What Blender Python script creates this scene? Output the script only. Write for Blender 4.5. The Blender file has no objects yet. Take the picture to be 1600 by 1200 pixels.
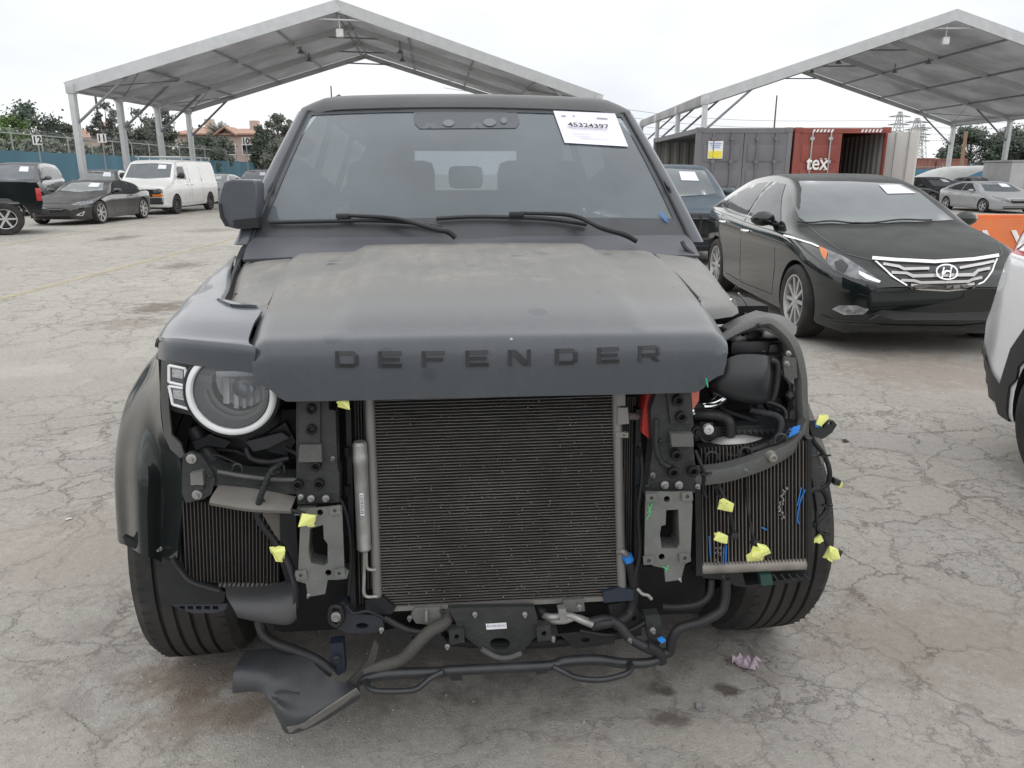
import bpy, bmesh, math, random
from mathutils import Vector, Matrix, Euler
from mathutils.bvhtree import BVHTree
from mathutils.geometry import tessellate_polygon, delaunay_2d_cdt
random.seed(7)
C = bpy.context.scene.collection
SC = bpy.context.scene
R = math.radians
# ------------------------------------------------------------ camera, sky, sun, exposure
FPX = 1200.0; CAMH = 1.40; PITCH = math.atan(328/1200)
cd = bpy.data.cameras.new('camera'); cam = bpy.data.objects.new('camera', cd); C.objects.link(cam)
cam.location = (0, 0, CAMH); cam.rotation_euler = (math.pi/2-PITCH, 0, 0)
cd.sensor_width = 36; cd.lens = 36*FPX/1600; cd.clip_start = .05; cd.clip_end = 3000
SC.camera = cam
SC.render.resolution_x = 1024; SC.render.resolution_y = 768
SC.render.engine = 'CYCLES'
SC.cycles.max_bounces = 7; SC.cycles.diffuse_bounces = 3; SC.cycles.glossy_bounces = 4; SC.cycles.transmission_bounces = 4
SC.view_settings.view_transform = 'Standard'; SC.view_settings.look = 'None'
SC.view_settings.exposure = 0.60; SC.view_settings.gamma = 1
W = bpy.data.worlds.new("World"); SC.world = W; W.use_nodes = True
wn, wl = W.node_tree.nodes, W.node_tree.links
wn.clear()
wo = wn.new('ShaderNodeOutputWorld'); sky = wn.new('ShaderNodeTexSky'); sky.sky_type = 'NISHITA'
sky.sun_disc = False; sky.sun_elevation = R(58); sky.sun_rotation = R(150)
bg1 = wn.new('ShaderNodeBackground'); bg1.inputs[1].default_value = .05; wl.new(sky.outputs[0], bg1.inputs[0])
tc = wn.new('ShaderNodeTexCoord'); mp = wn.new('ShaderNodeMapping'); mp.inputs['Scale'].default_value = (1, 1, 3)
wl.new(tc.outputs['Generated'], mp.inputs[0])
nz = wn.new('ShaderNodeTexNoise'); nz.inputs['Scale'].default_value = 2.3; nz.inputs['Detail'].default_value = 6; nz.inputs['Roughness'].default_value = .5
wl.new(mp.outputs[0], nz.inputs[0])
cr = wn.new('ShaderNodeValToRGB'); cr.color_ramp.elements[0].position = .35; cr.color_ramp.elements[1].position = .68
cr.color_ramp.elements[0].color = (.66, .69, .735, 1); cr.color_ramp.elements[1].color = (.90, .90, .905, 1)
wl.new(nz.outputs[0], cr.inputs[0])
bg2 = wn.new('ShaderNodeBackground'); bg2.inputs[1].default_value = .93; wl.new(cr.outputs[0], bg2.inputs[0])
mx = wn.new('ShaderNodeMixShader'); mx.inputs[0].default_value = .88
wl.new(bg1.outputs[0], mx.inputs[1]); wl.new(bg2.outputs[0], mx.inputs[2]); wl.new(mx.outputs[0], wo.inputs[0])
sd = bpy.data.lights.new('sun', 'SUN'); sd.energy = 1.4; sd.angle = R(168); sd.color = (1, .97, .92)
so = bpy.data.objects.new('sun', sd); C.objects.link(so); so.rotation_euler = (R(14), 0, R(150))
# ------------------------------------------------------------ pixel -> place helpers
cP, sP = math.cos(PITCH), math.sin(PITCH)
EYE = Vector((0, 0, CAMH))
def ray(px, py):
    a = (px-800)/FPX; b = (600-py)/FPX
    return Vector((a, cP+b*sP, -sP+b*cP))
def atD(px, py, D):
    d = ray(px, py); return EYE+d*(D/d.y)
def gnd(px, py, z=0):
    d = ray(px, py); return EYE+d*((z-CAMH)/d.z)
TH = R(4.6); SO = Vector((-.075, 2.094, 0))
MS = Matrix.Translation(SO)@Matrix.Rotation(TH, 4, 'Z'); MSI = MS.inverted()
def U(px, py, y):
    o = MSI@EYE; d = MSI.to_3x3()@ray(px, py); return o+d*((y-o.y)/d.y)
def UZ(px, py, z):
    o = MSI@EYE; d = MSI.to_3x3()@ray(px, py); return o+d*((z-o.z)/d.z)
# ------------------------------------------------------------ materials
MATS = {}
def mat(name, col, rough=.5, metal=0, var=.12, vs=8, bump=0, bs=60, dust=0, dcol=(.30, .28, .25), ds=5, spec=.5, coat=0, emit=None, det=6, stretch=None):
    if name in MATS: return MATS[name]
    m = bpy.data.materials.new(name); m.use_nodes = True; n, l = m.node_tree.nodes, m.node_tree.links
    b = n['Principled BSDF']; t = n.new('ShaderNodeTexCoord'); src = t.outputs['Object']
    if stretch:
        mpp = n.new('ShaderNodeMapping'); mpp.inputs['Scale'].default_value = stretch; l.new(src, mpp.inputs[0]); src = mpp.outputs[0]
    no = n.new('ShaderNodeTexNoise'); no.inputs['Scale'].default_value = vs; no.inputs['Detail'].default_value = det; l.new(src, no.inputs[0])
    mr = n.new('ShaderNodeMapRange'); mr.inputs[1].default_value = .3; mr.inputs[2].default_value = .7
    mr.inputs[3].default_value = 1-var; mr.inputs[4].default_value = 1+var; l.new(no.outputs[0], mr.inputs[0])
    vm = n.new('ShaderNodeVectorMath'); vm.operation = 'SCALE'; vm.inputs[0].default_value = col[:3]; l.new(mr.outputs[0], vm.inputs['Scale'])
    out = vm.outputs[0]
    b.inputs['Roughness'].default_value = rough; b.inputs['Metallic'].default_value = metal
    b.inputs['Specular IOR Level'].default_value = spec; b.inputs['Coat Weight'].default_value = coat; b.inputs['Coat Roughness'].default_value = .05
    if dust:
        n2 = n.new('ShaderNodeTexNoise'); n2.inputs['Scale'].default_value = ds; n2.inputs['Detail'].default_value = 9; n2.inputs['Roughness'].default_value = .65; l.new(src, n2.inputs[0])
        r2 = n.new('ShaderNodeMapRange'); r2.inputs[1].default_value = .35; r2.inputs[2].default_value = .7; r2.inputs[3].default_value = dust*.25; r2.inputs[4].default_value = dust; l.new(n2.outputs[0], r2.inputs[0])
        mi = n.new('ShaderNodeMix'); mi.data_type = 'RGBA'; l.new(r2.outputs[0], mi.inputs[0]); l.new(out, mi.inputs[6]); mi.inputs[7].default_value = (*dcol, 1)
        out = mi.outputs[2]
        r3 = n.new('ShaderNodeMapRange'); r3.inputs[3].default_value = rough; r3.inputs[4].default_value = .85; l.new(r2.outputs[0], r3.inputs[0]); l.new(r3.outputs[0], b.inputs['Roughness'])
        if metal:
            r4 = n.new('ShaderNodeMapRange'); r4.inputs[3].default_value = metal; r4.inputs[4].default_value = 0; l.new(r2.outputs[0], r4.inputs[0]); l.new(r4.outputs[0], b.inputs['Metallic'])
    l.new(out, b.inputs['Base Color'])
    if bump:
        n3 = n.new('ShaderNodeTexNoise'); n3.inputs['Scale'].default_value = bs; n3.inputs['Detail'].default_value = 4; l.new(src, n3.inputs[0])
        bp = n.new('ShaderNodeBump'); bp.inputs['Strength'].default_value = bump; bp.inputs['Distance'].default_value = .01; l.new(n3.outputs[0], bp.inputs['Height']); l.new(bp.outputs[0], b.inputs['Normal'])
    if emit:
        b.inputs['Emission Color'].default_value = (*emit[:3], 1); b.inputs['Emission Strength'].default_value = emit[3]
    MATS[name] = m; return m
def glass(name, tint=(.6, .65, .68), diff=.0, dcol=(.4, .43, .46), rough=.03, opaque=False, base=(.02, .025, .03), ior=1.5):
    if name in MATS: return MATS[name]
    m = bpy.data.materials.new(name); m.use_nodes = True; n, l = m.node_tree.nodes, m.node_tree.links
    n.clear(); o = n.new('ShaderNodeOutputMaterial')
    fr = n.new('ShaderNodeFresnel'); fr.inputs[0].default_value = ior
    gl = n.new('ShaderNodeBsdfGlossy'); gl.inputs['Roughness'].default_value = rough; gl.inputs[0].default_value = (1, 1, 1, 1)
    if opaque: tr = n.new('ShaderNodeBsdfDiffuse'); tr.inputs[0].default_value = (*base, 1)
    else: tr = n.new('ShaderNodeBsdfTransparent'); tr.inputs[0].default_value = (*tint, 1)
    cur = tr.outputs[0]
    if diff:
        t = n.new('ShaderNodeTexCoord'); no = n.new('ShaderNodeTexNoise'); no.inputs['Scale'].default_value = 3; no.inputs['Detail'].default_value = 8; l.new(t.outputs['Object'], no.inputs[0])
        mr = n.new('ShaderNodeMapRange'); mr.inputs[1].default_value = .3; mr.inputs[2].default_value = .75; mr.inputs[3].default_value = diff*.8; mr.inputs[4].default_value = diff*1.2; l.new(no.outputs[0], mr.inputs[0])
        df = n.new('ShaderNodeBsdfDiffuse'); df.inputs[0].default_value = (*dcol, 1)
        ms = n.new('ShaderNodeMixShader'); l.new(mr.outputs[0], ms.inputs[0]); l.new(cur, ms.inputs[1]); l.new(df.outputs[0], ms.inputs[2]); cur = ms.outputs[0]
    m2 = n.new('ShaderNodeMixShader'); l.new(fr.outputs[0], m2.inputs[0]); l.new(cur, m2.inputs[1]); l.new(gl.outputs[0], m2.inputs[2]); l.new(m2.outputs[0], o.inputs[0])
    MATS[name] = m; return m
# ------------------------------------------------------------ mesh builder
def cat(p, n):
    """Catmull-Rom through points (vectors), n steps per span"""
    p = [Vector(a) for a in p]
    if len(p) < 3 or n < 2: return p
    q = [2*p[0]-p[1]]+p+[2*p[-1]-p[-2]]; out = []
    for i in range(1, len(q)-2):
        for k in range(n):
            t = k/n; a, b, c, d = q[i-1], q[i], q[i+1], q[i+2]
            out.append(.5*((2*b)+(c-a)*t+(2*a-5*b+4*c-d)*t*t+(3*b-a-3*c+d)*t**3))
    return out+[p[-1]]
def lerpc(cv, s):
    if s <= cv[0][0]: return cv[0][1]
    for (a, x), (b, y) in zip(cv, cv[1:]):
        if s <= b: return x+(y-x)*(s-a)/(b-a)
    return cv[-1][1]
def smc(cv, s):
    """smooth (monotone-ish hermite) curve lookup"""
    n = len(cv)
    if s <= cv[0][0]: return cv[0][1]
    if s >= cv[-1][0]: return cv[-1][1]
    for i in range(n-1):
        if s <= cv[i+1][0]:
            x0, y0 = cv[i]; x1, y1 = cv[i+1]; h = x1-x0
            sl = (y1-y0)/h
            def m(j):
                if j == 0 or j == n-1: return sl
                a = (cv[j][1]-cv[j-1][1])/(cv[j][0]-cv[j-1][0]); b = (cv[j+1][1]-cv[j][1])/(cv[j+1][0]-cv[j][0])
                return 0 if a*b <= 0 else 2*a*b/(a+b)
            t = (s-x0)/h; m0, m1 = m(i)*h, m(i+1)*h
            return (2*t**3-3*t*t+1)*y0+(t**3-2*t*t+t)*m0+(-2*t**3+3*t*t)*y1+(t**3-t*t)*m1
class B:
    def __init__(s): s.v = []; s.f = []; s.keep = False
    def add(s, vs, fs):
        o = len(s.v); s.v += [Vector(a) for a in vs]; s.f += [[i+o for i in f] for f in fs]; return s
    def box(s, c, d, rot=None, bev=0, M=None):
        bm = bmesh.new(); bmesh.ops.create_cube(bm, size=1)
        for v in bm.verts: v.co = Vector((v.co.x*d[0], v.co.y*d[1], v.co.z*d[2]))
        if bev: bmesh.ops.bevel(bm, geom=bm.edges[:], offset=min(bev, min(d)*.45), segments=2, affect='EDGES', profile=.6)
        m = Matrix.Translation(c)@(Euler(rot).to_matrix().to_4x4() if rot else Matrix())
        if M: m = M@m
        bm.verts.index_update(); s.add([m@v.co for v in bm.verts], [[v.index for v in f.verts] for f in bm.faces]); bm.free(); return s
    def tube(s, p, r, n=10, st=6, cap=True, sm=True, flat=1):
        rr = r if isinstance(r, (list, tuple)) else [r]*len(p)
        if sm and len(p) > 2:
            q = cat([(*a, 0)[:3] for a in p], st); rq = []
            for i in range(len(rr)-1): rq += [rr[i]+(rr[i+1]-rr[i])*k/st for k in range(st)]
            rq.append(rr[-1])
        else: q = [Vector(a) for a in p]; rq = rr
        N = len(q); T = [(q[min(i+1, N-1)]-q[max(i-1, 0)]).normalized() for i in range(N)]
        a = Vector((0, 0, 1)) if abs(T[0].z) < .9 else Vector((1, 0, 0)); nn = T[0].cross(a).normalized(); vs = []
        for i in range(N):
            nn = (nn-T[i]*nn.dot(T[i])).normalized(); b = T[i].cross(nn)
            for k in range(n):
                an = 2*math.pi*k/n; vs.append(q[i]+rq[i]*(math.cos(an)*nn+flat*math.sin(an)*b))
        fs = [[i*n+k, i*n+(k+1) % n, (i+1)*n+(k+1) % n, (i+1)*n+k] for i in range(N-1) for k in range(n)]
        if cap: fs += [list(range(n))[::-1], [(N-1)*n+k for k in range(n)]]
        return s.add(vs, fs)
    def cyl(s, a, b, r, n=20, r2=None):
        return s.tube([a, b], [r, r if r2 is None else r2], n=n, sm=False)
    def lathe(s, prof, c=(0, 0, 0), axis=(1, 0, 0), n=40, close=False):
        """prof: (radius, along axis)"""
        ax = Vector(axis).normalized(); u = ax.orthogonal().normalized(); w = ax.cross(u); c = Vector(c); m = len(prof); vs = []
        for k in range(n):
            an = 2*math.pi*k/n; d = math.cos(an)*u+math.sin(an)*w
            vs += [c+d*r+ax*h for r, h in prof]
        fs = [[k*m+j, ((k+1) % n)*m+j, ((k+1) % n)*m+(j+1) % m, k*m+(j+1) % m] for k in range(n) for j in range(m if close else m-1)]
        return s.add(vs, fs)
    def plate(s, pts, th, holes=(), flip=False):
        """planar loop extruded by vector th"""
        th = Vector(th); loops = [[Vector(a) for a in pts]]+[[Vector(a) for a in h] for h in holes]
        flat = [a for L in loops for a in L]; n = len(flat)
        tr = tessellate_polygon(loops); vs = flat+[a+th for a in flat]
        fs = [list(t) for t in tr]+[[i+n for i in t][::-1] for t in tr]; o = 0
        for L in loops:
            k = len(L)
            for i in range(k): fs.append([o+i, o+(i+1) % k, o+(i+1) % k+n, o+i+n])
            o += k
        bm = bmesh.new(); bv = [bm.verts.new(a) for a in vs]
        for f in fs:
            try: bm.faces.new([bv[i] for i in f])
            except ValueError: pass
        bmesh.ops.recalc_face_normals(bm, faces=bm.faces); bm.verts.index_update()
        s.add([v.co.copy() for v in bm.verts], [[v.index for v in f.verts] for f in bm.faces]); bm.free(); return s
    def grid(s, rows, nu=4, nv=4, th=0):
        """surface through a control net; th offsets a back skin"""
        rows = [cat(r, nu) for r in rows]; cols = [cat([r[i] for r in rows], nv) for i in range(len(rows[0]))]
        nr = len(cols[0]); nc = len(cols); P = [[cols[j][i] for j in range(nc)] for i in range(nr)]
        vs = [p for r in P for p in r]; fs = [[i*nc+j, i*nc+j+1, (i+1)*nc+j+1, (i+1)*nc+j] for i in range(nr-1) for j in range(nc-1)]
        if th:
            N = []
            for i in range(nr):
                for j in range(nc):
                    a = P[min(i+1, nr-1)][j]-P[max(i-1, 0)][j]; b = P[i][min(j+1, nc-1)]-P[i][max(j-1, 0)]; c = a.cross(b)
                    N.append(c.normalized() if c.length > 1e-9 else Vector((0, 0, 1)))
            n = len(vs); vs = vs+[v+m*th for v, m in zip(vs, N)]; fs = fs+[[k+n for k in f][::-1] for f in fs]
            ed = [(0*nc+j, j+1) for j in range(nc-1)]+[((nr-1)*nc+j+1, (nr-1)*nc+j) for j in range(nc-1)]+[((i+1)*nc, i*nc) for i in range(nr-1)]+[(i*nc+nc-1, (i+1)*nc+nc-1) for i in range(nr-1)]
            fs += [[a, b, b+n, a+n] for a, b in ed]
        return s.add(vs, fs)
    def blob(s, c, r, sub=2, jit=0, M=None):
        bm = bmesh.new(); bmesh.ops.create_icosphere(bm, subdivisions=sub, radius=1)
        vs = [Vector((v.co.x*r[0], v.co.y*r[1], v.co.z*r[2]))*(1+random.uniform(-jit, jit)) for v in bm.verts]
        if M: vs = [M@v for v in vs]
        s.add([v+Vector(c) for v in vs], [[v.index for v in f.verts] for f in bm.faces]); bm.free(); return s
def tag(o, label=None, cat_=None, group=None, kind=None):
    if label: o['label'] = label
    if cat_: o['category'] = cat_
    if group: o['group'] = group
    if kind: o['kind'] = kind
    return o
def obj(name, b, m, parent=None, ang=38, fix=True, mats=None):
    me = bpy.data.meshes.new(name)
    if isinstance(b, B):
        me.from_pydata(b.v, [], b.f); me.validate()
        if fix and not b.keep:
            bm = bmesh.new(); bm.from_mesh(me); bmesh.ops.recalc_face_normals(bm, faces=bm.faces); bm.to_mesh(me); bm.free()
    else: me = b
    for q in (mats or [m]): me.materials.append(q)
    if ang:
        me.polygons.foreach_set('use_smooth', [True]*len(me.polygons)); me.set_sharp_from_angle(angle=R(ang))
    o = bpy.data.objects.new(name, me); C.objects.link(o)
    if parent: o.parent = parent
    return o
def thing(name, label, cat_, loc=(0, 0, 0), rz=0, group=None):
    o = bpy.data.objects.new(name, None); o.empty_display_size = .2; C.objects.link(o); o.location = loc; o.rotation_euler = (0, 0, rz)
    return tag(o, label, cat_, group)
def dup(root, loc=None, rz=None, label=None):
    r = root.copy(); C.objects.link(r)
    if loc is not None: r.location = loc
    if rz is not None: r.rotation_euler = (0, 0, rz)
    if label: r['label'] = label
    for ch in list(root.children):
        c = ch.copy(); C.objects.link(c); c.parent = r
        for g in list(ch.children):
            d = g.copy(); C.objects.link(d); d.parent = c
    return r
def text_b(s, size, M, ext=.001, sx=1, spacing=1, bold=0):
    cu = bpy.data.curves.new('t', 'FONT'); cu.body = s; cu.size = size; cu.extrude = ext; cu.align_x = 'CENTER'; cu.align_y = 'CENTER'; cu.space_character = spacing; cu.offset = bold
    o = bpy.data.objects.new('t', cu); C.objects.link(o); dg = bpy.context.evaluated_depsgraph_get()
    me = bpy.data.meshes.new_from_object(o.evaluated_get(dg)); b = B()
    b.add([M@Vector((v.co.x*sx, v.co.y, v.co.z)) for v in me.vertices], [list(p.vertices) for p in me.polygons])
    bpy.data.objects.remove(o); bpy.data.meshes.remove(me); return b
def pip(p, poly):
    x, y = p; c = False; n = len(poly)
    for i in range(n):
        x1, y1 = poly[i]; x2, y2 = poly[(i+1) % n]
        if (y1 > y) != (y2 > y) and x < (x2-x1)*(y-y1)/(y2-y1)+x1: c = not c
    return c
def cdt(poly, res):
    """fill a 2D polygon with a fine triangle net"""
    pts = []; n = len(poly)
    for i in range(n):
        a = Vector(poly[i]); b = Vector(poly[(i+1) % n]); k = max(1, int((b-a).length/res))
        pts += [a+(b-a)*j/k for j in range(k)]
    m = len(pts); ed = [(i, (i+1) % m) for i in range(m)]
    xs = [p.x for p in pts]; ys = [p.y for p in pts]; y = min(ys)+res*.5
    while y < max(ys):
        x = min(xs)+res*.5
        while x < max(xs):
            if pip((x, y), poly): pts.append(Vector((x, y)))
            x += res
        y += res
    vs, _, fs, *_ = delaunay_2d_cdt(pts, ed, [], 0, 1e-5)
    return vs, [f for f in fs if pip((sum(vs[i].x for i in f)/3, sum(vs[i].y for i in f)/3), poly)]
def cast_panel(bv, poly, res, fn, off=.003, b=None, md=1e9):
    """lay a polygon on a surface: fn(x,y)->(origin, direction) in the surface's frame"""
    vs, fs = cdt(poly, res); out = []; nr = []
    for v in vs:
        o, d = fn(v.x, v.y); h = bv.ray_cast(o, d.normalized(), md)
        if h[0] is None: out.append(None); nr.append(None)
        else:
            nn = h[1]
            if nn.dot(d) > 0: nn = -nn
            out.append(h[0]+nn*off); nr.append(nn)
    idx = {}; V = []
    for i, p in enumerate(out):
        if p is not None: idx[i] = len(V); V.append(p)
    F = []
    for f in fs:
        if all(i in idx for i in f):
            g = [idx[i] for i in f]
            if (V[g[1]]-V[g[0]]).cross(V[g[2]]-V[g[0]]).dot(nr[f[0]]) < 0: g = g[::-1]
            if max((V[g[0]]-V[g[1]]).length, (V[g[1]]-V[g[2]]).length, (V[g[0]]-V[g[2]]).length) < res*8+.05: F.append(g)
    b = b or B(); b.keep = True; return b.add(V, F)
# ------------------------------------------------------------ ground
def ground_mat():
    m = bpy.data.materials.new('worn_asphalt'); m.use_nodes = True; n, l = m.node_tree.nodes, m.node_tree.links
    b = n['Principled BSDF']; b.inputs['Roughness'].default_value = .9; b.inputs['Specular IOR Level'].default_value = .25
    t = n.new('ShaderNodeTexCoord'); src = t.outputs['Object']
    def noise(s, d=5, r=.5, v=src, dim=False):
        a = n.new('ShaderNodeTexNoise'); a.inputs['Scale'].default_value = s; a.inputs['Detail'].default_value = d; a.inputs['Roughness'].default_value = r; l.new(v, a.inputs[0]); return a
    def mr(v, a, b_, c=0, d=1, sm=False):
        q = n.new('ShaderNodeMapRange'); q.inputs[1].default_value = a; q.inputs[2].default_value = b_; q.inputs[3].default_value = c; q.inputs[4].default_value = d
        if sm: q.interpolation_type = 'SMOOTHSTEP'
        l.new(v, q.inputs[0]); return q.outputs[0]
    def mth(op, a, b_=None):
        q = n.new('ShaderNodeMath'); q.operation = op
        for i, x in enumerate((a, b_)):
            if x is None: continue
            if isinstance(x, (int, float)): q.inputs[i].default_value = x
            else: l.new(x, q.inputs[i])
        return q.outputs[0]
    def mixc(f, a, c):
        q = n.new('ShaderNodeMix'); q.data_type = 'RGBA'
        if isinstance(f, (int, float)): q.inputs[0].default_value = f
        else: l.new(f, q.inputs[0])
        for i, x in ((6, a), (7, c)):
            if isinstance(x, tuple): q.inputs[i].default_value = (*x, 1)
            else: l.new(x, q.inputs[i])
        return q.outputs[2]
    # base tone patches
    big = noise(.35, 6, .6); mid = noise(1.7, 7, .6); fin = noise(38, 6, .75); gr = noise(170, 3, .7)
    c = mixc(mr(big.outputs[0], .35, .65), (.32, .303, .275), (.395, .373, .338))
    c = mixc(mr(mid.outputs[0], .42, .72), c, (.42, .398, .365))
    warm = noise(.9, 5, .6); c = mixc(mr(warm.outputs[0], .56, .72, 0, .4), c, (.36, .315, .27))
    # distorted coords for cracks
    dn = noise(2.6, 8, .68); dv = n.new('ShaderNodeVectorMath'); dv.operation = 'SCALE'; dv.inputs['Scale'].default_value = .42
    sb = n.new('ShaderNodeVectorMath'); sb.operation = 'SUBTRACT'; sb.inputs[1].default_value = (.5, .5, .5); l.new(dn.outputs[1], sb.inputs[0]); l.new(sb.outputs[0], dv.inputs[0])
    ad = n.new('ShaderNodeVectorMath'); ad.operation = 'ADD'; l.new(src, ad.inputs[0]); l.new(dv.outputs[0], ad.inputs[1])
    def vor(s, feat='DISTANCE_TO_EDGE', v=ad.outputs[0]):
        a = n.new('ShaderNodeTexVoronoi'); a.feature = feat; a.inputs['Scale'].default_value = s; l.new(v, a.inputs['Vector']); return a
    v1 = vor(2.9); v2 = vor(8.5); v3 = vor(.8)
    vc = vor(2.9, 'F1'); cell = n.new('ShaderNodeSeparateColor'); l.new(vc.outputs['Color'], cell.inputs[0])
    c = mixc(mr(cell.outputs[0], 0, 1, 0, .4), c, (.31, .30, .285))
    w1 = noise(3, 4, .6)
    cr1 = mth('MULTIPLY', mr(v1.outputs[0], .0, .019, 1, 0), mr(w1.outputs[0], .36, .54))
    cr2 = mth('MULTIPLY', mr(v2.outputs[0], .0, .022, 1, 0), mr(mid.outputs[0], .44, .58))
    cr3 = mr(v3.outputs[0], .0, .005, 1, 0)
    cell_mask = mr(noise(.28, 3, .5).outputs[0], .38, .52, .15, 1)
    crk = mth('MULTIPLY', mth('MAXIMUM', mth('MAXIMUM', cr1, cr2), mth('MULTIPLY', cr3, .8)), cell_mask)
    soft = mth('MULTIPLY', mr(v1.outputs[0], .0, .08, .13, 0), cell_mask)
    # grain
    g = mth('ADD', mth('MULTIPLY', mr(fin.outputs[0], .3, .7, -.16, .16), 1), mr(gr.outputs[0], .3, .7, -.13, .13))
    gm = mth('ADD', g, 1); sc = n.new('ShaderNodeVectorMath'); sc.operation = 'SCALE'; l.new(c, sc.inputs[0]); l.new(gm, sc.inputs['Scale']); c = sc.outputs[0]
    # pale stones and dark specks
    vs_ = vor(75, 'F1', src); st = mr(vs_.outputs[0], .16, .26, 1, 0); stc = n.new('ShaderNodeSeparateColor'); l.new(vs_.outputs['Color'], stc.inputs[0])
    c = mixc(mth('MULTIPLY', st, mr(stc.outputs[0], .84, .9, 0, .55)), c, (.52, .50, .47))
    c = mixc(mth('MULTIPLY', st, mr(stc.outputs[1], .86, .92, 0, .6)), c, (.12, .11, .10))
    c = mixc(soft, c, (.16, .14, .12)); c = mixc(mth('MULTIPLY', crk, mr(noise(5.5, 4, .6).outputs[0], .35, .65, .45, .85)), c, (.085, .075, .065))
    # stains and broad darker ground where they lie: (px, py, rx, ry, strength, colour)
    sn = noise(7, 6, .65); sn2 = n.new('ShaderNodeVectorMath'); sn2.operation = 'SCALE'; sn2.inputs['Scale'].default_value = 1
    for px, py, rx, ry, s, col in GROUND_SPOTS:
        p = gnd(px, py); q = n.new('ShaderNodeVectorMath'); q.operation = 'SUBTRACT'; l.new(src, q.inputs[0]); q.inputs[1].default_value = p
        q2 = n.new('ShaderNodeVectorMath'); q2.operation = 'MULTIPLY'; l.new(q.outputs[0], q2.inputs[0]); q2.inputs[1].default_value = (1/rx, 1/ry, 0)
        ln = n.new('ShaderNodeVectorMath'); ln.operation = 'LENGTH'; l.new(q2.outputs[0], ln.inputs[0])
        d = mth('ADD', ln.outputs['Value'], mr(sn.outputs[0], .25, .75, -.75, .75))
        c = mixc(mr(d, .45, 1.0, s, 0), c, col)
    l.new(c, b.inputs['Base Color'])
    h = mth('SUBTRACT', mth('ADD', mth('MULTIPLY', gr.outputs[0], .8), mth('MULTIPLY', fin.outputs[0], 1.0)), mth('MULTIPLY', crk, 1.0))
    h = mth('ADD', h, mth('MULTIPLY', st, .25))
    bp = n.new('ShaderNodeBump'); bp.inputs['Strength'].default_value = .55; bp.inputs['Distance'].default_value = .012; l.new(h, bp.inputs['Height']); l.new(bp.outputs[0], b.inputs['Normal'])
    return m
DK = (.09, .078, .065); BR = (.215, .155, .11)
GROUND_SPOTS = [(1043, 1081, .045, .035, .85, DK), (1135, 1077, .045, .03, .85, DK), (1040, 1121, .065, .055, .75, DK),
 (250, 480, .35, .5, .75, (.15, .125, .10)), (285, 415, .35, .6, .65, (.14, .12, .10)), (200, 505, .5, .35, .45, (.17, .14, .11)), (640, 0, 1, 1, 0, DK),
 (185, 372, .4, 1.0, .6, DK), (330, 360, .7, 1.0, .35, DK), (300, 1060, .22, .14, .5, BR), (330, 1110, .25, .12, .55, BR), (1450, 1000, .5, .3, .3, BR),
 (1440, 580, .8, .7, .35, BR), (480, 1000, .9, .5, .25, DK), (780, 1000, .8, .35, .35, DK), (1110, 790, .02, .02, 0, DK), (120, 850, .5, .4, .3, (.33, .27, .22))]  # broad DK entries darken the ground below the wrecked suv's front
GROUND_SPOTS = [s for s in GROUND_SPOTS if s[4] > 0]
gb = B(); N = 24
gb.add([(-900, -60, 0), (900, -60, 0), (900, 2200, 0), (-900, 2200, 0)], [[0, 1, 2, 3]])
tag(obj('ground', gb, ground_mat(), ang=0), kind='structure')
ym = mat('faded_yellow_paint', (.47, .41, .25), .85, var=.2, vs=9)
def paint_mat():
    m = bpy.data.materials.new('worn_line_paint'); m.use_nodes = True; n, l = m.node_tree.nodes, m.node_tree.links; b = n['Principled BSDF']
    b.inputs['Base Color'].default_value = (.50, .43, .26, 1); b.inputs['Roughness'].default_value = .85
    t = n.new('ShaderNodeTexCoord'); no = n.new('ShaderNodeTexNoise'); no.inputs['Scale'].default_value = 5; no.inputs['Detail'].default_value = 10; no.inputs['Roughness'].default_value = .8; l.new(t.outputs['Object'], no.inputs[0])
    r = n.new('ShaderNodeMapRange'); r.inputs[1].default_value = .35; r.inputs[2].default_value = .65; r.inputs[3].default_value = .15; r.inputs[4].default_value = .75; l.new(no.outputs[0], r.inputs[0]); l.new(r.outputs[0], b.inputs['Alpha']); return m
pm = paint_mat()
for a, c in ((gnd(-60, 483), gnd(392, 366)), (gnd(-20, 387), gnd(330, 331))):
    d = (c-a).normalized(); s = Vector((-d.y, d.x, 0))*.055; z = Vector((0, 0, .004)); b = B()
    b.add([a-s+z, a+s+z, c+s+z, c-s+z], [[0, 1, 2, 3]]); tag(obj('road_marking', b, pm, ang=0), kind='structure')
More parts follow.
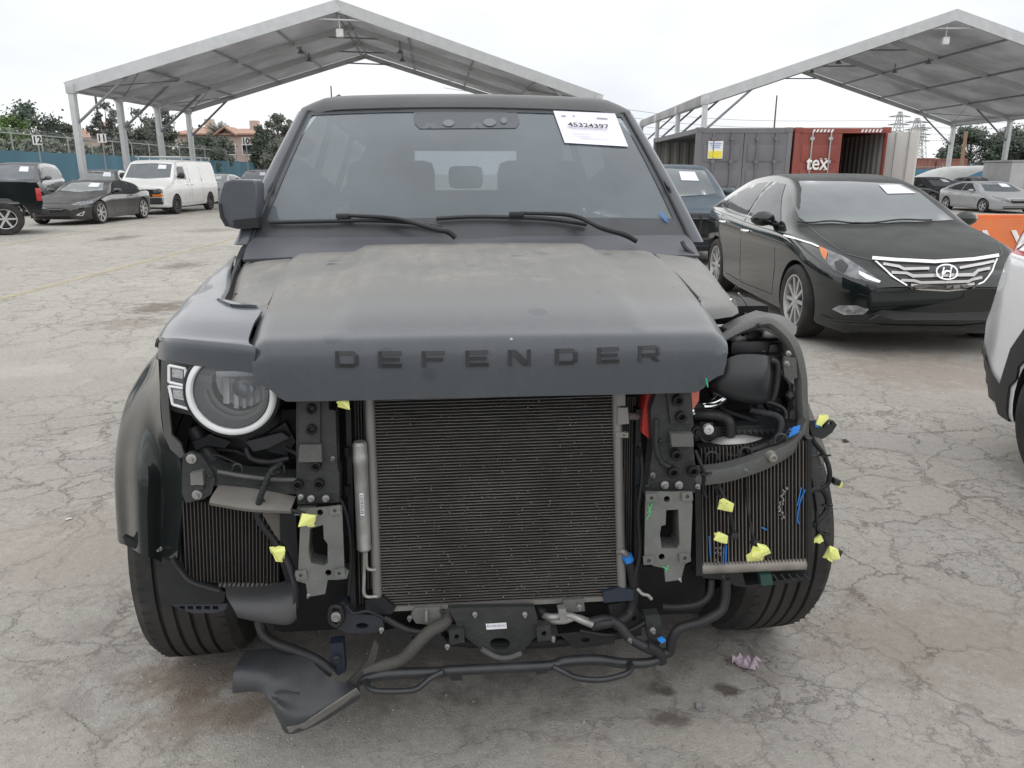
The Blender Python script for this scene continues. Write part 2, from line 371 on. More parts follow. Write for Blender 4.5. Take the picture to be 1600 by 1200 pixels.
# ------------------------------------------------------------ tents
M_alu = mat('tent_aluminium', (.50, .52, .53), .45, .35, .08, 3, dust=.35, dcol=(.42, .41, .39))
def fabric():
    m = bpy.data.materials.new('tent_fabric'); m.use_nodes = True; n, l = m.node_tree.nodes, m.node_tree.links; n.clear()
    o = n.new('ShaderNodeOutputMaterial'); d = n.new('ShaderNodeBsdfDiffuse'); tr = n.new('ShaderNodeBsdfTranslucent'); x = n.new('ShaderNodeMixShader'); x.inputs[0].default_value = .42
    t = n.new('ShaderNodeTexCoord'); no = n.new('ShaderNodeTexNoise'); no.inputs['Scale'].default_value = .5; no.inputs['Detail'].default_value = 8; no.inputs['Roughness'].default_value = .6; l.new(t.outputs['Object'], no.inputs[0])
    cr = n.new('ShaderNodeValToRGB'); cr.color_ramp.elements[0].color = (.42, .42, .43, 1); cr.color_ramp.elements[1].color = (.60, .60, .61, 1); cr.color_ramp.elements[0].position = .3; cr.color_ramp.elements[1].position = .6
    l.new(no.outputs[0], cr.inputs[0]); l.new(cr.outputs[0], d.inputs[0]); l.new(cr.outputs[0], tr.inputs[0])
    l.new(d.outputs[0], x.inputs[1]); l.new(tr.outputs[0], x.inputs[2]); l.new(x.outputs[0], o.inputs[0]); return m
M_fab = fabric(); M_dgal = mat('tent_purlin', (.22, .23, .24), .5, .4, .1, 3)
M_lamp = mat('lamp_white', (.75, .75, .72), .4)
def tent(name, label, L0, L1, A0, A1, R0, R1, nb, posts_r=True):
    """L/A/R = left eave, apex, right eave; 0 near gable, 1 far gable"""
    o = L0.copy(); o.z = 0; t = thing(name, label, 'canopy tent', o)
    def P(a, b_, k): return a+(b_-a)*k-o
    up = Vector((0, 0, 1))
    for a0, a1, e0, e1 in ((L0, L1, A0, A1), (R0, R1, A0, A1)):
        b = B(); rows = []
        for k in range(nb*4+1):
            f = k/(nb*4); p, q = P(a0, a1, f), P(e0, e1, f); sag = -.10*abs(math.sin(f*nb*math.pi))
            rows.append([p+(q-p)*j/8+up*(.03+.3*sag*math.sin(j/8*math.pi)) for j in range(9)])
        b.grid(rows, 1, 1, .01); obj('roof_fabric', b, M_fab, t, 60)
        # eave skirt
        b = B(); p, q = P(a0, a1, 0), P(a0, a1, 1); out = (p-P(e0, e1, 0)); out.z = 0; out = out.normalized()*.06
        b.plate([p+out+up*.16, q+out+up*.16, q+out-up*.22, p+out-up*.22], out*.2); obj('eave_skirt', b, M_fab, t, 0)
    for k in range(nb+1):
        f = k/nb
        for a0, a1 in ((L0, L1), (R0, R1)):
            e = P(A0, A1, f); p = P(a0, a1, f); d = (e-p); ln = d.length; dn = d.normalized(); s = (P(L0, L1, 1)-P(L0, L1, 0)).normalized()
            b = B(); nn = dn.cross(s).normalized()
            if nn.z < 0: nn = -nn
            w = .11; h = .24
            b.plate([p-s*w/2-nn*h, p+s*w/2-nn*h, p+s*w/2, p-s*w/2], d*1.0)
            if k == 0: b.plate([p-s*.07-nn*.26+dn*-.15, p-s*.1-nn*.26+dn*-.15, p-s*.1+nn*.16+dn*-.15, p-s*.07+nn*.16+dn*-.15], dn*(ln+.2))
            obj('rafter', b, M_alu, t, 30)
            if a0 is R0 and not posts_r: continue
            b = B(); g = p.copy(); g.z = 0
            b.box((g+p)/2, (.2, .26, p.z), bev=.015); b.box((g.x, g.y, .015), (.45, .45, .03)); b.box(p-up*.1, (.3, .32, .35), bev=.02)
            obj('post', b, M_alu, t, 30)
            b = B(); b.tube([g+(p-g)*.70, p+dn*ln*.2-nn*.2], .05, 8, sm=False); obj('knee_brace', b, M_dgal, t)
        if True:
            a, c = P(A0, L0, f if False else 0), None
            e = P(A0, A1, f); l_ = P(L0, L1, f); r_ = P(R0, R1, f); b = B(); b.tube([e+(l_-e)*.14-up*.1, e+(r_-e)*.14-up*.1], .035, 8, sm=False); obj('collar_tie', b, M_alu if k == 0 else M_dgal, t)
    for a0, a1 in ((L0, L1), (R0, R1)):
        for j in (.02, .25, .5, .75, .985):
            b = B(); p = P(a0, a1, 0); q = P(a0, a1, 1); e0 = P(A0, A1, 0); e1 = P(A0, A1, 1)
            b.tube([p+(e0-p)*j-up*.12, q+(e1-q)*j-up*.12], .055 if j > .05 else .1, 6, sm=False); obj('purlin', b, M_dgal if j > .05 else M_alu, t)
        for k in range(nb):
            b = B(); f0, f1 = k/nb, (k+1)/nb; p = P(a0, a1, f0); e = P(A0, A1, f0); p2 = P(a0, a1, f1); e2 = P(A0, A1, f1)
            if k in (0, nb-1):
                b.tube([p+(e-p)*.02-up*.16, p2+(e2-p2)*.25-up*.16], .02, 5, sm=False); b.tube([p2+(e2-p2)*.02-up*.16, p+(e-p)*.25-up*.16], .02, 5, sm=False); obj('wind_brace', b, M_dgal, t)
    b = B(); e = P(A0, A1, .03); b.box(e-up*.95, (.28, .2, .3), bev=.03); b.tube([e-up*.8, e-up*.3], .03, 8, sm=False); obj('hanging_lamp', b, M_lamp, t)
    for f in (.35, .55):
        for sgn in (-1, 1):
            b = B(); e = P(A0, A1, f)+Vector((sgn*2.2, 0, -.95)); b.lathe([(.03, .0), (.06, -.06), (.16, -.18), (.15, -.18), (.04, -.06)], e, (0, 0, 1), 14); b.tube([e, e+up*.35], .03, 6, sm=False); obj('hanging_lamp', b, M_dgal, t)
    return t
tent('canopy_tent', 'white peaked canopy tent behind the front of the wrecked suv, on the left', atD(111, 134, 30), atD(293, 169, 40.5), atD(527, 7, 32.4), atD(570, 84, 44.7), atD(936, 153, 34.7), Vector((2.6, 46.2, 4.6)), 3)
tent('canopy_tent', 'white peaked canopy tent above the shipping containers, on the right', Vector((8.3, 35, 4.55)), Vector((8.3, 51.8, 4.55)), Vector((18.2, 34.4, 7.75)), Vector((18.2, 51.7, 7.75)), Vector((28.3, 34.4, 4.55)), Vector((28.3, 51.8, 4.55)), 3)
# ------------------------------------------------------------ containers
M_cgrey = mat('grey_container_paint', (.135, .135, .15), .6, var=.15, vs=2, dust=.4, dcol=(.23, .22, .22), ds=1.5, stretch=(1, 1, .35))
M_cred = mat('red_container_paint', (.24, .045, .035), .55, var=.2, vs=2, dust=.3, dcol=(.28, .12, .09), ds=1.5, stretch=(1, 1, .35))
M_cin = mat('container_inside', (.24, .24, .225), .7, var=.12, vs=2, dust=.3)
M_cpale = mat('pale_door_inside', (.56, .56, .54), .6, var=.1, vs=2, dust=.4, dcol=(.35, .28, .22), ds=2)
M_steel = mat('galvanised_bar', (.42, .42, .42), .4, .5)
M_blk = mat('black_trim', (.018, .019, .021), .5, var=.15)
M_wht = mat('white_lettering', (.75, .74, .72), .6)
def corr(b, p, q, z0, z1, amp=.035, pitch=.28):
    """corrugated wall from p to q (xy)"""
    p = Vector((*p, 0)); q = Vector((*q, 0)); d = q-p; n = max(2, int(d.length/pitch)); dn = d.normalized(); nn = Vector((-dn.y, dn.x, 0)); pts = []
    for i in range(n):
        for f, a in ((0, 0), (.3, 0), (.45, amp), (.85, amp)): pts.append(p+d*((i+f)/n)+nn*a)
    pts.append(q); m = len(pts)
    b.add([a+Vector((0, 0, z0)) for a in pts]+[a+Vector((0, 0, z1)) for a in pts], [[i, i+1, m+i+1, m+i] for i in range(m-1)])
def container(name, label, x0, y0, L, m, sideopen=False, endopen=False, Wd=2.38, Hh=2.5):
    t = thing(name, label, 'container', (x0, y0, 0)); W_ = Wd
    b = B(); c = .12
    for x in (c/2, W_-c/2):
        for y in (c/2, L-c/2): b.box((x, y, Hh/2), (c, c, Hh), bev=.01)
        for z in (.08, Hh-.06): b.box((x, L/2, z), (c*.9, L-2*c, .12))
    for y in (c/2, L-c/2):
        for z in (.08, Hh-.06): b.box((W_/2, y, z), (W_-2*c, c*.9, .12))
    for x in (.09, W_-.09):
        for y in (.09, L-.09):
            for z in (.06, Hh-.045): b.box((x, y, z), (.19, .19, .125), bev=.012)
    obj('frame', b, m, t, 30)
    b = B(); b.box((W_/2, L/2, .16), (W_-.2, L-.2, .04)); obj('floor', b, M_cin, t, 0)
    b = B(); corr(b, (.1, .1), (.1, L-.1), 0, 1); b = B()
    rows = [[Vector((x, .12+(L-.24)*k/40, Hh-.02+(.02 if k % 4 < 2 else 0))) for x in (.1, W_/2, W_-.1)] for k in range(41)]
    b.grid(rows, 1, 1, .006); obj('roof', b, m, t, 20)
    if not sideopen:
        b = B(); corr(b, (.09, .12), (.09, L-.12), .13, Hh-.11); obj('side_wall', b, m, t, 20)
    b = B(); corr(b, (W_-.09, L-.12), (W_-.09, .12), .13, Hh-.11); obj('side_wall', b, M_cin if endopen else m, t, 20)
    b = B(); corr(b, (.12, L-.07), (W_-.12, L-.07), .13, Hh-.11); obj('end_wall', b, M_cin, t, 20)
    def door(xa, xb, mm, y=.0):
        b = B(); w = xb-xa; b.box(((xa+xb)/2, y+.035, Hh/2), (w-.02, .04, Hh-.25))
        for z in (Hh*.28, Hh*.52, Hh*.76): b.box(((xa+xb)/2, y+.008, z), (w*.82, .02, Hh*.16), bev=.008)
        d = obj('door', b, mm, t, 30)
        for f in (.3, .72):
            g = B(); g.tube([(xa+w*f, y-.03, .12), (xa+w*f, y-.03, Hh-.1)], .02, 8, sm=False)
            for z in (.2, .8, 1.7, Hh-.25): g.box((xa+w*f, y-.02, z), (.1, .05, .07))
            obj('lock_rod', g, M_steel if mm is not M_cgrey else mm, d)
        return d
    mid = W_/2; door(.1, mid, m)
    if not endopen: door(mid, W_-.1, m)
    return t, door
cg, _ = container('shipping_container', 'grey shipping container with one long side open, left of the red one', 4.58, 20, 6.05, M_cgrey, sideopen=True)
b = B(); b.box((.48, -.035, 1.98), (.37, .012, .42)); q = obj('notice_board', b, M_wht, cg); b = B(); b.box((.48, -.045, 1.87), (.33, .006, .17)); obj('yellow_panel', b, mat('notice_yellow', (.75, .65, .06), .6), q)
b = B()
for i, z in enumerate((2.14, 2.09, 2.04)): b.box((.48, -.045, z), (.3-.05*i, .006, .022))
obj('notice_lines', b, mat('notice_blue', (.25, .35, .6), .6), q)
cr_, _ = container('shipping_container', 'red shipping container with its right door swung open', 7.02, 20, 6.05, M_cred, endopen=True)
b = text_b('tex', .5, Matrix.Translation((.60, -.052, 1.66))@Matrix.Rotation(R(90), 4, 'X'), .002, .82, bold=.006)
# slab serifs
for x, z, w in ((.405, 1.505, .07), (.685, 1.505, .06), (.80, 1.505, .06), (.685, 1.765, .06), (.80, 1.765, .06)): b.box((x, -.052, z), (w, .004, .02))
obj('lettering', b, M_wht, cr_, 0)
b = B(); b.box((.6, 0, 0), (1.14, .045, 2.26), bev=.01)
for z in (-.55, 0, .55): b.box((.6, .03, z), (.95, .02, .35), bev=.008)
dr = obj('door', b, M_cpale, cr_, 30); dr.location = (2.3, .0, 1.25); dr.rotation_euler = (0, 0, R(-80))
b = B()
for x in (.35, .85): b.tube([(x, -.05, -1.15), (x, -.05, 1.15)], .02, 8, sm=False)
obj('lock_rod', b, M_steel, dr)
b = B()
for i in range(6): b.plate([(.42+i*.09, -.005, 2.40), (.47+i*.09, -.005, 2.40), (.50+i*.09, -.005, 2.47), (.45+i*.09, -.005, 2.47)], (0, -.004, 0)); b.plate([(1.62+i*.09, -.005, 2.40), (1.67+i*.09, -.005, 2.40), (1.70+i*.09, -.005, 2.47), (1.65+i*.09, -.005, 2.47)], (0, -.004, 0))
obj('height_stripes', b, M_wht, cr_, 0)
# far stacks
M_brn = mat('rust_brown_container', (.20, .075, .06), .7, var=.2, vs=1, dust=.4, dcol=(.25, .15, .12), ds=1)
for px0, px1, py, D, lab in ((1413, 1462, 247, 112, 'rust brown container beyond the blue fence, left of the tent post'), (1464, 1512, 248, 112, 'rust brown container beyond the blue fence, right of the tent post')):
    a, c = atD(px0, py, D), atD(px1, py, D); h = a.z; w = c.x-a.x; t = thing('cargo_container', lab, 'container', (a.x, D, 0), group='brown containers beyond the right fence')
    b = B(); b.box((w/2, 1.2, h/2), (w-.15, 2.3, h-.1)); corr(b, (.1, 0), (w-.1, 0), .1, h-.12, -.06, .5)
    for x in (.08, w-.08): b.box((x, 0, h/2), (.16, .2, h))
    for z in (.1, h-.08): b.box((w/2, -.01, z), (w-.32, .18, .16))
    obj('shell', b, M_brn, t, 20)
# ------------------------------------------------------------ fences
M_blue = mat('blue_windscreen', (.055, .13, .175), .9, var=.12, vs=.7, bump=.4, bs=1.5, stretch=(1, 1, .2))
M_bluer = mat('blue_windscreen_pale', (.07, .17, .25), .9, var=.12, vs=.5, bump=.3, bs=1.5)
M_gal = mat('galvanised_post', (.3, .31, .31), .5, .5)
def fence(label, p, q, hs, ht, mm, wires, step=3, lean=0):
    p = Vector(p); q = Vector(q); d = q-p; L = d.length; dn = d.normalized(); nn = Vector((-dn.y, dn.x, 0)); t = thing('screened_fence', label, 'fence', p)
    n = int(L/step); b = B(); rows = []
    m = n*4
    for z in (.05, hs*.5, hs): rows.append([dn*(L*k/m)+nn*(.06*math.sin(k*1.57)+.03*random.random()-.1)+Vector((0, 0, z-(.05*abs(math.sin(k*math.pi/4)) if z == hs else 0))) for k in range(m+1)])
    b.grid(rows, 1, 1, .01); obj('windscreen', b, mm, t, 60)
    for k in range(n+1):
        b = B(); f = dn*(L*k/n); b.cyl(f, f+Vector((0, 0, ht)), .04, 8); b.cyl(f+Vector((0, 0, ht)), f+Vector((0, 0, ht+.3))+nn*.25, .02, 6); obj('post', b, M_gal, t)
    b = B(); b.tube([Vector((0, 0, ht)), dn*L+Vector((0, 0, ht))], .03, 6, sm=False); obj('top_rail', b, M_gal, t)
    if wires:
        b = B()
        for k in range(3): z = ht+.08+.1*k; b.tube([Vector((0, 0, z))+nn*.08*k, dn*L+Vector((0, 0, z))+nn*.08*k], .008, 4, sm=False)
        obj('barbed_wire', b, M_gal, t)
        b = B(); hm = ht-hs; nd = int(L/.3)
        for k in range(nd):
            a = dn*(k*.3); b.tube([a+Vector((0, 0, hs)), a+dn*hm+Vector((0, 0, ht))], .0028, 3, sm=False, cap=False); b.tube([a+Vector((0, 0, ht)), a+dn*hm+Vector((0, 0, hs))], .0028, 3, sm=False, cap=False)
        obj('chain_link', b, M_gal, t)
fence('blue screened fence with chain link above, along the left edge of the yard', (-29, 26, 0), (-30, 128, 0), 2.75, 3.7, M_blue, True, 3)
fence('low blue screened fence at the back of the yard, right of the containers', (36, 82, 0), (92, 78, 0), 1.95, 2.1, M_bluer, False, 4)
# ------------------------------------------------------------ trees
def leafm(n_, c): return mat(n_, c, .7, var=.45, vs=.8, det=3, spec=.2)
ML = [leafm('leaf_dark', (.078, .10, .076)), leafm('leaf_olive', (.115, .13, .105)), leafm('leaf_fresh', (.10, .155, .055)), leafm('leaf_grey', (.135, .145, .13))]  # leaf colours lightened and greyed to stand in for distance haze
M_bark = mat('bark', (.10, .075, .055), .9, var=.3, vs=3)
def tree(label, px, pbase_D, ptop, width, kind, m, sparse=1.0, group='trees beyond the fence', seed=0):
    rnd = random.Random(seed+int(px*7)); D = pbase_D; top = atD(px, ptop, D); H = top.z; x = top.x; w = width*D/FPX/2
    t = thing('tree', label, 'tree', (x, D, 0), group=group); b = B(); cb = B()
    th = H*(.45 if kind != 'gum' else .55); b.tube([(0, 0, 0), (rnd.uniform(-.3, .3), 0, th*.5), (rnd.uniform(-.4, .4), 0, th), (rnd.uniform(-.5, .5), 0, H*.85)], [H*.03, H*.022, H*.015, H*.005], 8)
    cl = []; n = {'round': 26, 'gum': 30, 'cone': 22}[kind]
    for i in range(n):
        f = rnd.random(); a = rnd.uniform(0, 6.283); rr = rnd.random()**.5
        if kind == 'round': zz = H*(.35+.6*f); rad = w*math.sqrt(max(.05, 1-((f-.4)/.65)**2))*rr
        elif kind == 'gum': zz = H*(.42+.54*f); rad = w*(.35+.65*math.sin(f*2.6))*rr
        else: zz = H*(.2+.78*f); rad = w*(1-f)*rr
        c = Vector((rad*math.cos(a), rad*math.sin(a), zz)); s = w*(.30 if kind == 'round' else .20)*rnd.uniform(.6, 1.2)
        if kind == 'cone': s = w*.3*(1.15-f)
        cl.append((c, s)); z0 = min(zz*.8, th*1.3); b.tube([(0, 0, z0*.85), (c.x*.5, c.y*.5, (z0+zz)/2), c], [H*.009, H*.005, H*.002], 5, st=3)
    for c, s in cl:
        for k in range(int(280*sparse)):
            d = Vector((rnd.gauss(0, 1), rnd.gauss(0, 1), rnd.gauss(0, .75)))*s*.55; p = c+d
            u = Vector((rnd.gauss(0, 1), rnd.gauss(0, 1), rnd.gauss(0, 1))).normalized(); v = u.orthogonal().normalized(); q = D*.0018*rnd.uniform(.5, 1.2)
            cb.add([p-u*q, p+v*q*.7, p+u*q, p-v*q*.7], [[0, 1, 2, 3]])
    obj('trunk', b, M_bark, t); obj('crown', cb, m, t, 0, fix=False)
def palm(label, px, D, ptop):
    top = atD(px, ptop, D); H = top.z; t = thing('palm_tree', label, 'palm', (top.x, D, 0)); b = B(); b.tube([(0, 0, 0), (.1, 0, H*.5), (0, 0, H*.88)], [.3, .22, .2], 8); obj('trunk', b, M_bark, t)
    cb = B()
    for i in range(40):
        a = random.uniform(0, 6.28); e = random.uniform(-.5, 1.1); L = H*.22; pts = [Vector((0, 0, H*.88))]
        for k in range(1, 6): s = L*k/5; pts.append(Vector((math.cos(a)*s*math.cos(e), math.sin(a)*s*math.cos(e), H*.88+s*math.sin(e)-.05*s*s)))
        for k in range(5):
            u = (pts[k+1]-pts[k]); sd = Vector((-math.sin(a), math.cos(a), 0))*.35
            for j in range(4):
                p = pts[k]+u*j/4; cb.add([p, p+sd+Vector((0, 0, -.25)), p+u*.2], [[0, 1, 2]]); cb.add([p, p-sd+Vector((0, 0, -.25)), p+u*.2], [[0, 1, 2]])
    obj('crown', cb, ML[1], t, 0, fix=False)
tree('bright green bushy tree at the far left edge behind the fence', 6, 72, 180, 75, 'round', ML[2])
tree('tall dark green tree behind the black pickup, second from the left edge', 48, 78, 164, 80, 'round', ML[0])
tree('low dark green tree between the tall tree and the first house', 78, 84, 190, 46, 'round', ML[0])
tree('small round dark tree directly left of the first pink house', 104, 88, 190, 30, 'round', ML[1])
tree('airy eucalyptus above the first pink house, behind the first tent post', 160, 88, 156, 62, 'gum', ML[3], .45)
tree('dark bushy tree behind the second tent post', 205, 80, 192, 60, 'round', ML[1])
tree('airy eucalyptus behind the third tent post', 232, 90, 166, 80, 'gum', ML[3], .45)
tree('dense olive tree between the third and fourth tent posts', 262, 84, 196, 50, 'round', ML[1])
tree('shrubby tree hiding the foot of the second pink house', 310, 80, 214, 62, 'round', ML[0])
tree('dense low tree between the two right-hand pink houses', 335, 84, 210, 44, 'round', ML[1])
tree('small dark tree against the right end of the third pink house', 403, 92, 200, 34, 'round', ML[0])
tree('tall airy eucalyptus rising left of the wrecked suv windshield', 430, 84, 168, 56, 'gum', ML[1], .6)
tree('slim pale eucalyptus touching the wrecked suv left pillar', 455, 94, 184, 36, 'gum', ML[3], .5)
tree('low bushy tree under the tall eucalyptus left of the wrecked suv', 440, 80, 222, 60, 'round', ML[1])
palm('palm between the second and third pink houses', 341, 100, 194)
tree('tree tip showing just above the wrecked suv roof', 532, 120, 142, 30, 'gum', ML[1], .6)
tree('broad dark pine seen through the right tent, its left half', 1520, 120, 200, 76, 'round', ML[0])
tree('broad dark pine seen through the right tent, its right half', 1575, 118, 200, 80, 'round', ML[0])
tree('distant small tree left of the pine by the power lines', 1478, 150, 232, 26, 'round', ML[1])
tree('distant tree cut by the right picture edge', 1620, 118, 206, 70, 'round', ML[0])
for px, pt, lab in ((282, 200, 'leftmost narrow cypress behind the second pink house, apart from the others'), (300, 196, 'second narrow cypress from the left behind the second pink house'), (306, 193, 'third narrow cypress from the left behind the second pink house'), (311, 191, 'tallest narrow cypress behind the second pink house, fourth from the left'), (318, 195, 'rightmost narrow cypress behind the second pink house')):
    tree(lab, px, 112, pt, 6, 'cone', ML[0], .25, 'cypresses behind the second pink house')
# hedge bank behind left fence
rb = B(); rnd = random.Random(3)
for i in range(16000):
    f = rnd.random(); y = 45+f*100; x = -36-rnd.random()*8; z = rnd.random()**.7*(3.3+1.0*math.sin(y*.4))
    u = Vector((rnd.gauss(0, 1), rnd.gauss(0, 1), rnd.gauss(0, 1))).normalized(); v = u.orthogonal().normalized(); q = .25*rnd.uniform(.5, 1.2); p = Vector((x, y, z)); rb.add([p-u*q, p+v*q*.7, p+u*q, p-v*q*.7], [[0, 1, 2, 3]])
tag(obj('shrubbery', rb, ML[1], None, 0, fix=False), kind='stuff')
# ------------------------------------------------------------ houses
M_stuc = [mat('stucco_tan', (.40, .30, .23), .9, var=.06), mat('stucco_cream', (.50, .42, .35), .9, var=.06), mat('stucco_pink', (.48, .37, .32), .9, var=.06)]
M_tile = mat('clay_tile', (.38, .235, .18), .85, var=.2, vs=1.2, bump=.8, bs=4, stretch=(4, 1, 1))
M_hwin = glass('house_glass', opaque=True)
def house(label, px0, px1, peave, pridge, D, ms, hip=False):
    a = atD(px0, peave, D); c = atD(px1, peave, D); he = a.z; hr = atD((px0+px1)/2, pridge, D+4).z; w = c.x-a.x; dp = 9.0
    t = thing('stucco_house', label, 'house', (a.x, D, 0)); b = B(); b.plate([(0, 0, 0), (w, 0, 0), (w, dp, 0), (0, dp, 0)], (0, 0, he)); 
    if not hip:
        b.plate([(0, .0, he), (w*.42, .0, he), (w*.21, .0, he+(hr-he)*.85)], (0, .3, 0))
    obj('wall', b, ms, t, 0)
    b = B(); o = .5; rin = 2.5 if hip else .0
    V = [(-o, -o, he), (w+o, -o, he), (w+o, dp+o, he), (-o, dp+o, he), (rin, dp/2, hr), (w-rin, dp/2, hr)]
    V2 = [(x, y, z+.18) for x, y, z in V]; fs = [[0, 1, 5, 4], [1, 2, 5], [2, 3, 4, 5], [3, 0, 4]]
    b.add(V, fs); b.add(V2, fs); b.add([V[0], V[1], V2[1], V2[0], V[2], V2[2], V[3], V2[3]], [[0, 1, 2, 3], [1, 4, 5, 2], [4, 6, 7, 5], [6, 0, 3, 7]])
    if not hip: b.plate([(-.4, -.9, he-.1), (w*.21, -.9, he+(hr-he)*.85+.1), (w*.42+.4, -.9, he-.1), (w*.42+.4, -.9, he+.1), (w*.21, -.9, he+(hr-he)*.85+.35), (-.4, -.9, he+.1)], (0, 4, 0))
    r_ = obj('roof', b, M_tile, t, 0)
    b = B(); b.box((w*.7, dp*.45, hr+.3), (1, 1, 1.6)); obj('chimney', b, ms, r_, 0)
    n = max(2, int(w/3.6))
    for i in range(n):
        for z in ((he*.72, he*.36)):
            x = w*(i+.5)/n; b = B(); b.box((x, -.03, z), (1.5, .1, 1.3)); wdw = obj('window', b, M_wht, t, 0); b = B(); b.box((x, -.085, z), (1.25, .03, 1.08)); obj('pane', b, M_hwin, wdw, 0)
house('tan stucco house with a clay tile roof behind the first tent post', 101, 158, 217, 205, 98, M_stuc[1])
house('pale stucco house with a long clay roof behind the fourth tent post', 270, 328, 211, 200, 102, M_stuc[1], True)
house('pink stucco house with a clay tile roof, left of the tall eucalyptus', 343, 400, 211, 203, 98, M_stuc[2], False)
# ------------------------------------------------------------ poles, signs, pylons
def pole(name, label, cat_, px, ptop, D, r, m, arm=False):
    p = atD(px, ptop, D); t = thing(name, label, cat_, (p.x, D, 0)); b = B(); b.tube([(0, 0, 0), (0, 0, p.z)], [r, r*.7], 8, sm=False); obj('mast', b, m, t)
    if arm: b = B(); b.tube([(0, 0, p.z-.3), (.5, 0, p.z+.1), (1.3, 0, p.z+.15)], .05, 6); b.box((1.5, 0, p.z+.13), (.7, .3, .12), bev=.03); obj('lamp_arm', b, m, t)
    return t
M_wood = mat('pole_wood', (.10, .085, .075), .9, var=.2)
t = pole('utility_pole', 'thin dark utility pole right of the first tent post', 'pole', 149, 150, 95, .18, M_wood)
b = B(); b.box((0, 0, 10.4), (1.8, .12, .12)); obj('crossarm', b, M_wood, t)
pole('utility_pole', 'thin dark mast rising behind the grey container', 'pole', 1214, 149, 70, .09, M_wood)
pole('utility_pole', 'thin mast above the wrecked suv roof, left end', 'pole', 517, 134, 60, .07, M_wood)
pole('street_lamp', 'white street lamp behind the van, beyond the fence', 'street lamp', 270, 178, 86, .1, M_alu, True)
pole('utility_pole', 'brown wooden pole between the two right tent posts', 'pole', 1510, 205, 58, .16, mat('pole_brown', (.26, .17, .11), .8))
M_sign = mat('sign_white', (.72, .72, .70), .6)
for s, px, py, D, lab in (('12', 58, 219, 36, 'white row marker sign reading 12 on a post, farthest left'), ('11', 159, 216, 38, 'white row marker sign reading 11, by the first tent post'), ('10', 384, 221, 44, 'white row marker sign reading 10 in front of the pink house')):
    p = atD(px, py, D); t = thing('row_sign', lab, 'sign', (p.x, D, 0)); b = B(); b.cyl((0, .03, 0), (0, .03, p.z+.15), .03, 8); obj('post', b, M_gal, t)
    b = B(); b.box((0, 0, p.z), (.42, .02, .40), bev=.004); q = obj('panel', b, M_sign, t); obj('lettering', text_b(s, .42, Matrix.Translation((0, -.013, p.z))@Matrix.Rotation(R(90), 4, 'X'), .001, 1, bold=.015), M_blk, q, 0)
def pylon(label, px, D, ptop):
    p = atD(px, ptop, D); H = p.z; t = thing('power_pylon', label, 'pylon', (p.x, D, 0), group='power pylons on the horizon'); b = B(); r = .16
    def w(z): return 3.2*(1-z/H)+.5
    zs = [H*k/9 for k in range(10)]
    for sx in (-1, 1):
        for sy in (-1, 1): b.tube([(sx*w(z), sy*w(z), z) for z in zs], r, 4, sm=False)
    for a, c in zip(zs, zs[1:]):
        for sy in (-1, 1): b.tube([(-w(a), sy*w(a), a), (w(c), sy*w(c), c)], r*.7, 4, sm=False); b.tube([(w(a), sy*w(a), a), (-w(c), sy*w(c), c)], r*.7, 4, sm=False)
    obj('lattice', b, M_gal, t)
    for k in (.68, .8, .92):
        b = B(); b.tube([(-4.5, 0, H*k), (0, 0, H*k+.8), (4.5, 0, H*k)], r, 4, sm=False); b.tube([(-4.5, 0, H*k), (4.5, 0, H*k)], r, 4, sm=False); obj('crossarm', b, M_gal, t)
for px, D, pt in ((1407, 330, 174), (1434, 300, 184), (1443, 420, 194)): pylon({1407: 'lattice power pylon, leftmost behind the open container door', 1434: 'lattice power pylon, the middle and nearest of three', 1443: 'lattice power pylon, the shortest, rightmost of three'}[px], px, D, pt)
M_wire = mat('cable_black', (.03, .03, .03), .6)
b = B()
for k in range(4):
    z = 20-k*2.2; b.tube([(-20, 240, z+8), (60, 262, z-1), (150, 295, z), (260, 300, z-2)], .05, 4, st=6)
tag(obj('overhead_wires', b, M_wire), 'sagging overhead power lines strung past the lattice pylons', 'power line')
# white domes, white building, barrier
M_tarp = mat('white_tarp', (.62, .63, .62), .6, var=.08, vs=2)
def dome(label, px, py, D, w, h):
    p = gnd(px, py); p = atD(px, 272+1.4*FPX/D*.97, D); b = B(); b.grid([[Vector((w*(u-.5), v*6, h*math.sin(math.pi*u)**.8)) for u in [k/8 for k in range(9)]] for v in (0, .5, 1)], 3, 3)
    o = obj('fabric_shelter', b, M_tarp, None); o.location = (p.x, D, 0); tag(o, label, 'shelter')
dome('low white fabric shelter behind the silver sedan on the right', 1575, 300, 46, 8.5, 1.9)
p = atD(1562, 260, 40); t = thing('site_cabin', 'pale site cabin at the right picture edge behind the silver sedan', 'cabin', (p.x+.6, 40, 0)); b = B(); b.box((2, 1.2, 1.0), (4, 2.4, 1.95), bev=.03); obj('wall', b, M_tarp, t, 30); b = B(); b.box((2, 1.2, 2.03), (4.15, 2.55, .1), bev=.02); obj('roof', b, M_alu, t, 30); b = B(); b.box((1.2, -.02, .95), (.8, .05, 1.8), bev=.01); obj('door', b, M_alu, t, 30)
p = atD(1545, 247, 130); t = thing('warehouse', 'long pale blue warehouse beyond the fence, under the right tent', 'building', (p.x-8, 130, 0)); b = B(); b.plate([(0, 0, 0), (40, 0, 0), (40, 15, 0), (0, 15, 0)], (0, 0, p.z-.6)); obj('wall', b, mat('warehouse_blue', (.33, .40, .46), .7), t, 0); b = B(); b.plate([(-.5, -.5, p.z-.6), (40.5, -.5, p.z-.6), (40.5, 15.5, p.z-.6), (-.5, 15.5, p.z-.6)], (0, 0, .6)); obj('roof', b, M_wht, t, 0)
M_or = mat('orange_plastic', (.72, .17, .035), .55, var=.08, vs=3, dust=.2)
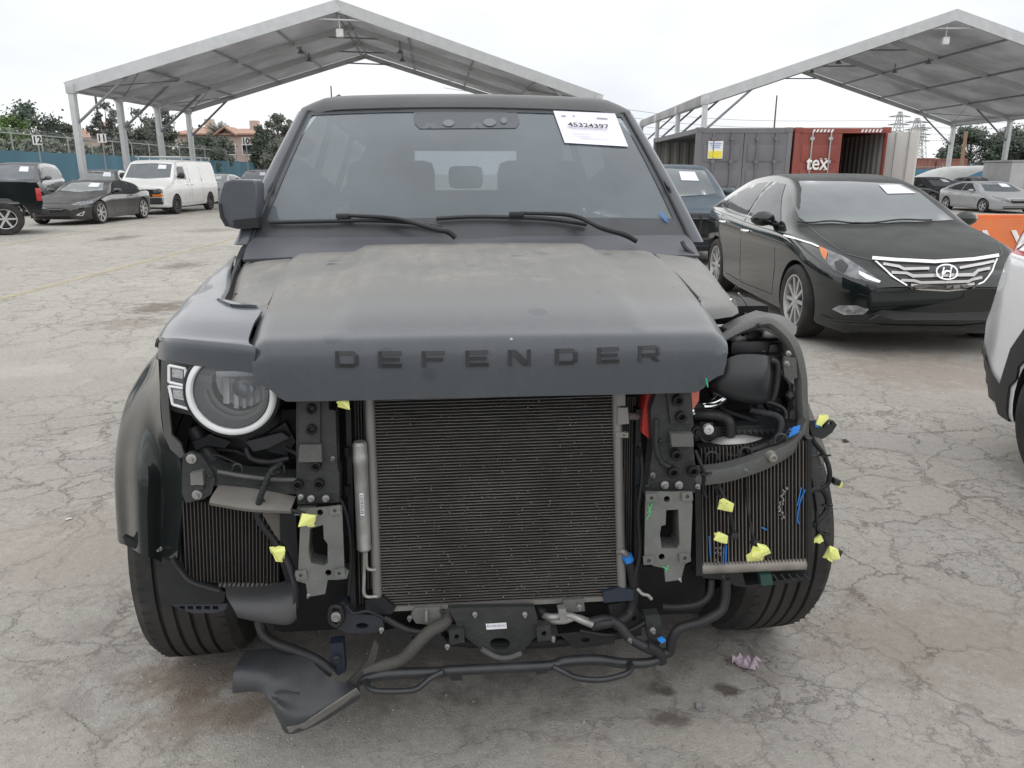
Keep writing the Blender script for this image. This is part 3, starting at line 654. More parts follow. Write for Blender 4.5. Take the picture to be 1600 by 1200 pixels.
def barrier(x, y, rz, lab):
    t = thing('water_barrier', lab, 'barrier', (x, y, 0), rz); L = 2.6; pr = [(-.28, .0), (-.28, .22), (-.13, .38), (-.10, .82), (.10, .82), (.13, .38), (.28, .22), (.28, 0)]
    b = B(); b.plate([(0, y_, z) for y_, z in pr], (L, 0, 0)); obj('shell', b, M_or, t, 25)
    b = B()
    for i in range(6): x0 = .12+i*.40; b.plate([(x0, -.118-.0, .66), (x0+.07, -.118, .66), (x0+.2, -.133, .44), (x0+.13, -.133, .44)], (0, -.008, 0))
    obj('stripes', b, M_wht, t, 0)
    b = B(); b.box((L/2, 0, .84), (L-.1, .1, .05), bev=.015); b.cyl((.3, 0, .84), (.3, 0, .89), .05, 12); obj('filler_lip', b, M_or, t)
barrier(5.1, 10.8, 0, 'orange water barrier with white diagonal stripes between the black sedan hood and the white suv')
# ------------------------------------------------------------ cars
M_rub = mat('tyre_rubber', (.017, .017, .018), .75, var=.3, vs=9, spec=.3, dust=.28, dcol=(.13, .12, .11), ds=8)
M_alloy = mat('alloy_silver', (.50, .50, .50), .32, .7, .1, 9, dust=.25)
M_adark = mat('alloy_dark', (.05, .05, .05), .4, .5)
M_chr = mat('chrome', (.72, .73, .74), .12, 1, .04)
M_win = glass('car_glass', opaque=True, base=(.018, .022, .024), diff=.12, dcol=(.18, .2, .22), ior=1.35)
M_wind = glass('dusty_windshield', opaque=True, base=(.03, .036, .04), diff=.33, dcol=(.27, .31, .33))
M_lens = glass('clear_lens', tint=(.85, .87, .88), rough=.02)
M_refl = mat('lamp_reflector', (.5, .5, .5), .15, .9)
M_lampf = mat('headlamp_face', (.16, .17, .18), .12, .3, .5, 14)
M_amb = mat('amber_lens', (.62, .17, .03), .2); M_red = mat('red_lens', (.42, .02, .025), .15, spec=.7)
M_pap = mat('paper_sheet', (.70, .70, .76), .7, var=.05)
def top_dust(m, coat, rough, c):
    """dust settled on the flat tops of the body: duller and less glossy"""
    n, l = m.node_tree.nodes, m.node_tree.links; b = n['Principled BSDF']; g = n.new('ShaderNodeNewGeometry'); t = n.new('ShaderNodeTexCoord'); s = n.new('ShaderNodeSeparateXYZ'); l.new(t.outputs['Normal'], s.inputs[0])
    no = n.new('ShaderNodeTexNoise'); no.inputs['Scale'].default_value = 5; no.inputs['Detail'].default_value = 8; l.new(t.outputs['Object'], no.inputs[0])
    r = n.new('ShaderNodeMapRange'); r.inputs[1].default_value = .72; r.inputs[2].default_value = .93; l.new(s.outputs[2], r.inputs[0])
    k = n.new('ShaderNodeMath'); k.operation = 'MULTIPLY'; l.new(r.outputs[0], k.inputs[0]); q = n.new('ShaderNodeMapRange'); q.inputs[1].default_value = .3; q.inputs[2].default_value = .7; q.inputs[3].default_value = .92; q.inputs[4].default_value = 1; l.new(no.outputs[0], q.inputs[0]); l.new(q.outputs[0], k.inputs[1])
    for nm, a, e in (('Coat Weight', coat, .02), ('Specular IOR Level', .5, .18), ('Roughness', rough, .6)):
        w = n.new('ShaderNodeMapRange'); w.inputs[3].default_value = a; w.inputs[4].default_value = e; l.new(k.outputs[0], w.inputs[0])
        for li in list(b.inputs[nm].links): l.remove(li)
        l.new(w.outputs[0], b.inputs[nm])
    src = b.inputs['Base Color'].links[0].from_socket; mi = n.new('ShaderNodeMix'); mi.data_type = 'RGBA'; h = n.new('ShaderNodeMath'); h.operation = 'MULTIPLY'; h.inputs[1].default_value = .5; l.new(k.outputs[0], h.inputs[0])
    l.new(h.outputs[0], mi.inputs[0]); l.new(src, mi.inputs[6]); mi.inputs[7].default_value = (c[0]*.7+.035, c[1]*.7+.032, c[2]*.7+.032, 1); l.new(mi.outputs[2], b.inputs['Base Color']); return m
def paint(n, c, rough=.22, dust=.18, coat=.6): return top_dust(mat('paint_'+n, c, rough, .0, .06, 3, dust=dust*.5, dcol=(.22, .20, .185), ds=3, coat=coat), coat, rough, c)
def wheel(parent, x, y, z, r, w, side, steer=0, rim_m=None, spokes=5, rim_f=.70, name='wheel', tread=False, split=1):
    """side -1/+1: which way the rim faces"""
    t = bpy.data.objects.new(name, None); C.objects.link(t); t.parent = parent; t.location = (x, y, z); t.rotation_euler = (0, 0, steer)
    b = B(); rr = r*rim_f; h = w/2
    pr = [(rr, -h*.82), (rr*1.04, -h*.95), (r*.86, -h*1.04), (r*.94, -h*.98), (r*.985, -h*.80), (r, -h*.55)]
    if tread:
        for k in (-.45, -.15, .15, .45): pr += [(r*1.0, h*(k-.045)), (r*.972, h*(k-.03)), (r*.972, h*(k+.03)), (r*1.0, h*(k+.045))]
    pr += [(r, h*.55), (r*.985, h*.80), (r*.94, h*.98), (r*.86, h*1.04), (rr*1.04, h*.95), (rr, h*.82)]
    b.lathe(pr, n=56); ty = obj('tyre', b, M_rub, t, 25)
    if tread:
        g = B()
        for k in range(64):
            a = 2*math.pi*k/64
            for s_ in (-1, 1):
                c = Vector((s_*h*.70, math.cos(a)*r*.987, math.sin(a)*r*.987)); M = Matrix.Translation(c)@Matrix.Rotation(a, 4, 'X')
                g.box((0, 0, 0), (h*.22, .006, .003), M=M)
        obj('tread_blocks', g, M_blk, ty, 0)
    b = B(); o = side*h
    b.lathe([(rr*1.02, -h*.8), (rr*.97, -h*.6), (rr*.93, 0), (rr*.95, h*.6), (rr*1.02, h*.82)]); rm = rim_m or M_alloy
    b.lathe([(rr*1.01, o*.84), (rr*.99, o*.93), (rr*.93, o*.90), (rr*.91, o*.7)])
    b.lathe([(.001, o*.80), (rr*.16, o*.80), (rr*.2, o*.70), (rr*.2, o*.2)], n=20)
    for k in range(spokes):
        a0 = 2*math.pi*k/spokes
        for dd in ((-.13, .13) if split == 2 else (0,)):
            a = a0+dd; a1 = a0+dd*1.9; wd = rr*(.20 if split == 1 else .11)*(5/max(5, spokes))**.6
            p0 = Vector((o*.76, math.cos(a0)*rr*.14, math.sin(a0)*rr*.14)); p1 = Vector((o*.80, math.cos(a1 if split == 2 else a)*rr*.95, math.sin(a1 if split == 2 else a)*rr*.95))
            d = (p1-p0).normalized(); s_ = d.cross(Vector((1, 0, 0))).normalized(); th = Vector((-side*.025, 0, 0))
            b.plate([p0-s_*wd*.55, p1-s_*wd*.5, p1+s_*wd*.5, p0+s_*wd*.55], th)
    obj('rim', b, rm, t, 30)
    b = B(); b.lathe([(.001, -o*.1), (rr*.8, -o*.1), (rr*.8, o*.05), (.001, o*.05)], n=24); obj('brake_disc', b, M_adark, t, 30)
    return t
def body_mesh(sp, n=110):
    """closed lofted car body; s along +y from the nose"""
    L, W_ = sp['L'], sp['W']; top, belt, hw, bot = sp['top'], sp['belt'], sp['hw'], sp['bot']; tum = sp.get('tum', .40); bf, br_ = sp.get('bow', (.30, .22))
    ss = []
    for k in range(n+1):
        f = k/n; ss.append(L*(f-.055*math.sin(2*math.pi*f)))
    ss = sorted(set([0, .012, .03, .06]+[round(s, 4) for s in ss if s > .08 and s < L-.06]+[L-.04, L-.015, L])); rows = []
    for s in ss:
        w = smc(hw, s); zt = smc(top, s); zb = min(smc(belt, s), zt-.02); z0 = smc(bot, s); zm = z0+(zb-z0)*.55
        c = zt-zb; rw = max(.05, w*.955-.02-c*tum); k = min(1, c/.25); sh = sp.get('side', .03)
        pts = [(w*.90, z0), (w*.965, z0+.03), (w*.985, z0+(zb-z0)*.22), (w*(1-sh*.15), zm), (w*(1.0), z0+(zb-z0)*.78), (w*.985, zb-.02), (w*.955, zb),
               (w*.955-(w*.955-rw)*.5, zb+c*.55*1.0), (rw+.0*k, zb+c*.86), (rw-.07*min(1, w), zb+c*.965), (rw*.6, zt-.006*k), (0, zt)]
        if k < 1:
            hz = [zb+(zt-zb)*q for q in (.35, .6, .78, .93)]; hx = [w*.90, w*.80, w*.66, w*.38]
            for i in range(4): pts[7+i] = (pts[7+i][0]*k+hx[i]*(1-k), pts[7+i][1]*k+hz[i]*(1-k))
        q = cat([(x, 0, z) for x, z in pts], 3); row = []
        ff = max(0, 1-s/ .9)**1.4*bf; fr = max(0, 1-(L-s)/.8)**1.4*br_
        for p in q:
            u = min(1, abs(p.x)/(W_/2)); y = s+(ff-fr)*u**2.6; row.append(Vector((p.x, y, p.z)))
        rows.append(row+[Vector((-p.x, p.y, p.z)) for p in row[:-1]][::-1])
    b = B(); m = len(rows[0]); b.add([p for r in rows for p in r], [[i*m+j, i*m+(j+1) % m, (i+1)*m+(j+1) % m, (i+1)*m+j] for i in range(len(rows)-1) for j in range(m)]+[list(range(m))[::-1], [(len(rows)-1)*m+j for j in range(m)]])
    return b
def car_body(sp, parent, m):
    b = body_mesh(sp); o = obj('body', b, m, parent, 32, mats=[m, M_blk]); cut = []
    r = sp['wr']*1.13
    for y in sp['axles']:
        for sx in (-1, 1):
            c = B(); c.cyl((sx*(sp['W']/2-.26), y, sp['wr']*.98), (sx*(sp['W']/2+.4), y, sp['wr']*.98), r, 40); q = obj('cut', c, M_blk, None, 0); q.parent = parent
            md = o.modifiers.new('b', 'BOOLEAN'); md.object = q; md.operation = 'DIFFERENCE'; md.solver = 'EXACT'; cut.append(q)
    dg = bpy.context.evaluated_depsgraph_get(); dg.update(); me = bpy.data.meshes.new_from_object(o.evaluated_get(dg)); o.modifiers.clear(); o.data = me
    for q in cut: bpy.data.objects.remove(q)
    for p in me.polygons:
        c = p.center
        for y in sp['axles']:
            if (c.y-y)**2+(c.z-sp['wr']*.98)**2 < (r*1.004)**2: p.material_index = 1
    me.polygons.foreach_set('use_smooth', [True]*len(me.polygons)); me.set_sharp_from_angle(angle=R(32)); return o
def bvh(o):
    me = o.data; return BVHTree.FromPolygons([v.co for v in me.vertices], [list(p.vertices) for p in me.polygons])
F_FRONT = lambda x, z: (Vector((x, -3, z)), Vector((0, 1, 0)))
def F_SIDE(sx): return lambda y, z: (Vector((sx*3, y, z)), Vector((-sx, 0, 0)))
F_REAR = lambda x, z: (Vector((x, 9, z)), Vector((0, -1, 0)))
F_TOP = lambda x, y: (Vector((x, y, 4)), Vector((0, 0, -1)))
def ring(poly, w):
    """thin strip loop: list of quads along a 2D polyline"""
    out = []
    for a, c in zip(poly, poly[1:]):
        a, c = Vector(a), Vector(c); d = (c-a)
        if d.length < 1e-6: continue
        d.normalize(); n_ = Vector((-d.y, d.x))*w/2; out.append([a-n_-d*w*.3, c-n_+d*w*.3, c+n_+d*w*.3, a+n_-d*w*.3])
    return out
def strips(bv, line, w, fn, off=.003, res=.12, b=None):
    b = b or B()
    for q in ring(line, w): cast_panel(bv, q, res, fn, off, b)
    return b
def mir(p): return [(-x, z) for x, z in p][::-1]
def make_car(name, label, cat_, x, D, rz, sp, m, front=True, sticker=True, group=None):
    """nose at local y=0 facing -y"""
    t = thing(name, label, cat_, (x, D, 0), rz, group); t.scale = (1, 1, sp.get('zs', 1)); o = car_body(sp, t, m); bv = bvh(o)
    for p in sp.get('ws', []): obj('windshield', cast_panel(bv, p, .09, F_FRONT, .004), M_wind, t, 60)
    for p in sp.get('rw', []): obj('rear_window', cast_panel(bv, p, .09, F_REAR, .004), M_win, t, 60)
    for sx in (-1, 1):
        for p in sp.get('sw', []): obj('side_window', cast_panel(bv, p, .08, F_SIDE(sx), .004), M_win, t, 60)
        b = B()
        for ln in sp.get('lines', []): strips(bv, ln, .009, F_SIDE(sx), .002, .12, b)
        if b.v: obj('door_seam', b, M_blk, t, 0)
        for (hy, hz) in sp.get('handles', []):
            h = bv.ray_cast(Vector((sx*3, hy, hz)), Vector((-sx, 0, 0)))
            if h[0]: b = B(); b.tube([h[0]+Vector((0, -.09, 0)), h[0]+Vector((sx*.035, -.06, 0)), h[0]+Vector((sx*.035, .06, 0)), h[0]+Vector((0, .09, 0))], .013, 8, st=4); obj('door_handle', b, sp.get('hm', m), t)
        for p in sp.get('chrome', []): obj('window_trim', strips(bv, p, .022, F_SIDE(sx), .006), M_chr, t, 0)
        if 'clad' in sp:
            for p in sp['clad']: obj('cladding', cast_panel(bv, p, .06, F_SIDE(sx), .012), M_blk, t, 60)
    for k in ('head', 'tail', 'amber', 'fog'):
        mm = {'head': M_lampf, 'tail': M_red, 'amber': M_amb, 'fog': M_lampf}[k]; nm = {'head': 'headlight', 'tail': 'tail_light', 'amber': 'turn_signal', 'fog': 'fog_light'}[k]
        for p in sp.get(k, []):
            for q in (p, mir(p)):
                b = cast_panel(bv, q, .05, F_REAR if k == 'tail' else F_FRONT, .006)
                if b.v: obj(nm, b, mm, t, 60)
    for p in sp.get('grille', []): obj('grille', cast_panel(bv, p, .06, F_FRONT, .005), M_blk, t, 60)
    for p, w in sp.get('gchrome', []):
        b = strips(bv, p, w, F_FRONT, .012, .06)
        if b.v: obj('grille_trim', b, M_chr, t, 0)
    if 'bumper' in sp:
        for p in sp['bumper']: obj('bumper', cast_panel(bv, p, .08, F_FRONT, .01), M_blk, t, 60)
    if sticker and 'st' in sp: obj('paper_label', cast_panel(bv, sp['st'], .08, F_FRONT, .012), M_pap, t, 0)
    if 'mir' in sp:
        my, mz = sp['mir']; W2 = sp['W']/2; big = sp.get('mbig', 1)
        for sx in (-1, 1):
            b = B(); b.blob((sx*(W2+.06), my, mz), (.12, .06*big, .075*big), 2, M=None); b.tube([(sx*(W2-.13), my+.05, mz-.06), (sx*W2, my+.02, mz-.03)], [.03, .035], 8, sm=False); obj('mirror', b, sp.get('mm', m), t, 60)
    for i, y in enumerate(sp['axles']):
        for sx in (-1, 1): wheel(t, sx*(sp['W']/2-.115-sp.get('inset', 0)), y, sp['wr'], sp['wr'], sp.get('ww', .22), sx, 0, sp.get('rim'), sp.get('spokes', 5), sp.get('rf', .70), split=sp.get('split', 1))
    b = B(); b.box((0, sp['L']/2, .32), (sp['W']-.55, sp['L']-1.0, .22)); obj('underbody', b, M_blk, t, 0)
    return t, o, bv
SED = dict(L=4.82, W=1.83, zs=.955, wr=.335, axles=(.93, 3.725),
 top=[(0, .60), (.04, .70), (.25, .775), (.6, .875), (1.0, .955), (1.28, 1.01), (1.65, 1.19), (2.05, 1.375), (2.35, 1.445), (2.8, 1.475), (3.35, 1.435), (3.9, 1.27), (4.25, 1.145), (4.6, 1.09), (4.76, 1.02), (4.82, .80)],
 belt=[(0, .56), (.04, .62), (.3, .70), (.8, .81), (1.28, .915), (2.4, .955), (3.6, 1.01), (4.3, 1.03), (4.7, .99), (4.82, .76)],
 hw=[(0, .62), (.05, .72), (.2, .80), (.5, .865), (.9, .905), (1.4, .915), (3.5, .915), (4.2, .89), (4.6, .82), (4.82, .68)],
 bot=[(0, .30), (.03, .22), (.15, .17), (.6, .17), (4.3, .19), (4.7, .28), (4.82, .42)],
 ws=[[(-.66, 1.015), (-.52, 1.38), (0, 1.41), (.52, 1.38), (.66, 1.015), (.35, .99), (0, .985), (-.35, .99)]],
 rw=[[(-.6, 1.12), (-.48, 1.36), (.48, 1.36), (.6, 1.12)]],
 sw=[[(1.62, 1.0), (2.28, 1.36), (2.62, 1.385), (2.66, 1.01)], [(2.72, 1.01), (2.68, 1.385), (3.1, 1.36), (3.52, 1.24), (3.56, 1.06)], [(3.60, 1.07), (3.57, 1.215), (3.86, 1.10)]],
 lines=[[(1.55, .92), (1.47, .6), (1.52, .3), (2.62, .27), (2.68, .98)], [(2.68, .28), (3.35, .30), (3.42, .55), (3.62, .78), (3.66, 1.02)]], handles=[(2.48, .86), (3.42, .90)],
 head=[[(.42, .60), (.52, .70), (.80, .80), (.78, .70), (.62, .58)]], tail=[[(.5, .95), (.8, .93), (.82, .8), (.55, .82)]],
 grille=[[(-.40, .66), (.40, .66), (.30, .48), (-.30, .48)], [(-.6, .34), (.6, .34), (.55, .22), (-.55, .22)]], st=[(.12, 1.20), (.12, 1.36), (.40, 1.35), (.44, 1.19)], mir=(1.75, 1.03))
def var(base, **k): d = dict(base); d.update(k); return d
def xf(sp, sl=1, sz=1, sw=1, **k):
    """resized copy of a car spec"""
    d = dict(sp)
    for c in ('top', 'belt', 'bot'): d[c] = [(a*sl, b*sz) for a, b in sp[c]]
    d['hw'] = [(a*sl, b*sw) for a, b in sp['hw']]; d['L'] = sp['L']*sl; d['W'] = sp['W']*sw; d['axles'] = tuple(a*sl for a in sp['axles'])
    for c in ('ws', 'rw', 'head', 'tail', 'grille', 'amber', 'fog', 'bumper'):
        if c in sp: d[c] = [[(x*sw, z*sz) for x, z in p] for p in sp[c]]
    for c in ('sw', 'lines', 'clad', 'chrome'):
        if c in sp: d[c] = [[(y*sl, z*sz) for y, z in p] for p in sp[c]]
    d['handles'] = [(a*sl, b*sz) for a, b in sp.get('handles', [])]
    if 'gchrome' in sp: d['gchrome'] = [([(x*sw, z*sz) for x, z in p], w) for p, w in sp['gchrome']]
    if 'st' in sp: d['st'] = [(x*sw, z*sz) for x, z in sp['st']]
    if 'mir' in sp: d['mir'] = (sp['mir'][0]*sl, sp['mir'][1]*sz)
    d.update(k); return d
# ---- the big black sedan
P_blk = paint('black_gloss', (.004, .008, .008), .08, .04, .45)
SO_X, SO_D = 3.385, 5.83
son = var(SED, tum=.53, ws=[], st=None, head=[], grille=[], spokes=10, ww=.225, rf=.72, split=1, hm=M_chr, chrome=[[(1.50, .965), (2.6, 1.0), (3.5, 1.03), (3.85, 1.085)]])
son.pop('st')
ts, so_, sbv = make_car('black_sedan', 'large glossy black sedan with a chrome slatted grille parked right of the wrecked suv', 'car', SO_X, SO_D, R(-.5), son, P_blk)
bpy.context.view_layer.update()
MSO = ts.matrix_world.copy(); MSOI = MSO.inverted()
def S_PX(px, py): return MSOI@EYE, (MSOI.to_3x3()@ray(px, py))
def sp_(name, poly, m, off=.004, res=14, par=None, ang=60):
    b = cast_panel(sbv, poly, res, S_PX, off)
    return obj(name, b, m, par or ts, ang) if b.v else None
def ss_(name, line, w, m, off=.006, par=None, closed=False):
    b = B()
    if closed: line = line+[line[0]]
    for q in ring(line, w): cast_panel(sbv, q, 9, S_PX, off, b)
    return obj(name, b, m, par or ts, 0) if b.v else None
sp_('windshield', [(1232, 287), (1251, 283), (1330, 284), (1408, 288), (1436, 301), (1466, 325), (1490, 344), (1420, 348), (1330, 350), (1262, 350), (1248, 340), (1238, 312)], M_wind, .004)
sp_('paper_label', [(1373, 290), (1404, 290), (1431, 303), (1386, 304)], M_pap, .01)
# wipers
for a, c in (((1246, 349), (1335, 350)), ((1335, 351), (1455, 345))): 
    b = B(); pts = []
    for k in range(9):
        o, d = S_PX(a[0]+(c[0]-a[0])*k/8, a[1]+(c[1]-a[1])*k/8+1.5*math.sin(k)); h = sbv.ray_cast(o, d.normalized())
        if h[0]: pts.append(h[0]+h[1]*.02)
    if len(pts) > 2: b.tube(pts, .009, 6, st=2); obj('wiper', b, M_blk, ts)
hl = sp_('headlight', [(1280, 385), (1292, 390), (1320, 402), (1350, 421), (1378, 440), (1372, 443), (1330, 434), (1302, 422), (1287, 404)], M_lampf, .005, 7)
sp_('turn_signal', [(1280, 386), (1288, 389), (1294, 394), (1291, 407), (1285, 400)], M_amb, .01, 6, hl)
sp_('projector', [(1304, 410), (1316, 406), (1326, 416), (1318, 428), (1308, 422)], M_adark, .009, 5, hl)
sp_('led_strip', [(1342, 424), (1356, 430), (1376, 439), (1374, 442), (1354, 436), (1343, 429)], M_chr, .01, 5, hl)
sp_('grille', [(1369, 408), (1460, 412), (1556, 405), (1548, 425), (1534, 441), (1510, 451), (1440, 453), (1416, 446), (1392, 430)], M_blk, .004, 9)
ss_('grille_trim', [(1364, 406), (1400, 409), (1460, 412), (1520, 408), (1558, 402)], 5.0, M_chr, .02)
ss_('grille_trim', [(1367, 409), (1392, 431), (1416, 446), (1440, 452), (1480, 454), (1511, 451), (1535, 441), (1549, 425), (1557, 406)], 2.2, M_chr, .014)
M_sil = mat('grille_silver', (.42, .41, .40), .3, .6)
for ln in ([(1381, 414), (1404, 418), (1412, 422), (1450, 421)], [(1500, 420), (1534, 414), (1552, 410)], [(1394, 427), (1416, 428), (1426, 432), (1468, 431), (1520, 430), (1528, 424), (1545, 421)], [(1409, 438), (1428, 439), (1438, 442), (1478, 441), (1512, 440), (1518, 437), (1532, 434)], [(1424, 446), (1446, 447), (1478, 449), (1510, 446), (1520, 444)]): ss_('slat', ln, 4.2, M_sil, .012)
el = [(1477+16*math.cos(k*.3142), 428+9.5*math.sin(k*.3142)) for k in range(20)]
em = ss_('emblem', el, 2.0, M_chr, .03, closed=True)
for ln in ([(1469, 434), (1473, 423)], [(1481, 434), (1485, 422)], [(1470, 430), (1476, 427), (1483, 428)]): ss_('emblem_stroke', ln, 2.6, M_chr, .03, em)
sp_('fog_light', [(1301, 483), (1312, 477), (1338, 477), (1357, 483), (1350, 491), (1320, 492)], mat('fog_face', (.34, .35, .36), .15, .4, .6, 20), .008, 6)
sp_('bumper_insert', [(1362, 491), (1378, 484), (1400, 486), (1470, 489), (1546, 486), (1546, 500), (1400, 500)], M_blk, .004, 12)
ss_('bumper_lip', [(1282, 492), (1300, 499), (1350, 503), (1376, 489)], 2.5, M_adark, .008)
ss_('bumper_lip', [(1300, 504), (1400, 509), (1500, 510), (1556, 504)], 3, M_adark, .008)
ss_('hood_seam', [(1262, 352), (1282, 370), (1320, 396), (1358, 406), (1364, 406)], 1.6, M_blk, .003)
ss_('hood_seam', [(1558, 402), (1566, 398), (1560, 378)], 1.6, M_blk, .003)
ss_('fender_trim', [(1226, 368), (1245, 374), (1268, 381), (1279, 386)], 2.4, M_chr, .008)
# ---- background cars
P_dk = paint('dark_grey', (.02, .023, .026), .2, .2); P_wh = paint('white', (.66, .66, .645), .25, .08); P_sv = paint('silver', (.32, .33, .34), .25, .15, .4); P_bl = paint('navy', (.016, .045, .072), .25, .25)
P_gr = paint('green_black', (.012, .018, .015), .2, .15); P_gy = paint('slate_grey', (.07, .075, .085), .25, .25)
COU = dict(L=4.79, W=1.88, zs=.95, wr=.345, axles=(.98, 3.73),
 top=[(0, .50), (.05, .60), (.4, .70), (1.0, .83), (1.55, .91), (1.75, .97), (2.15, 1.18), (2.45, 1.27), (2.9, 1.30), (3.5, 1.20), (4.0, 1.04), (4.4, .96), (4.7, .90), (4.79, .72)],
 belt=[(0, .46), (.05, .52), (.5, .64), (1.2, .80), (1.7, .87), (3.0, .88), (3.7, .93), (4.4, .90), (4.79, .66)],
 hw=[(0, .50), (.06, .62), (.25, .74), (.6, .86), (1.0, .93), (1.6, .90), (2.6, .89), (3.5, .94), (4.2, .92), (4.6, .82), (4.79, .6)],
 bot=[(0, .28), (.1, .18), (.6, .15), (4.3, .18), (4.79, .4)],
 ws=[[(-.64, .98), (-.48, 1.20), (0, 1.23), (.48, 1.20), (.64, .98), (0, .93)]], rw=[[(-.5, 1.02), (-.4, 1.2), (.4, 1.2), (.5, 1.02)]],
 sw=[[(1.98, .93), (2.4, 1.19), (2.9, 1.21), (3.15, 1.17), (3.2, .95)], [(3.25, .96), (3.22, 1.15), (3.62, 1.02)]], lines=[[(1.85, .86), (1.8, .5), (1.9, .26), (3.05, .27), (3.2, .6), (3.2, .9)]], handles=[(3.0, .80)],
 head=[[(.50, .60), (.60, .67), (.84, .70), (.86, .63), (.70, .57)]], tail=[[(.5, .8), (.8, .85), (.82, .68), (.5, .7)]],
 grille=[[(-.30, .50), (.30, .50), (.36, .44), (.28, .38), (-.28, .38), (-.36, .44)], [(-.5, .26), (.5, .26), (.45, .20), (-.45, .20)]], gchrome=[([(-.33, .47), (0, .475), (.33, .47)], .014), ([(.62, .30), (.74, .40), (.70, .28), (.62, .30)], .02), ([(-.62, .30), (-.74, .40), (-.70, .28), (-.62, .30)], .02)],
 st=[(.12, 1.08), (.12, 1.19), (.40, 1.18), (.42, 1.07)], mir=(1.95, .98), spokes=7, rf=.76)
VAN = dict(L=5.55, W=2.0, zs=.93, wr=.37, axles=(.98, 4.42), tum=.14, bow=(.16, .05), side=.0,
 top=[(0, .96), (.04, 1.06), (.35, 1.13), (.75, 1.22), (.95, 1.30), (1.35, 1.72), (1.62, 1.98), (1.85, 2.04), (3, 2.07), (5.2, 2.06), (5.45, 2.0), (5.55, 1.7)],
 belt=[(0, .90), (.1, 1.0), (.6, 1.08), (1.0, 1.15), (5.4, 1.2), (5.55, 1.1)],
 hw=[(0, .84), (.05, .92), (.3, .97), (.8, 1.0), (5.3, 1.0), (5.5, .96), (5.55, .9)], bot=[(0, .42), (.05, .30), (.4, .26), (5.2, .3), (5.55, .45)],
 ws=[[(-.80, 1.38), (-.74, 1.88), (0, 1.92), (.74, 1.88), (.80, 1.38), (0, 1.33)]], sw=[[(1.35, 1.32), (1.55, 1.72), (1.68, 1.80), (2.15, 1.80), (2.2, 1.30)]],
 rw=[[(-.7, 1.3), (-.66, 1.8), (.66, 1.8), (.7, 1.3)]],
 lines=[[(1.28, 1.2), (1.3, .4), (2.22, .38), (2.25, 1.85)], [(2.5, 1.9), (2.48, .4), (3.7, .4), (3.72, 1.9)]], handles=[(2.12, 1.1), (2.6, 1.1)],
 grille=[[(-.80, .97), (.80, .97), (.80, .66), (-.80, .66)]], bumper=[[(-.86, .64), (.86, .64), (.84, .40), (-.84, .40)]], amber=[[(.50, .78), (.86, .78), (.86, .68), (.50, .68)]], head=[[(.54, .95), (.86, .94), (.86, .81), (.54, .81)]], tail=[[(.8, 1.1), (.95, 1.1), (.95, .75), (.8, .75)]],
 gchrome=[([(-.14, .84), (.14, .84)], .05), ([(-.05, .87), (.05, .87)], .03), ([(-.05, .81), (.05, .81)], .03)], st=[(.28, 1.70), (.28, 1.86), (.56, 1.84), (.58, 1.69)], mir=(1.45, 1.45), mbig=1.6, mm=M_blk, spokes=8, rim=M_adark, rf=.62)
SUVS = dict(L=4.65, W=1.90, zs=.95, wr=.36, axles=(.92, 3.62), tum=.30, bow=(.22, .14),
 top=[(0, .80), (.04, .92), (.3, 1.0), (.8, 1.07), (1.15, 1.13), (1.5, 1.38), (1.8, 1.58), (2.1, 1.68), (2.8, 1.71), (3.8, 1.66), (4.25, 1.52), (4.5, 1.25), (4.62, 1.05), (4.65, .8)],
 belt=[(0, .74), (.1, .86), (.6, .96), (1.2, 1.04), (3.6, 1.10), (4.4, 1.12), (4.65, .76)],
 hw=[(0, .72), (.05, .80), (.3, .90), (.8, .94), (3.8, .95), (4.3, .90), (4.65, .78)], bot=[(0, .35), (.05, .26), (.5, .22), (4.2, .24), (4.65, .45)],
 ws=[[(-.70, 1.17), (-.60, 1.58), (0, 1.62), (.60, 1.58), (.70, 1.17), (0, 1.12)]], rw=[[(-.66, 1.2), (-.58, 1.55), (.58, 1.55), (.66, 1.2)]],
 sw=[[(1.5, 1.12), (2.0, 1.52), (2.45, 1.58), (2.48, 1.13)], [(2.55, 1.13), (2.52, 1.58), (3.35, 1.55), (3.42, 1.16)], [(3.5, 1.17), (3.45, 1.53), (3.8, 1.48), (4.15, 1.25), (4.1, 1.19)]],
 lines=[[(1.4, 1.0), (1.35, .4), (2.5, .38), (2.52, 1.1)], [(2.52, .4), (3.2, .42), (3.45, .8), (3.46, 1.1)]], handles=[(2.35, .98), (3.3, 1.0)],
 head=[[(.45, .84), (.80, .92), (.84, .82), (.5, .74)]], tail=[[(.62, 1.05), (.9, 1.1), (.92, .85), (.66, .88)]], grille=[[(-.42, .84), (.42, .84), (.38, .60), (-.38, .60)], [(-.6, .45), (.6, .45), (.55, .32), (-.55, .32)]], st=[(.15, 1.40), (.15, 1.56), (.42, 1.55), (.45, 1.39)], mir=(1.65, 1.2))
def car_at(px, py, D=None): p = gnd(px, py); return p.x, p.y
make_car('black_coupe', 'low black sports coupe with silver wheels parked in front of the white van', 'car', -12.85, 21.9, R(1), COU, paint('coupe_black', (.009, .010, .011), .1, .08, 1), True)
van, vo, vbv = make_car('white_van', 'white cargo van with a roof rack and black grille parked on the left', 'van', -13.1, 27.6, R(1.5), VAN, P_wh)
b = B()
for y in (2.3, 3.3, 4.3, 5.2): b.tube([(-.8, y, 2.18), (.8, y, 2.18)], .025, 6, sm=False)
for x in (-.8, .8): b.tube([(x, 2.1, 2.18), (x, 5.3, 2.18)], .025, 6, sm=False); [b.tube([(x, y, 2.05), (x, y, 2.18)], .02, 6, sm=False) for y in (2.3, 3.3, 4.3, 5.2)]
obj('roof_rack', b, M_alu, van)
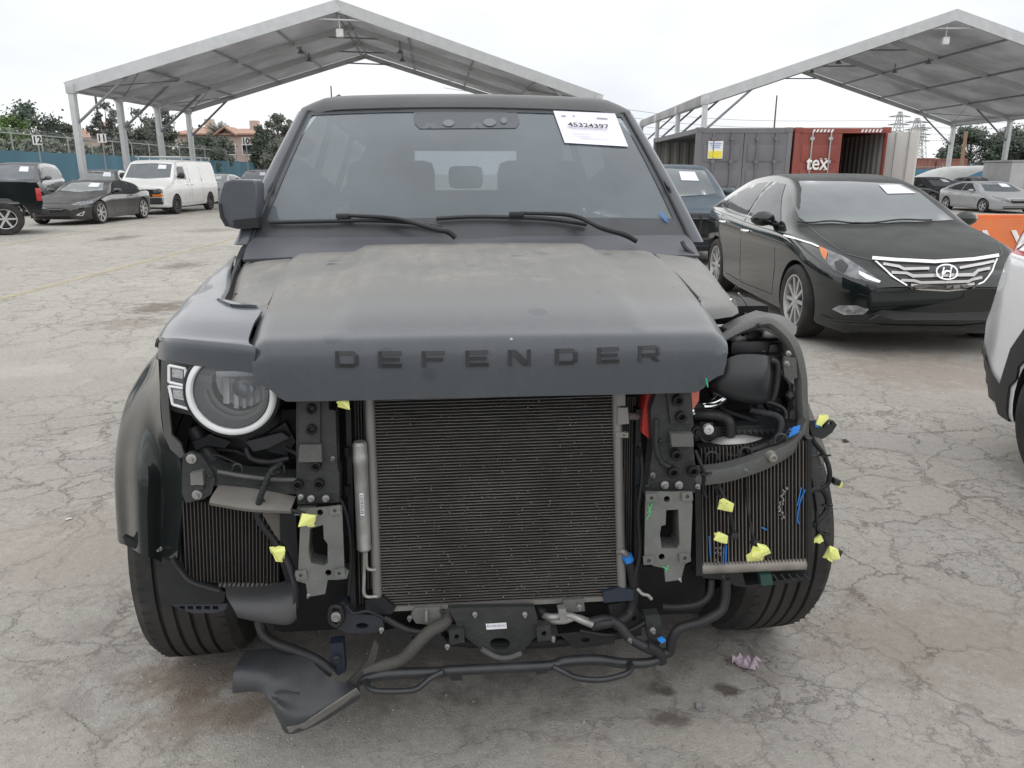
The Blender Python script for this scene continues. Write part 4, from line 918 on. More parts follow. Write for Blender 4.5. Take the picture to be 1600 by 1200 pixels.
make_car('dark_suv', 'dark grey suv with roof rails behind the black coupe', 'suv', -17.15, 26.6, R(15), var(SUVS, zs=1.06), P_gy)
make_car('dark_suv', 'dark suv half hidden behind the pickup bed, farthest left in the back row', 'suv', -20.6, 29.6, R(15), var(SUVS, zs=1.08), P_dk)
make_car('dark_sedan', 'dark sedan parked between the coupe and the van behind the first tent post', 'car', -17.1, 32.2, R(15), var(SED, zs=1.08), P_dk)
make_car('silver_sedan', 'silver sedan directly behind the white van, tail hidden', 'car', -15.1, 38.5, R(2), SED, P_sv)
make_car('grey_suv', 'grey suv parked just left of the wrecked suv mirror', 'suv', -13.6, 41, R(2), SUVS, P_gy)
make_car('black_sedan', 'black sedan with a paper sheet, showing behind the big black sedan mirror', 'car', 20.6, 36.0, R(8), var(SED, zs=.86), P_dk)
make_car('silver_sedan', 'silver sedan with dark windshield in the far right row, under the right tent', 'car', 18.5, 28.6, R(-3), var(SED, zs=.77), P_sv)
make_car('pale_sedan', 'pale sedan behind the silver sedan on the right', 'car', 25.2, 40, R(5), var(SED, zs=.86), P_sv)
make_car('black_sedan', 'black car nose cut by the right picture edge in front of the silver sedan', 'car', 17.6, 21.2, R(-8), var(SED, zs=.80), P_blk)
make_car('pale_sedan', 'pale hatchback in the farthest right row, left of the tent post', 'car', 26.0, 52, R(4), xf(SUVS, .9, .85, zs=.84), P_sv)
make_car('dark_sedan', 'dark sedan in the farthest right row between the tent posts', 'car', 30.2, 54, R(4), var(SED, zs=.84), P_gy)
# blue suv without grille
bl = xf(SUVS, 1.02, .97, 1.0); bl['grille'] = [[(-.84, .86), (.84, .86), (.82, .52), (-.82, .52)]]; bl['head'] = [[(.60, .80), (.82, .82), (.83, .66), (.62, .64)]]; bl['gchrome'] = [([(-.86, .49), (-.4, .485), (.4, .485), (.86, .49)], .085)]
bl['bumper'] = [[(-.9, .44), (.9, .44), (.86, .28), (-.86, .28)]]
bs, bo, bbv = make_car('blue_suv', 'navy blue suv with its grille missing, between the wrecked suv and the black sedan', 'suv', 2.74, 12.0, R(0), bl, P_bl)
b = B()
for i in range(9): b.tube([(-.6+i*.15, .0, .56), (-.6+i*.15, -.02, .84)], .012, 6, sm=False)
obj('grille_bars', b, M_adark, bs)
# black pickup at the left edge, seen from behind its bed
tp = thing('black_pickup', 'black pickup truck cut by the left picture edge with junk in its open bed', 'pickup', (-11.85, 18.7, 0), R(36)); tp.scale = (1, 1, .93)
def pbox(n_, x0, x1, y0, y1, z0, z1, m, bev=.03): b = B(); b.box(((x0+x1)/2, (y0+y1)/2, (z0+z1)/2), (x1-x0, y1-y0, z1-z0), bev=bev); return obj(n_, b, m, tp, 30)
# local x: + is the tail, - runs out of frame to the cab
ar = [(.52*math.cos(k*math.pi/14)-.20, .40+.52*math.sin(k*math.pi/14)) for k in range(15)]
pl = [(.56, .55), (.62, .80), (.60, 1.18), (.55, 1.30), (-1.75, 1.33), (-1.75, .48)]+[(x, z) for x, z in ar[::-1] if z > .5]
for y in (-.10, 1.78):
    b = B(); b.plate([(x, y, z) for x, z in pl], (0, .12, 0)); obj('bed_side', b, P_blk, tp, 30)
    b = B(); L_ = [(x*1.0, z) for x, z in ar]; b.plate([(x, y-.02 if y < 0 else y+.12, z) for x, z in [(.58*math.cos(k*math.pi/14)-.20, .40+.60*math.sin(k*math.pi/14)) for k in range(15)]+L_[::-1]], (0, .03, 0)); obj('wheel_lip', b, P_blk, tp, 30)
pbox('tailgate', .48, .58, .02, 1.78, .62, 1.30, P_blk); pbox('bed_floor', -1.7, .5, .0, 1.8, .72, .78, M_blk); pbox('bumper', .50, .72, -.05, 1.85, .48, .64, M_blk)
pbox('tail_light', .50, .61, -.125, .0, .84, 1.16, M_red, .01); pbox('bed_junk', -1.3, -.3, .4, 1.4, .8, 1.36, M_adark, .15)
b = B(); b.tube([(-1.5, .1, 1.3), (-1.35, .1, 1.52), (-.9, .1, 1.55), (-.75, .1, 1.3)], .05, 8, st=4); b.tube([(-1.3, .1, 1.3), (-1.1, .4, 1.45), (-.8, .9, 1.4)], .06, 8); obj('bed_junk', b, M_blk, tp)
ar2 = [(-1.80, .45), (-1.80, 1.30), (-2.1, 1.34), (-2.35, 1.85), (-3.9, 1.88), (-4.4, 1.34), (-5.6, 1.2), (-5.7, .5), (-4.0, .4)]
b = B(); b.plate([(x, -.1, z) for x, z in ar2], (0, 2.0, 0)); obj('cab', b, P_blk, tp, 30)
b = B(); b.plate([(-2.25, -.11, 1.36), (-2.42, -.11, 1.78), (-3.8, -.11, 1.80), (-4.15, -.11, 1.36)], (0, .02, 0)); obj('side_window', b, M_win, tp, 30)
b = B(); b.box((-2.6, -.13, 1.08), (.2, .05, .04), bev=.012); obj('door_handle', b, P_blk, tp)
for y, sd in ((.06, -1), (1.75, 1)):
    w_ = wheel(tp, -.20, y, .40, .40, .27, -1 if sd < 0 else 1, R(90) if False else 0, M_alloy, 6, .62); w_.rotation_euler = (0, 0, R(90) if sd < 0 else R(90))
# white suv, rear corner, at the right edge
ws_ = xf(SUVS, .98, .97, .98); ws_['clad'] = [[(.0, .22), (.0, .62), (.3, .50), (.42, .62), (.62, .85), (.92, .92), (1.22, .85), (1.42, .60), (1.5, .40), (3.05, .40), (3.12, .6), (3.3, .80), (3.62, .88), (3.88, .80), (4.02, .62), (4.08, .42), (4.35, .50), (4.66, .66), (4.66, .22)]]
ws_['tail'] = [[(.66, 1.20), (.95, 1.20), (.95, 1.07), (.72, 1.07)]]; ws_['spokes'] = 5; ws_['split'] = 2
make_car('white_suv', 'white suv with dark lower cladding, only its rear corner at the right picture edge', 'suv', 3.31, -.41, R(0), ws_, paint('pearl_white', (.78, .79, .81), .2, .03))
# ------------------------------------------------------------ the wrecked suv
DF = thing('damaged_suv', 'dark grey boxy suv with its front bumper and one fender torn off, radiator exposed', 'suv', SO, TH)
V3 = Vector
A = lambda *p: V3(p)
def satin():
    m = mat('paint_satin_grey', (.042, .053, .068), .27, 0, .05, 3, dust=.16, dcol=(.20, .19, .165), ds=4, coat=.25); return m
def hood_mat():
    m = bpy.data.materials.new('dusty_hood_paint'); m.use_nodes = True; n, l = m.node_tree.nodes, m.node_tree.links; b = n['Principled BSDF']
    t = n.new('ShaderNodeTexCoord'); sp = n.new('ShaderNodeSeparateXYZ'); l.new(t.outputs['Object'], sp.inputs[0])
    def noise(s, d, r): a = n.new('ShaderNodeTexNoise'); a.inputs['Scale'].default_value = s; a.inputs['Detail'].default_value = d; a.inputs['Roughness'].default_value = r; l.new(t.outputs['Object'], a.inputs[0]); return a.outputs[0]
    def mr(v, a, b_, c, d): q = n.new('ShaderNodeMapRange'); q.inputs[1].default_value = a; q.inputs[2].default_value = b_; q.inputs[3].default_value = c; q.inputs[4].default_value = d; q.interpolation_type = 'SMOOTHSTEP'; l.new(v, q.inputs[0]); return q.outputs[0]
    def mth(o, a, c): q = n.new('ShaderNodeMath'); q.operation = o; q.use_clamp = True; [l.new(x, q.inputs[i]) if not isinstance(x, float) else setattr(q.inputs[i], 'default_value', x) for i, x in enumerate((a, c))]; return q.outputs[0]
    # settled dust lies on the flat top, not on the nose
    d = mr(sp.outputs[1], -.51, -.05, .08, .68); nn = noise(3.5, 9, .65); d = mth('MULTIPLY', d, mr(nn, .3, .7, .7, 1.15))
    fine = noise(60, 4, .7); d = mth('MULTIPLY', d, mr(fine, .3, .7, .8, 1.15))
    mg = n.new('ShaderNodeMapping'); mg.inputs['Scale'].default_value = (14, 1.6, 1); l.new(t.outputs['Object'], mg.inputs[0]); sk = n.new('ShaderNodeTexNoise'); sk.inputs['Scale'].default_value = 2; sk.inputs['Detail'].default_value = 8; l.new(mg.outputs[0], sk.inputs[0]); d = mth('MULTIPLY', d, mr(sk.outputs[0], .36, .64, .88, 1.06))
    wv = n.new('ShaderNodeTexVoronoi'); wv.inputs['Scale'].default_value = 9; l.new(t.outputs['Object'], wv.inputs['Vector']); wc = n.new('ShaderNodeSeparateColor'); l.new(wv.outputs['Color'], wc.inputs[0]); ri = mth('MULTIPLY', mr(wv.outputs[0], .10, .25, 1, 0), mr(wc.outputs[0], .6, .9, 0, .3)); d = mth('SUBTRACT', d, ri)
    mi = n.new('ShaderNodeMix'); mi.data_type = 'RGBA'; l.new(d, mi.inputs[0]); mi.inputs[6].default_value = (.038, .047, .058, 1); mi.inputs[7].default_value = (.25, .238, .212, 1)
    v = n.new('ShaderNodeTexVoronoi'); v.inputs['Scale'].default_value = 22; v.inputs['Randomness'].default_value = 1; l.new(t.outputs['Object'], v.inputs['Vector']); vc = n.new('ShaderNodeSeparateColor'); l.new(v.outputs['Color'], vc.inputs[0])
    sp1 = mth('MULTIPLY', mr(v.outputs[0], .08, .15, 1, 0), mr(vc.outputs[0], .90, .93, 0, .85))
    m2 = n.new('ShaderNodeMix'); m2.data_type = 'RGBA'; l.new(sp1, m2.inputs[0]); l.new(mi.outputs[2], m2.inputs[6]); m2.inputs[7].default_value = (.045, .038, .03, 1)
    sp2 = mth('MULTIPLY', mr(v.outputs[0], .05, .09, 1, 0), mr(vc.outputs[1], .95, .96, 0, .8))
    m3 = n.new('ShaderNodeMix'); m3.data_type = 'RGBA'; l.new(sp2, m3.inputs[0]); l.new(m2.outputs[2], m3.inputs[6]); m3.inputs[7].default_value = (.4, .4, .38, 1)
    l.new(m3.outputs[2], b.inputs['Base Color']); l.new(mr(d, 0, .7, .26, .62), b.inputs['Roughness']); return m
Mp = satin(); Mh = hood_mat()
Mpl = mat('black_plastic', (.011, .0125, .015), .42, var=.2, vs=12, dust=.14, dcol=(.085, .083, .08), ds=7, spec=.35)
Mdk = mat('dark_cavity_metal', (.007, .007, .008), .6, var=.3, vs=10, dust=.12, dcol=(.05, .047, .043), spec=.25)
Mfr = mat('frame_green_grey', (.022, .025, .027), .4, .1, .3, 14, bump=.25, bs=90, spec=.35, dust=.30, dcol=(.095, .093, .085), ds=9)
Mgr = mat('carrier_grey', (.055, .060, .060), .5, 0, .22, 12, bump=.2, bs=110, dust=.5, dcol=(.15, .147, .13), ds=5)
Mal = mat('bracket_alloy', (.155, .17, .165), .40, .6, .22, 16, bump=.12, bs=140, dust=.55, dcol=(.20, .19, .17), ds=9)
Mal2 = mat('cast_alloy', (.36, .36, .35), .4, .7, .2, 25, dust=.4, dcol=(.2, .19, .18), ds=14)
Mfin = mat('fin_alloy', (.16, .15, .145), .45, .5, .4, 5, dust=.6, dcol=(.14, .13, .12), ds=12)
Mfd = mat('fin_dark', (.006, .006, .007), .8, var=.3, vs=30, spec=.2, dust=.07, dcol=(.11, .10, .06), ds=16)
Mgl = mat('suv_gloss_black', (.014, .018, .018), .10, 0, .1, 4, dust=.06, dcol=(.10, .10, .09), ds=3, coat=0, spec=.3)
Mho = mat('rubber_hose', (.013, .014, .017), .45, var=.2, spec=.35, bump=.15, bs=70, dust=.18, dcol=(.11, .105, .10), ds=14)
Mcb = mat('cable_loom', (.012, .013, .015), .55, var=.2, spec=.35, bump=.3, bs=150)
Mye = mat('yellow_tape', (.72, .75, .24), .45, var=.08, vs=20)
Mbl = mat('blue_marker', (.02, .20, .62), .5); Mgn = mat('green_marker', (.02, .42, .25), .5)
Mrd = mat('red_plastic', (.42, .035, .03), .35, var=.1); Mrt = mat('ring_white', (.74, .76, .77), .35)
def pl(name, pts, y, th, m, holes=(), par=DF, ang=25):
    """plate drawn by its front outline on the car's plane y, th deep"""
    b = B(); b.plate([U(px, py, y) for px, py in pts], (0, th, 0), [[U(px, py, y) for px, py in h] for h in holes]); return obj(name, b, m, par, ang)
def circ(cx, cy, r, n=14, k=1.0): return [(cx+r*math.cos(2*math.pi*i/n), cy+r*k*math.sin(2*math.pi*i/n)) for i in range(n)]
def tb(name, pts, r, m, par=DF, n=10, st=6, flat=1):
    b = B(); b.tube([U(*p) for p in pts], r, n, st, flat=flat); return obj(name, b, m, par, 50)
def bolt(px, py, y, r, m=None, par=DF):
    c = U(px, py, y); b = B(); b.lathe([(.001, -.012), (r*.45, -.012), (r*.5, -.006), (r*.62, -.006), (r*.62, -.003), (r, -.002), (r*1.05, .003)], c, (0, 1, 0), 16); return obj('bolt', b, m or Mal2, par, 30)
# --- hood
def hoodS(t, u):
    """t 0 rear .. 1 lower lip; u -1..1"""
    prof = [(0, .70, 1.140), (.18, .40, 1.142), (.36, .10, 1.130), (.52, -.15, 1.113), (.66, -.34, 1.092), (.76, -.44, 1.072), (.84, -.493, 1.060), (.89, -.512, 1.038), (.94, -.517, 1.00), (1.0, -.520, .942)]
    y = smc([(a, c) for a, c, d in prof], t); z = smc([(a, d) for a, c, d in prof], t)
    w = smc([(0, .650), (.18, .615), (.36, .582), (.52, .552), (.66, .535), (.76, .527), (.84, .520), (1, .508)], t)
    x = u*w; z -= .012*u*u; y += .045*abs(u)**2.5*min(1, t/.7)
    e = abs(u)
    # raised centre panel, fading towards the nose
    k = max(0, min(1, (.665-e)/.085)); k = k*k*(3-2*k); f = max(0, min(1, (.80-t)/.28)); z += .017*k*f
    # small fall to the side edge
    if e > .93: z -= .02*((e-.93)/.07)**2*(1 if t < .9 else .3)
    if t > .93: z += (t-.93)/.07*.045*max(0, (e-.90)/.10)**.6 if e > .90 else 0
    return V3((x, y, z))
rows = [[hoodS(t, -1+2*j/64) for j in range(65)] for t in [k/70 for k in range(71)]]
b = B(); b.grid(rows, 1, 1, .006); hood = obj('hood', b, Mh, DF, 50)
hb = BVHTree.FromPolygons([p for r in rows for p in r], [[i*65+j, i*65+j+1, (i+1)*65+j+1, (i+1)*65+j] for i in range(70) for j in range(64)])
# side panels of the hood
for sx in (-1, 1):
    rr = []
    for t in [k/30 for k in range(31)]:
        y = .70-t*.98; tt = next((q/200 for q in range(201) if hoodS(q/200, 1).y <= y), .7)
        xi = hoodS(tt, 1).x-.004; xo = smc([(-.30, .45), (-.262, .585), (-.22, .630), (-.1, .660), (.1, .700), (.4, .765), (.7, .82)], y)
        if y < -.22: xi = min(xi, xo-.01)
        row = []
        for j in range(13): q = j/12; x = xi+(xo-xi)*q; z = smc([(-.3, 1.084), (0, 1.102), (.7, 1.124)], y)-.014*q-.06*q**6*.3; row.append(V3((sx*x, y+.03*(1-q)*(1 if y < -.2 else 0), z)))
        rr.append(row)
    b = B(); b.grid(rr, 1, 1, .005); q = obj('hood_side_panel', b, Mh, DF, 50)
    for (dx, y, r) in ((.655, .36, .028), (.635, .17, .028)):
        g = B(); g.lathe([(.001, .004), (r*.8, .004), (r, .0), (r*1.02, -.004)], (sx*dx, y, 1.083+.008*y*2), (0, 0, 1), 24); obj('domed_cap', g, Mh, q, 50)
    for (dx, y) in ((.57, -.17), (.60, -.02), (.68, .05), (.62, .48), (.72, .42), (.53, -.10), (.66, -.12), (.69, .25)):
        g = B(); g.lathe([(.001, .003), (.0055, .003), (.008, 0)], (sx*dx, y, 1.078+.016*(y+.3)), (0, 0, 1), 10); obj('fixing_hole', g, M_blk, q, 50)
bolt_c = B(); bolt_c.lathe([(.001, .014), (.006, .014), (.006, .004), (.012, .004), (.012, 0)], UZ(1104, 456, 1.085), (0, 0, 1), 12); obj('bolt', bolt_c, Mal2, DF, 30)
b = B(); b.tube([A(-.535, -.24, 1.078), A(-.585, -.235, 1.08), A(-.637, -.20, 1.082), A(-.672, -.1, 1.085), A(-.712, .1, 1.09), A(-.775, .4, 1.098), A(-.83, .7, 1.108)], .006, 8, flat=.8); obj('gap_shade_tube', b, M_blk, DF)  # black tube drawing the shade of the open gap beside the fender
# lettering on the nose
def letter(ch):
    def r(a, b_, c, d): return [(a, b_), (c, b_), (c, d), (a, d)]
    bar = r(0, 0, .17, .62)
    return {'D': [bar, r(.17, 0, .8, .13), r(.17, .49, .8, .62), [(.8, 0), (1, .14), (.84, .2), (.8, .13)], [(1, .14), (1, .48), (.84, .42), (.84, .2)], [(1, .48), (.8, .62), (.8, .49), (.84, .42)]],
         'E': [bar, r(.17, 0, 1, .13), r(.17, .25, .92, .37), r(.17, .49, 1, .62)], 'F': [bar, r(.17, .23, .92, .36), r(.17, .49, 1, .62)],
         'N': [bar, r(.84, 0, 1, .62), [(.17, .62), (.17, .44), (.66, 0), (.84, 0), (.84, .17), (.36, .62)]],
         'R': [bar, r(.17, .49, .86, .62), r(.17, .19, .86, .32), [(.86, .49), (.86, .62), (1, .53), (1, .45)], [(.86, .19), (1, .27), (1, .36), (.86, .32)], [(.86, .32), (1, .36), (1, .45), (.86, .49)], [(.55, .19), (.80, 0), (1, 0), (.78, .19)]]}[ch]
b = B()
for ch, px in zip('DEFENDER', (541, 609, 677, 745, 811, 884, 950, 1015)):
    c = U(px, 557, -.512); s = .048; loops = letter(ch); out = []
    for lp in loops: b.plate([hb.ray_cast(V3((c.x+(x-.5)*s, -2, 1.026+(z-.31)*s*1.1)), V3((0, 1, 0)))[0]+V3((0, -.0098, 0)) for x, z in lp], (0, .008, 0))
obj('lettering', b, mat('letter_gloss_black', (.006, .007, .008), .22), hood, 20)
b = B(); b.tube([U(1103, 591, -.502), U(1105, 600, -.503), U(1106, 605, -.503)], .0015, 5); obj('paint_scratch', b, Mgn, hood)
# --- left fender and flare
GAPX = .012
fr = [ # from inner top edge over the shoulder and down the side; rows run front to rear
 [U(404, 583, -.47), U(370, 580, -.462), U(325, 574, -.45), U(285, 568, -.43), U(262, 564, -.41), U(252, 562, -.38), U(246, 560, -.34)],
 [U(408, 545, -.475), U(372, 541, -.465), U(328, 536, -.45), U(290, 532, -.43), U(264, 530, -.40), U(253, 530, -.36), U(248, 533, -.28)],
 [A(-.518, -.43, 1.052), A(-.565, -.42, 1.054), A(-.62, -.405, 1.055), A(-.675, -.385, 1.054), A(-.725, -.35, 1.048), A(-.772, -.29, 1.03), A(-.80, -.22, .995)],
 [A(-.527, -.34, 1.073), A(-.575, -.325, 1.076), A(-.63, -.30, 1.078), A(-.685, -.275, 1.077), A(-.74, -.24, 1.070), A(-.787, -.19, 1.045), A(-.812, -.13, 1.0)],
 [A(-.538, -.225, 1.088), A(-.59, -.195, 1.089), A(-.645, -.155, 1.090), A(-.70, -.12, 1.089), A(-.755, -.09, 1.083), A(-.805, -.05, 1.055), A(-.826, -.01, 1.005)],
 [A(-.625, -.185, 1.089), A(-.66, -.14, 1.091), A(-.695, -.09, 1.091), A(-.735, -.05, 1.09), A(-.775, -.02, 1.084), A(-.818, .02, 1.057), A(-.834, .05, 1.006)],
 [A(-.668, -.09, 1.091), A(-.69, -.06, 1.093), A(-.715, -.03, 1.093), A(-.748, -.01, 1.092), A(-.785, .02, 1.085), A(-.824, .06, 1.058), A(-.84, .09, 1.007)],
 [A(-.690, .02, 1.094), A(-.705, .03, 1.095), A(-.728, .04, 1.095), A(-.757, .06, 1.094), A(-.79, .08, 1.087), A(-.829, .12, 1.06), A(-.844, .14, 1.008)],
#[A(-.678, -.04, 1.094), A(-.70, -.02, 1.095), A(-.725, .0, 1.095), A(-.755, .02, 1.094), A(-.79, .05, 1.087), A(-.828, .09, 1.06), A(-.842, .12, 1.008)],
 [A(-.715, .14, 1.098), A(-.73, .15, 1.099), A(-.75, .16, 1.099), A(-.775, .18, 1.097), A(-.81, .2, 1.09), A(-.84, .22, 1.065), A(-.852, .24, 1.01)],
 [A(-.785, .42, 1.11), A(-.79, .42, 1.112), A(-.80, .42, 1.112), A(-.815, .42, 1.11), A(-.835, .42, 1.10), A(-.855, .42, 1.075), A(-.86, .42, 1.01)],
 [A(-.855, .75, 1.12), A(-.857, .75, 1.12), A(-.86, .75, 1.12), A(-.864, .75, 1.118), A(-.87, .75, 1.10), A(-.875, .75, 1.07), A(-.88, .75, 1.01)]]
for r_ in fr[:5]: r_[0] = r_[0]+V3((-GAPX, 0, 0))
b = B(); b.grid(fr, 5, 5, -.006); fen = obj('fender', b, Mp, DF, 40)
# lower front corner of the fender + arch flare, wrapping back round the wheel
fl = [
 [U(252, 562, -.385), U(254, 600, -.39), U(256, 650, -.395), U(264, 690, -.40), U(284, 712, -.405), U(290, 780, -.41), U(284, 830, -.41), U(280, 884, -.40)],
 [U(x, y, -.34) for x, y in ((250, 562), (250, 598), (248, 640), (250, 680), (256, 710), (258, 775), (256, 825), (254, 878))],
 [U(x, y, -.25-.12*max(0, min(1, (y-640)/110))) for x, y in ((249, 562), (244, 592), (236, 628), (230, 664), (226, 702), (224, 750), (224, 805), (226, 866))],
 [U(x, y, -.15-.12*max(0, min(1, (y-640)/110))) for x, y in ((248, 561), (240, 588), (225, 622), (212, 658), (204, 695), (201, 740), (203, 795), (206, 852))],
 [U(x, y, -.06-.12*max(0, min(1, (y-640)/110))) for x, y in ((247, 560), (236, 588), (216, 620), (198, 655), (187, 692), (183, 735), (184, 780), (188, 832))],
 [A(-.85, .06, 1.0), A(-.895, .06, .93), A(-.945, .05, .87), A(-.98, .03, .81), A(-.995, .03, .76), A(-.995, .03, .71), A(-.985, .03, .66), A(-.97, .03, .62)],
 [A(-.86, .28, 1.0), A(-.90, .25, .94), A(-.945, .22, .89), A(-.97, .2, .84), A(-.98, .2, .81), A(-.98, .2, .78), A(-.975, .2, .76), A(-.965, .2, .74)],
 [A(-.87, .5, 1.0), A(-.90, .5, .95), A(-.93, .49, .88), A(-.955, .48, .80), A(-.965, .47, .74), A(-.965, .46, .68), A(-.96, .46, .6), A(-.955, .46, .55)]]
b = B(); b.grid(fl, 5, 5, .006); flare = obj('wheel_arch_flare', b, Mgl, DF, 45)
# headlight surround flange
fp = [(252, 563), (300, 570), (350, 577), (404, 586), (404, 593), (398, 598), (366, 592), (300, 578), (266, 574), (262, 580), (264, 640), (268, 680), (282, 694), (288, 712), (282, 716), (266, 702), (256, 680), (250, 620)]
fl_ = pl('headlight_frame', fp, -.418, .008, Mgr)
for h in ((270, 575, 4), (280, 577, 2), (314, 583, 2), (323, 585, 5), (371, 593, 4)): pl('slot', [(h[0]-h[2], h[1]-1.8), (h[0]+h[2], h[1]-1), (h[0]+h[2], h[1]+2.2), (h[0]-h[2], h[1]+1.4)], -.4195, .003, M_blk, par=fl_)
b = B(); b.grid([[A(-.535, -.2, 1.05), A(-.525, -.36, 1.03), A(-.515, -.44, 1.0), A(-.51, -.455, .97)], [A(-.49, -.2, 1.03), A(-.49, -.36, 1.01), A(-.485, -.43, .99), A(-.485, -.44, .97)]], 4, 2); obj('gap_channel', b, Mdk, DF, 0)

b = B(); b.grid([[A(-.86, .72, 1.085), A(-.79, .4, 1.075), A(-.73, .12, 1.06), A(-.64, -.18, 1.045), A(-.52, -.40, 1.03)], [A(-.60, .72, 1.04), A(-.60, .4, 1.02), A(-.55, .12, 1.0), A(-.50, -.18, 1.0), A(-.46, -.42, .98)]], 4, 2); obj('fender_channel', b, M_blk, DF, 0)
# --- headlight
hc = U(362, 614, -.43); Rr = abs(U(432, 614, -.43).x-U(291, 614, -.43).x)/2
hl = bpy.data.objects.new('headlight', None); C.objects.link(hl); hl.parent = DF; hl.location = hc
b = B(); b.lathe([(Rr*1.06, .10), (Rr*1.08, .0), (Rr*1.03, -.004), (Rr*.98, .004), (Rr*.9, .08), (Rr*.6, .12), (.001, .12)], (0, 0, 0), (0, 1, 0), 56); obj('lamp_housing', b, M_blk, hl, 40)
b = B(); b.lathe([(Rr*1.015, .002), (Rr*.99, -.007), (Rr*.94, -.011), (Rr*.885, -.011), (Rr*.855, -.006), (Rr*.85, .004)], (0, 0, 0), (0, 1, 0), 64); obj('ring_light', b, Mrt, hl, 40)
b = B(); b.lathe([(Rr*.83, .002), (Rr*.79, .02), (Rr*.70, .045), (Rr*.62, .06)], (0, 0, 0), (0, 1, 0), 56); obj('inner_bezel', b, mat('bezel_grey', (.34, .36, .37), .4, .1), hl, 40)
b = B()
for k in range(70):
    a = math.pi*(1.02+.96*k/69); r0, r1 = Rr*.66, Rr*.80; c, s_ = math.cos(a), math.sin(a); b.box((c*(r0+r1)/2, .038, s_*(r0+r1)/2), (.0016, .010, r1-r0), rot=(0, -a+math.pi/2, 0))
obj('bezel_ribs', b, mat('bezel_pale', (.35, .36, .37), .3, .4), hl, 0)
b = B(); b.lathe([(Rr*.62, .058), (Rr*.56, .075), (Rr*.35, .095), (.001, .10)], (Rr*.12, 0, Rr*.12), (0, 1, 0), 48); obj('reflector_bowl', b, mat('bowl_chrome', (.80, .82, .84), .35, .35), hl, 60)
b = B()
for i, (x, w, z0, z1) in enumerate(((-.35, .15, -.38, .18), (-.12, .12, -.5, .12), (.08, .09, -.5, .02), (.24, .09, -.45, -.05), (.40, .09, -.36, -.02), (.55, .10, -.28, .15))):
    b.plate([(Rr*x, .045, Rr*z0), (Rr*(x+w), .04, Rr*z0), (Rr*(x+w*.95), .06, Rr*z1), (Rr*(x+w*.05), .065, Rr*(z1+.06))], (0, .006, 0))
obj('reflector_fins', b, mat('reflector_silver', (.62, .64, .66), .2, .5), hl, 20)
b = B(); b.lathe([(.001, .018), (Rr*.16, .022), (Rr*.26, .034), (Rr*.29, .05), (Rr*.30, .07)], (Rr*.18, 0, Rr*.02), (0, 1, 0), 32); obj('projector_lens', b, glass('projector_glass', tint=(.7, .75, .8)), hl, 50)
b = B(); b.box((Rr*.15, .03, Rr*.42), (Rr*1.0, .04, Rr*.16), bev=.006); b.box((Rr*.15, .045, Rr*.62), (Rr*.9, .04, Rr*.12), bev=.006); obj('led_bar', b, mat('led_tray', (.5, .52, .54), .25, .2), hl, 30)
b = B(); b.lathe([(Rr*.83, -.004), (Rr*.6, -.012), (Rr*.3, -.017), (.001, -.019)], (0, 0, 0), (0, 1, 0), 48); obj('lens', b, glass('suv_lens', tint=(.9, .92, .93), diff=.10, dcol=(.62, .64, .66), rough=.02), hl, 60)
for pts, inner in (([(264, 571), (290, 576), (290, 603), (264, 597)], [(269, 575), (286, 579), (285, 592), (269, 589)]), ([(264, 603), (288, 607), (298, 640), (270, 632)], [(270, 608), (286, 610), (289, 626), (271, 622)])):
    mk = pl('marker_lamp', pts, -.425, .03, mat('marker_dark', (.10, .105, .11), .2)); 
    b = B(); P4 = [U(x, y, -.427) for x, y in pts]
    for a, c in zip(P4, P4[1:]+P4[:1]): b.tube([a, c], .0032, 6, sm=False)
    obj('marker_rim', b, Mrt, mk); pl('marker_reflector', inner, -.4265, .004, mat('reflector_grid', (.42, .43, .44), .3, .3, .5, 300), par=mk)
pl('marker_backing', [(262, 568), (300, 575), (304, 650), (280, 645), (264, 640)], -.395, .02, M_blk)
# --- cavity behind, dark
b = B(); b.box((0, .22, .62), (1.40, .9, .60)); obj('engine_block_shroud', b, Mdk, DF, 0)
b = B(); b.plate([(-.72, .0, 1.03), (.50, .0, 1.03), (.50, .0, .35), (-.72, .0, .35)], (0, .02, 0)); obj('inner_bulkhead', b, Mdk, DF, 0)
b = B(); b.grid([[A(-.47, -.36, .97), A(-.3, -.38, .955), A(0, -.38, .955), A(.3, -.38, .955), A(.46, -.36, .96)], [A(-.47, -.1, .97), A(-.3, -.1, .99), A(0, -.1, 1.0), A(.3, -.1, .99), A(.46, -.1, .97)], [A(-.62, .5, 1.0), A(-.3, .5, 1.03), A(0, .5, 1.03), A(.3, .5, 1.03), A(.6, .5, 1.0)]], 3, 3, .01); obj('slam_panel', b, Mdk, DF, 0)
b = B(); b.box((0, 2.4, .60), (1.5, 3.7, .55)); obj('chassis', b, Mdk, DF, 0)
b = B(); b.box((0, 1.6, .29), (1.1, 3.4, .05)); b.box((0, 1.55, .30), (1.66, 2.0, .08)); obj('under_tray', b, Mdk, DF, 0)
# inner left arch, behind the lamp
b = B(); b.blob((-.58, -.22, .78), (.16, .12, .13), 3, .03); obj('lamp_bucket', b, Mpl, DF, 60)
pl('lamp_leg', [(398, 690), (446, 660), (462, 690), (448, 712), (420, 706)], -.36, .03, Mpl)
pl('lamp_leg', [(440, 640), (470, 640), (466, 715), (452, 720), (440, 700)], -.34, .03, Mdk)
tb('intake_hose', [(303, 668, -.33), (318, 695, -.34), (338, 724, -.36), (352, 742, -.33)], .02, Mho)
tb('intake_hose', [(470, 640, -.3), (462, 690, -.31), (440, 722, -.32), (400, 736, -.33), (350, 735, -.33)], .012, Mcb)
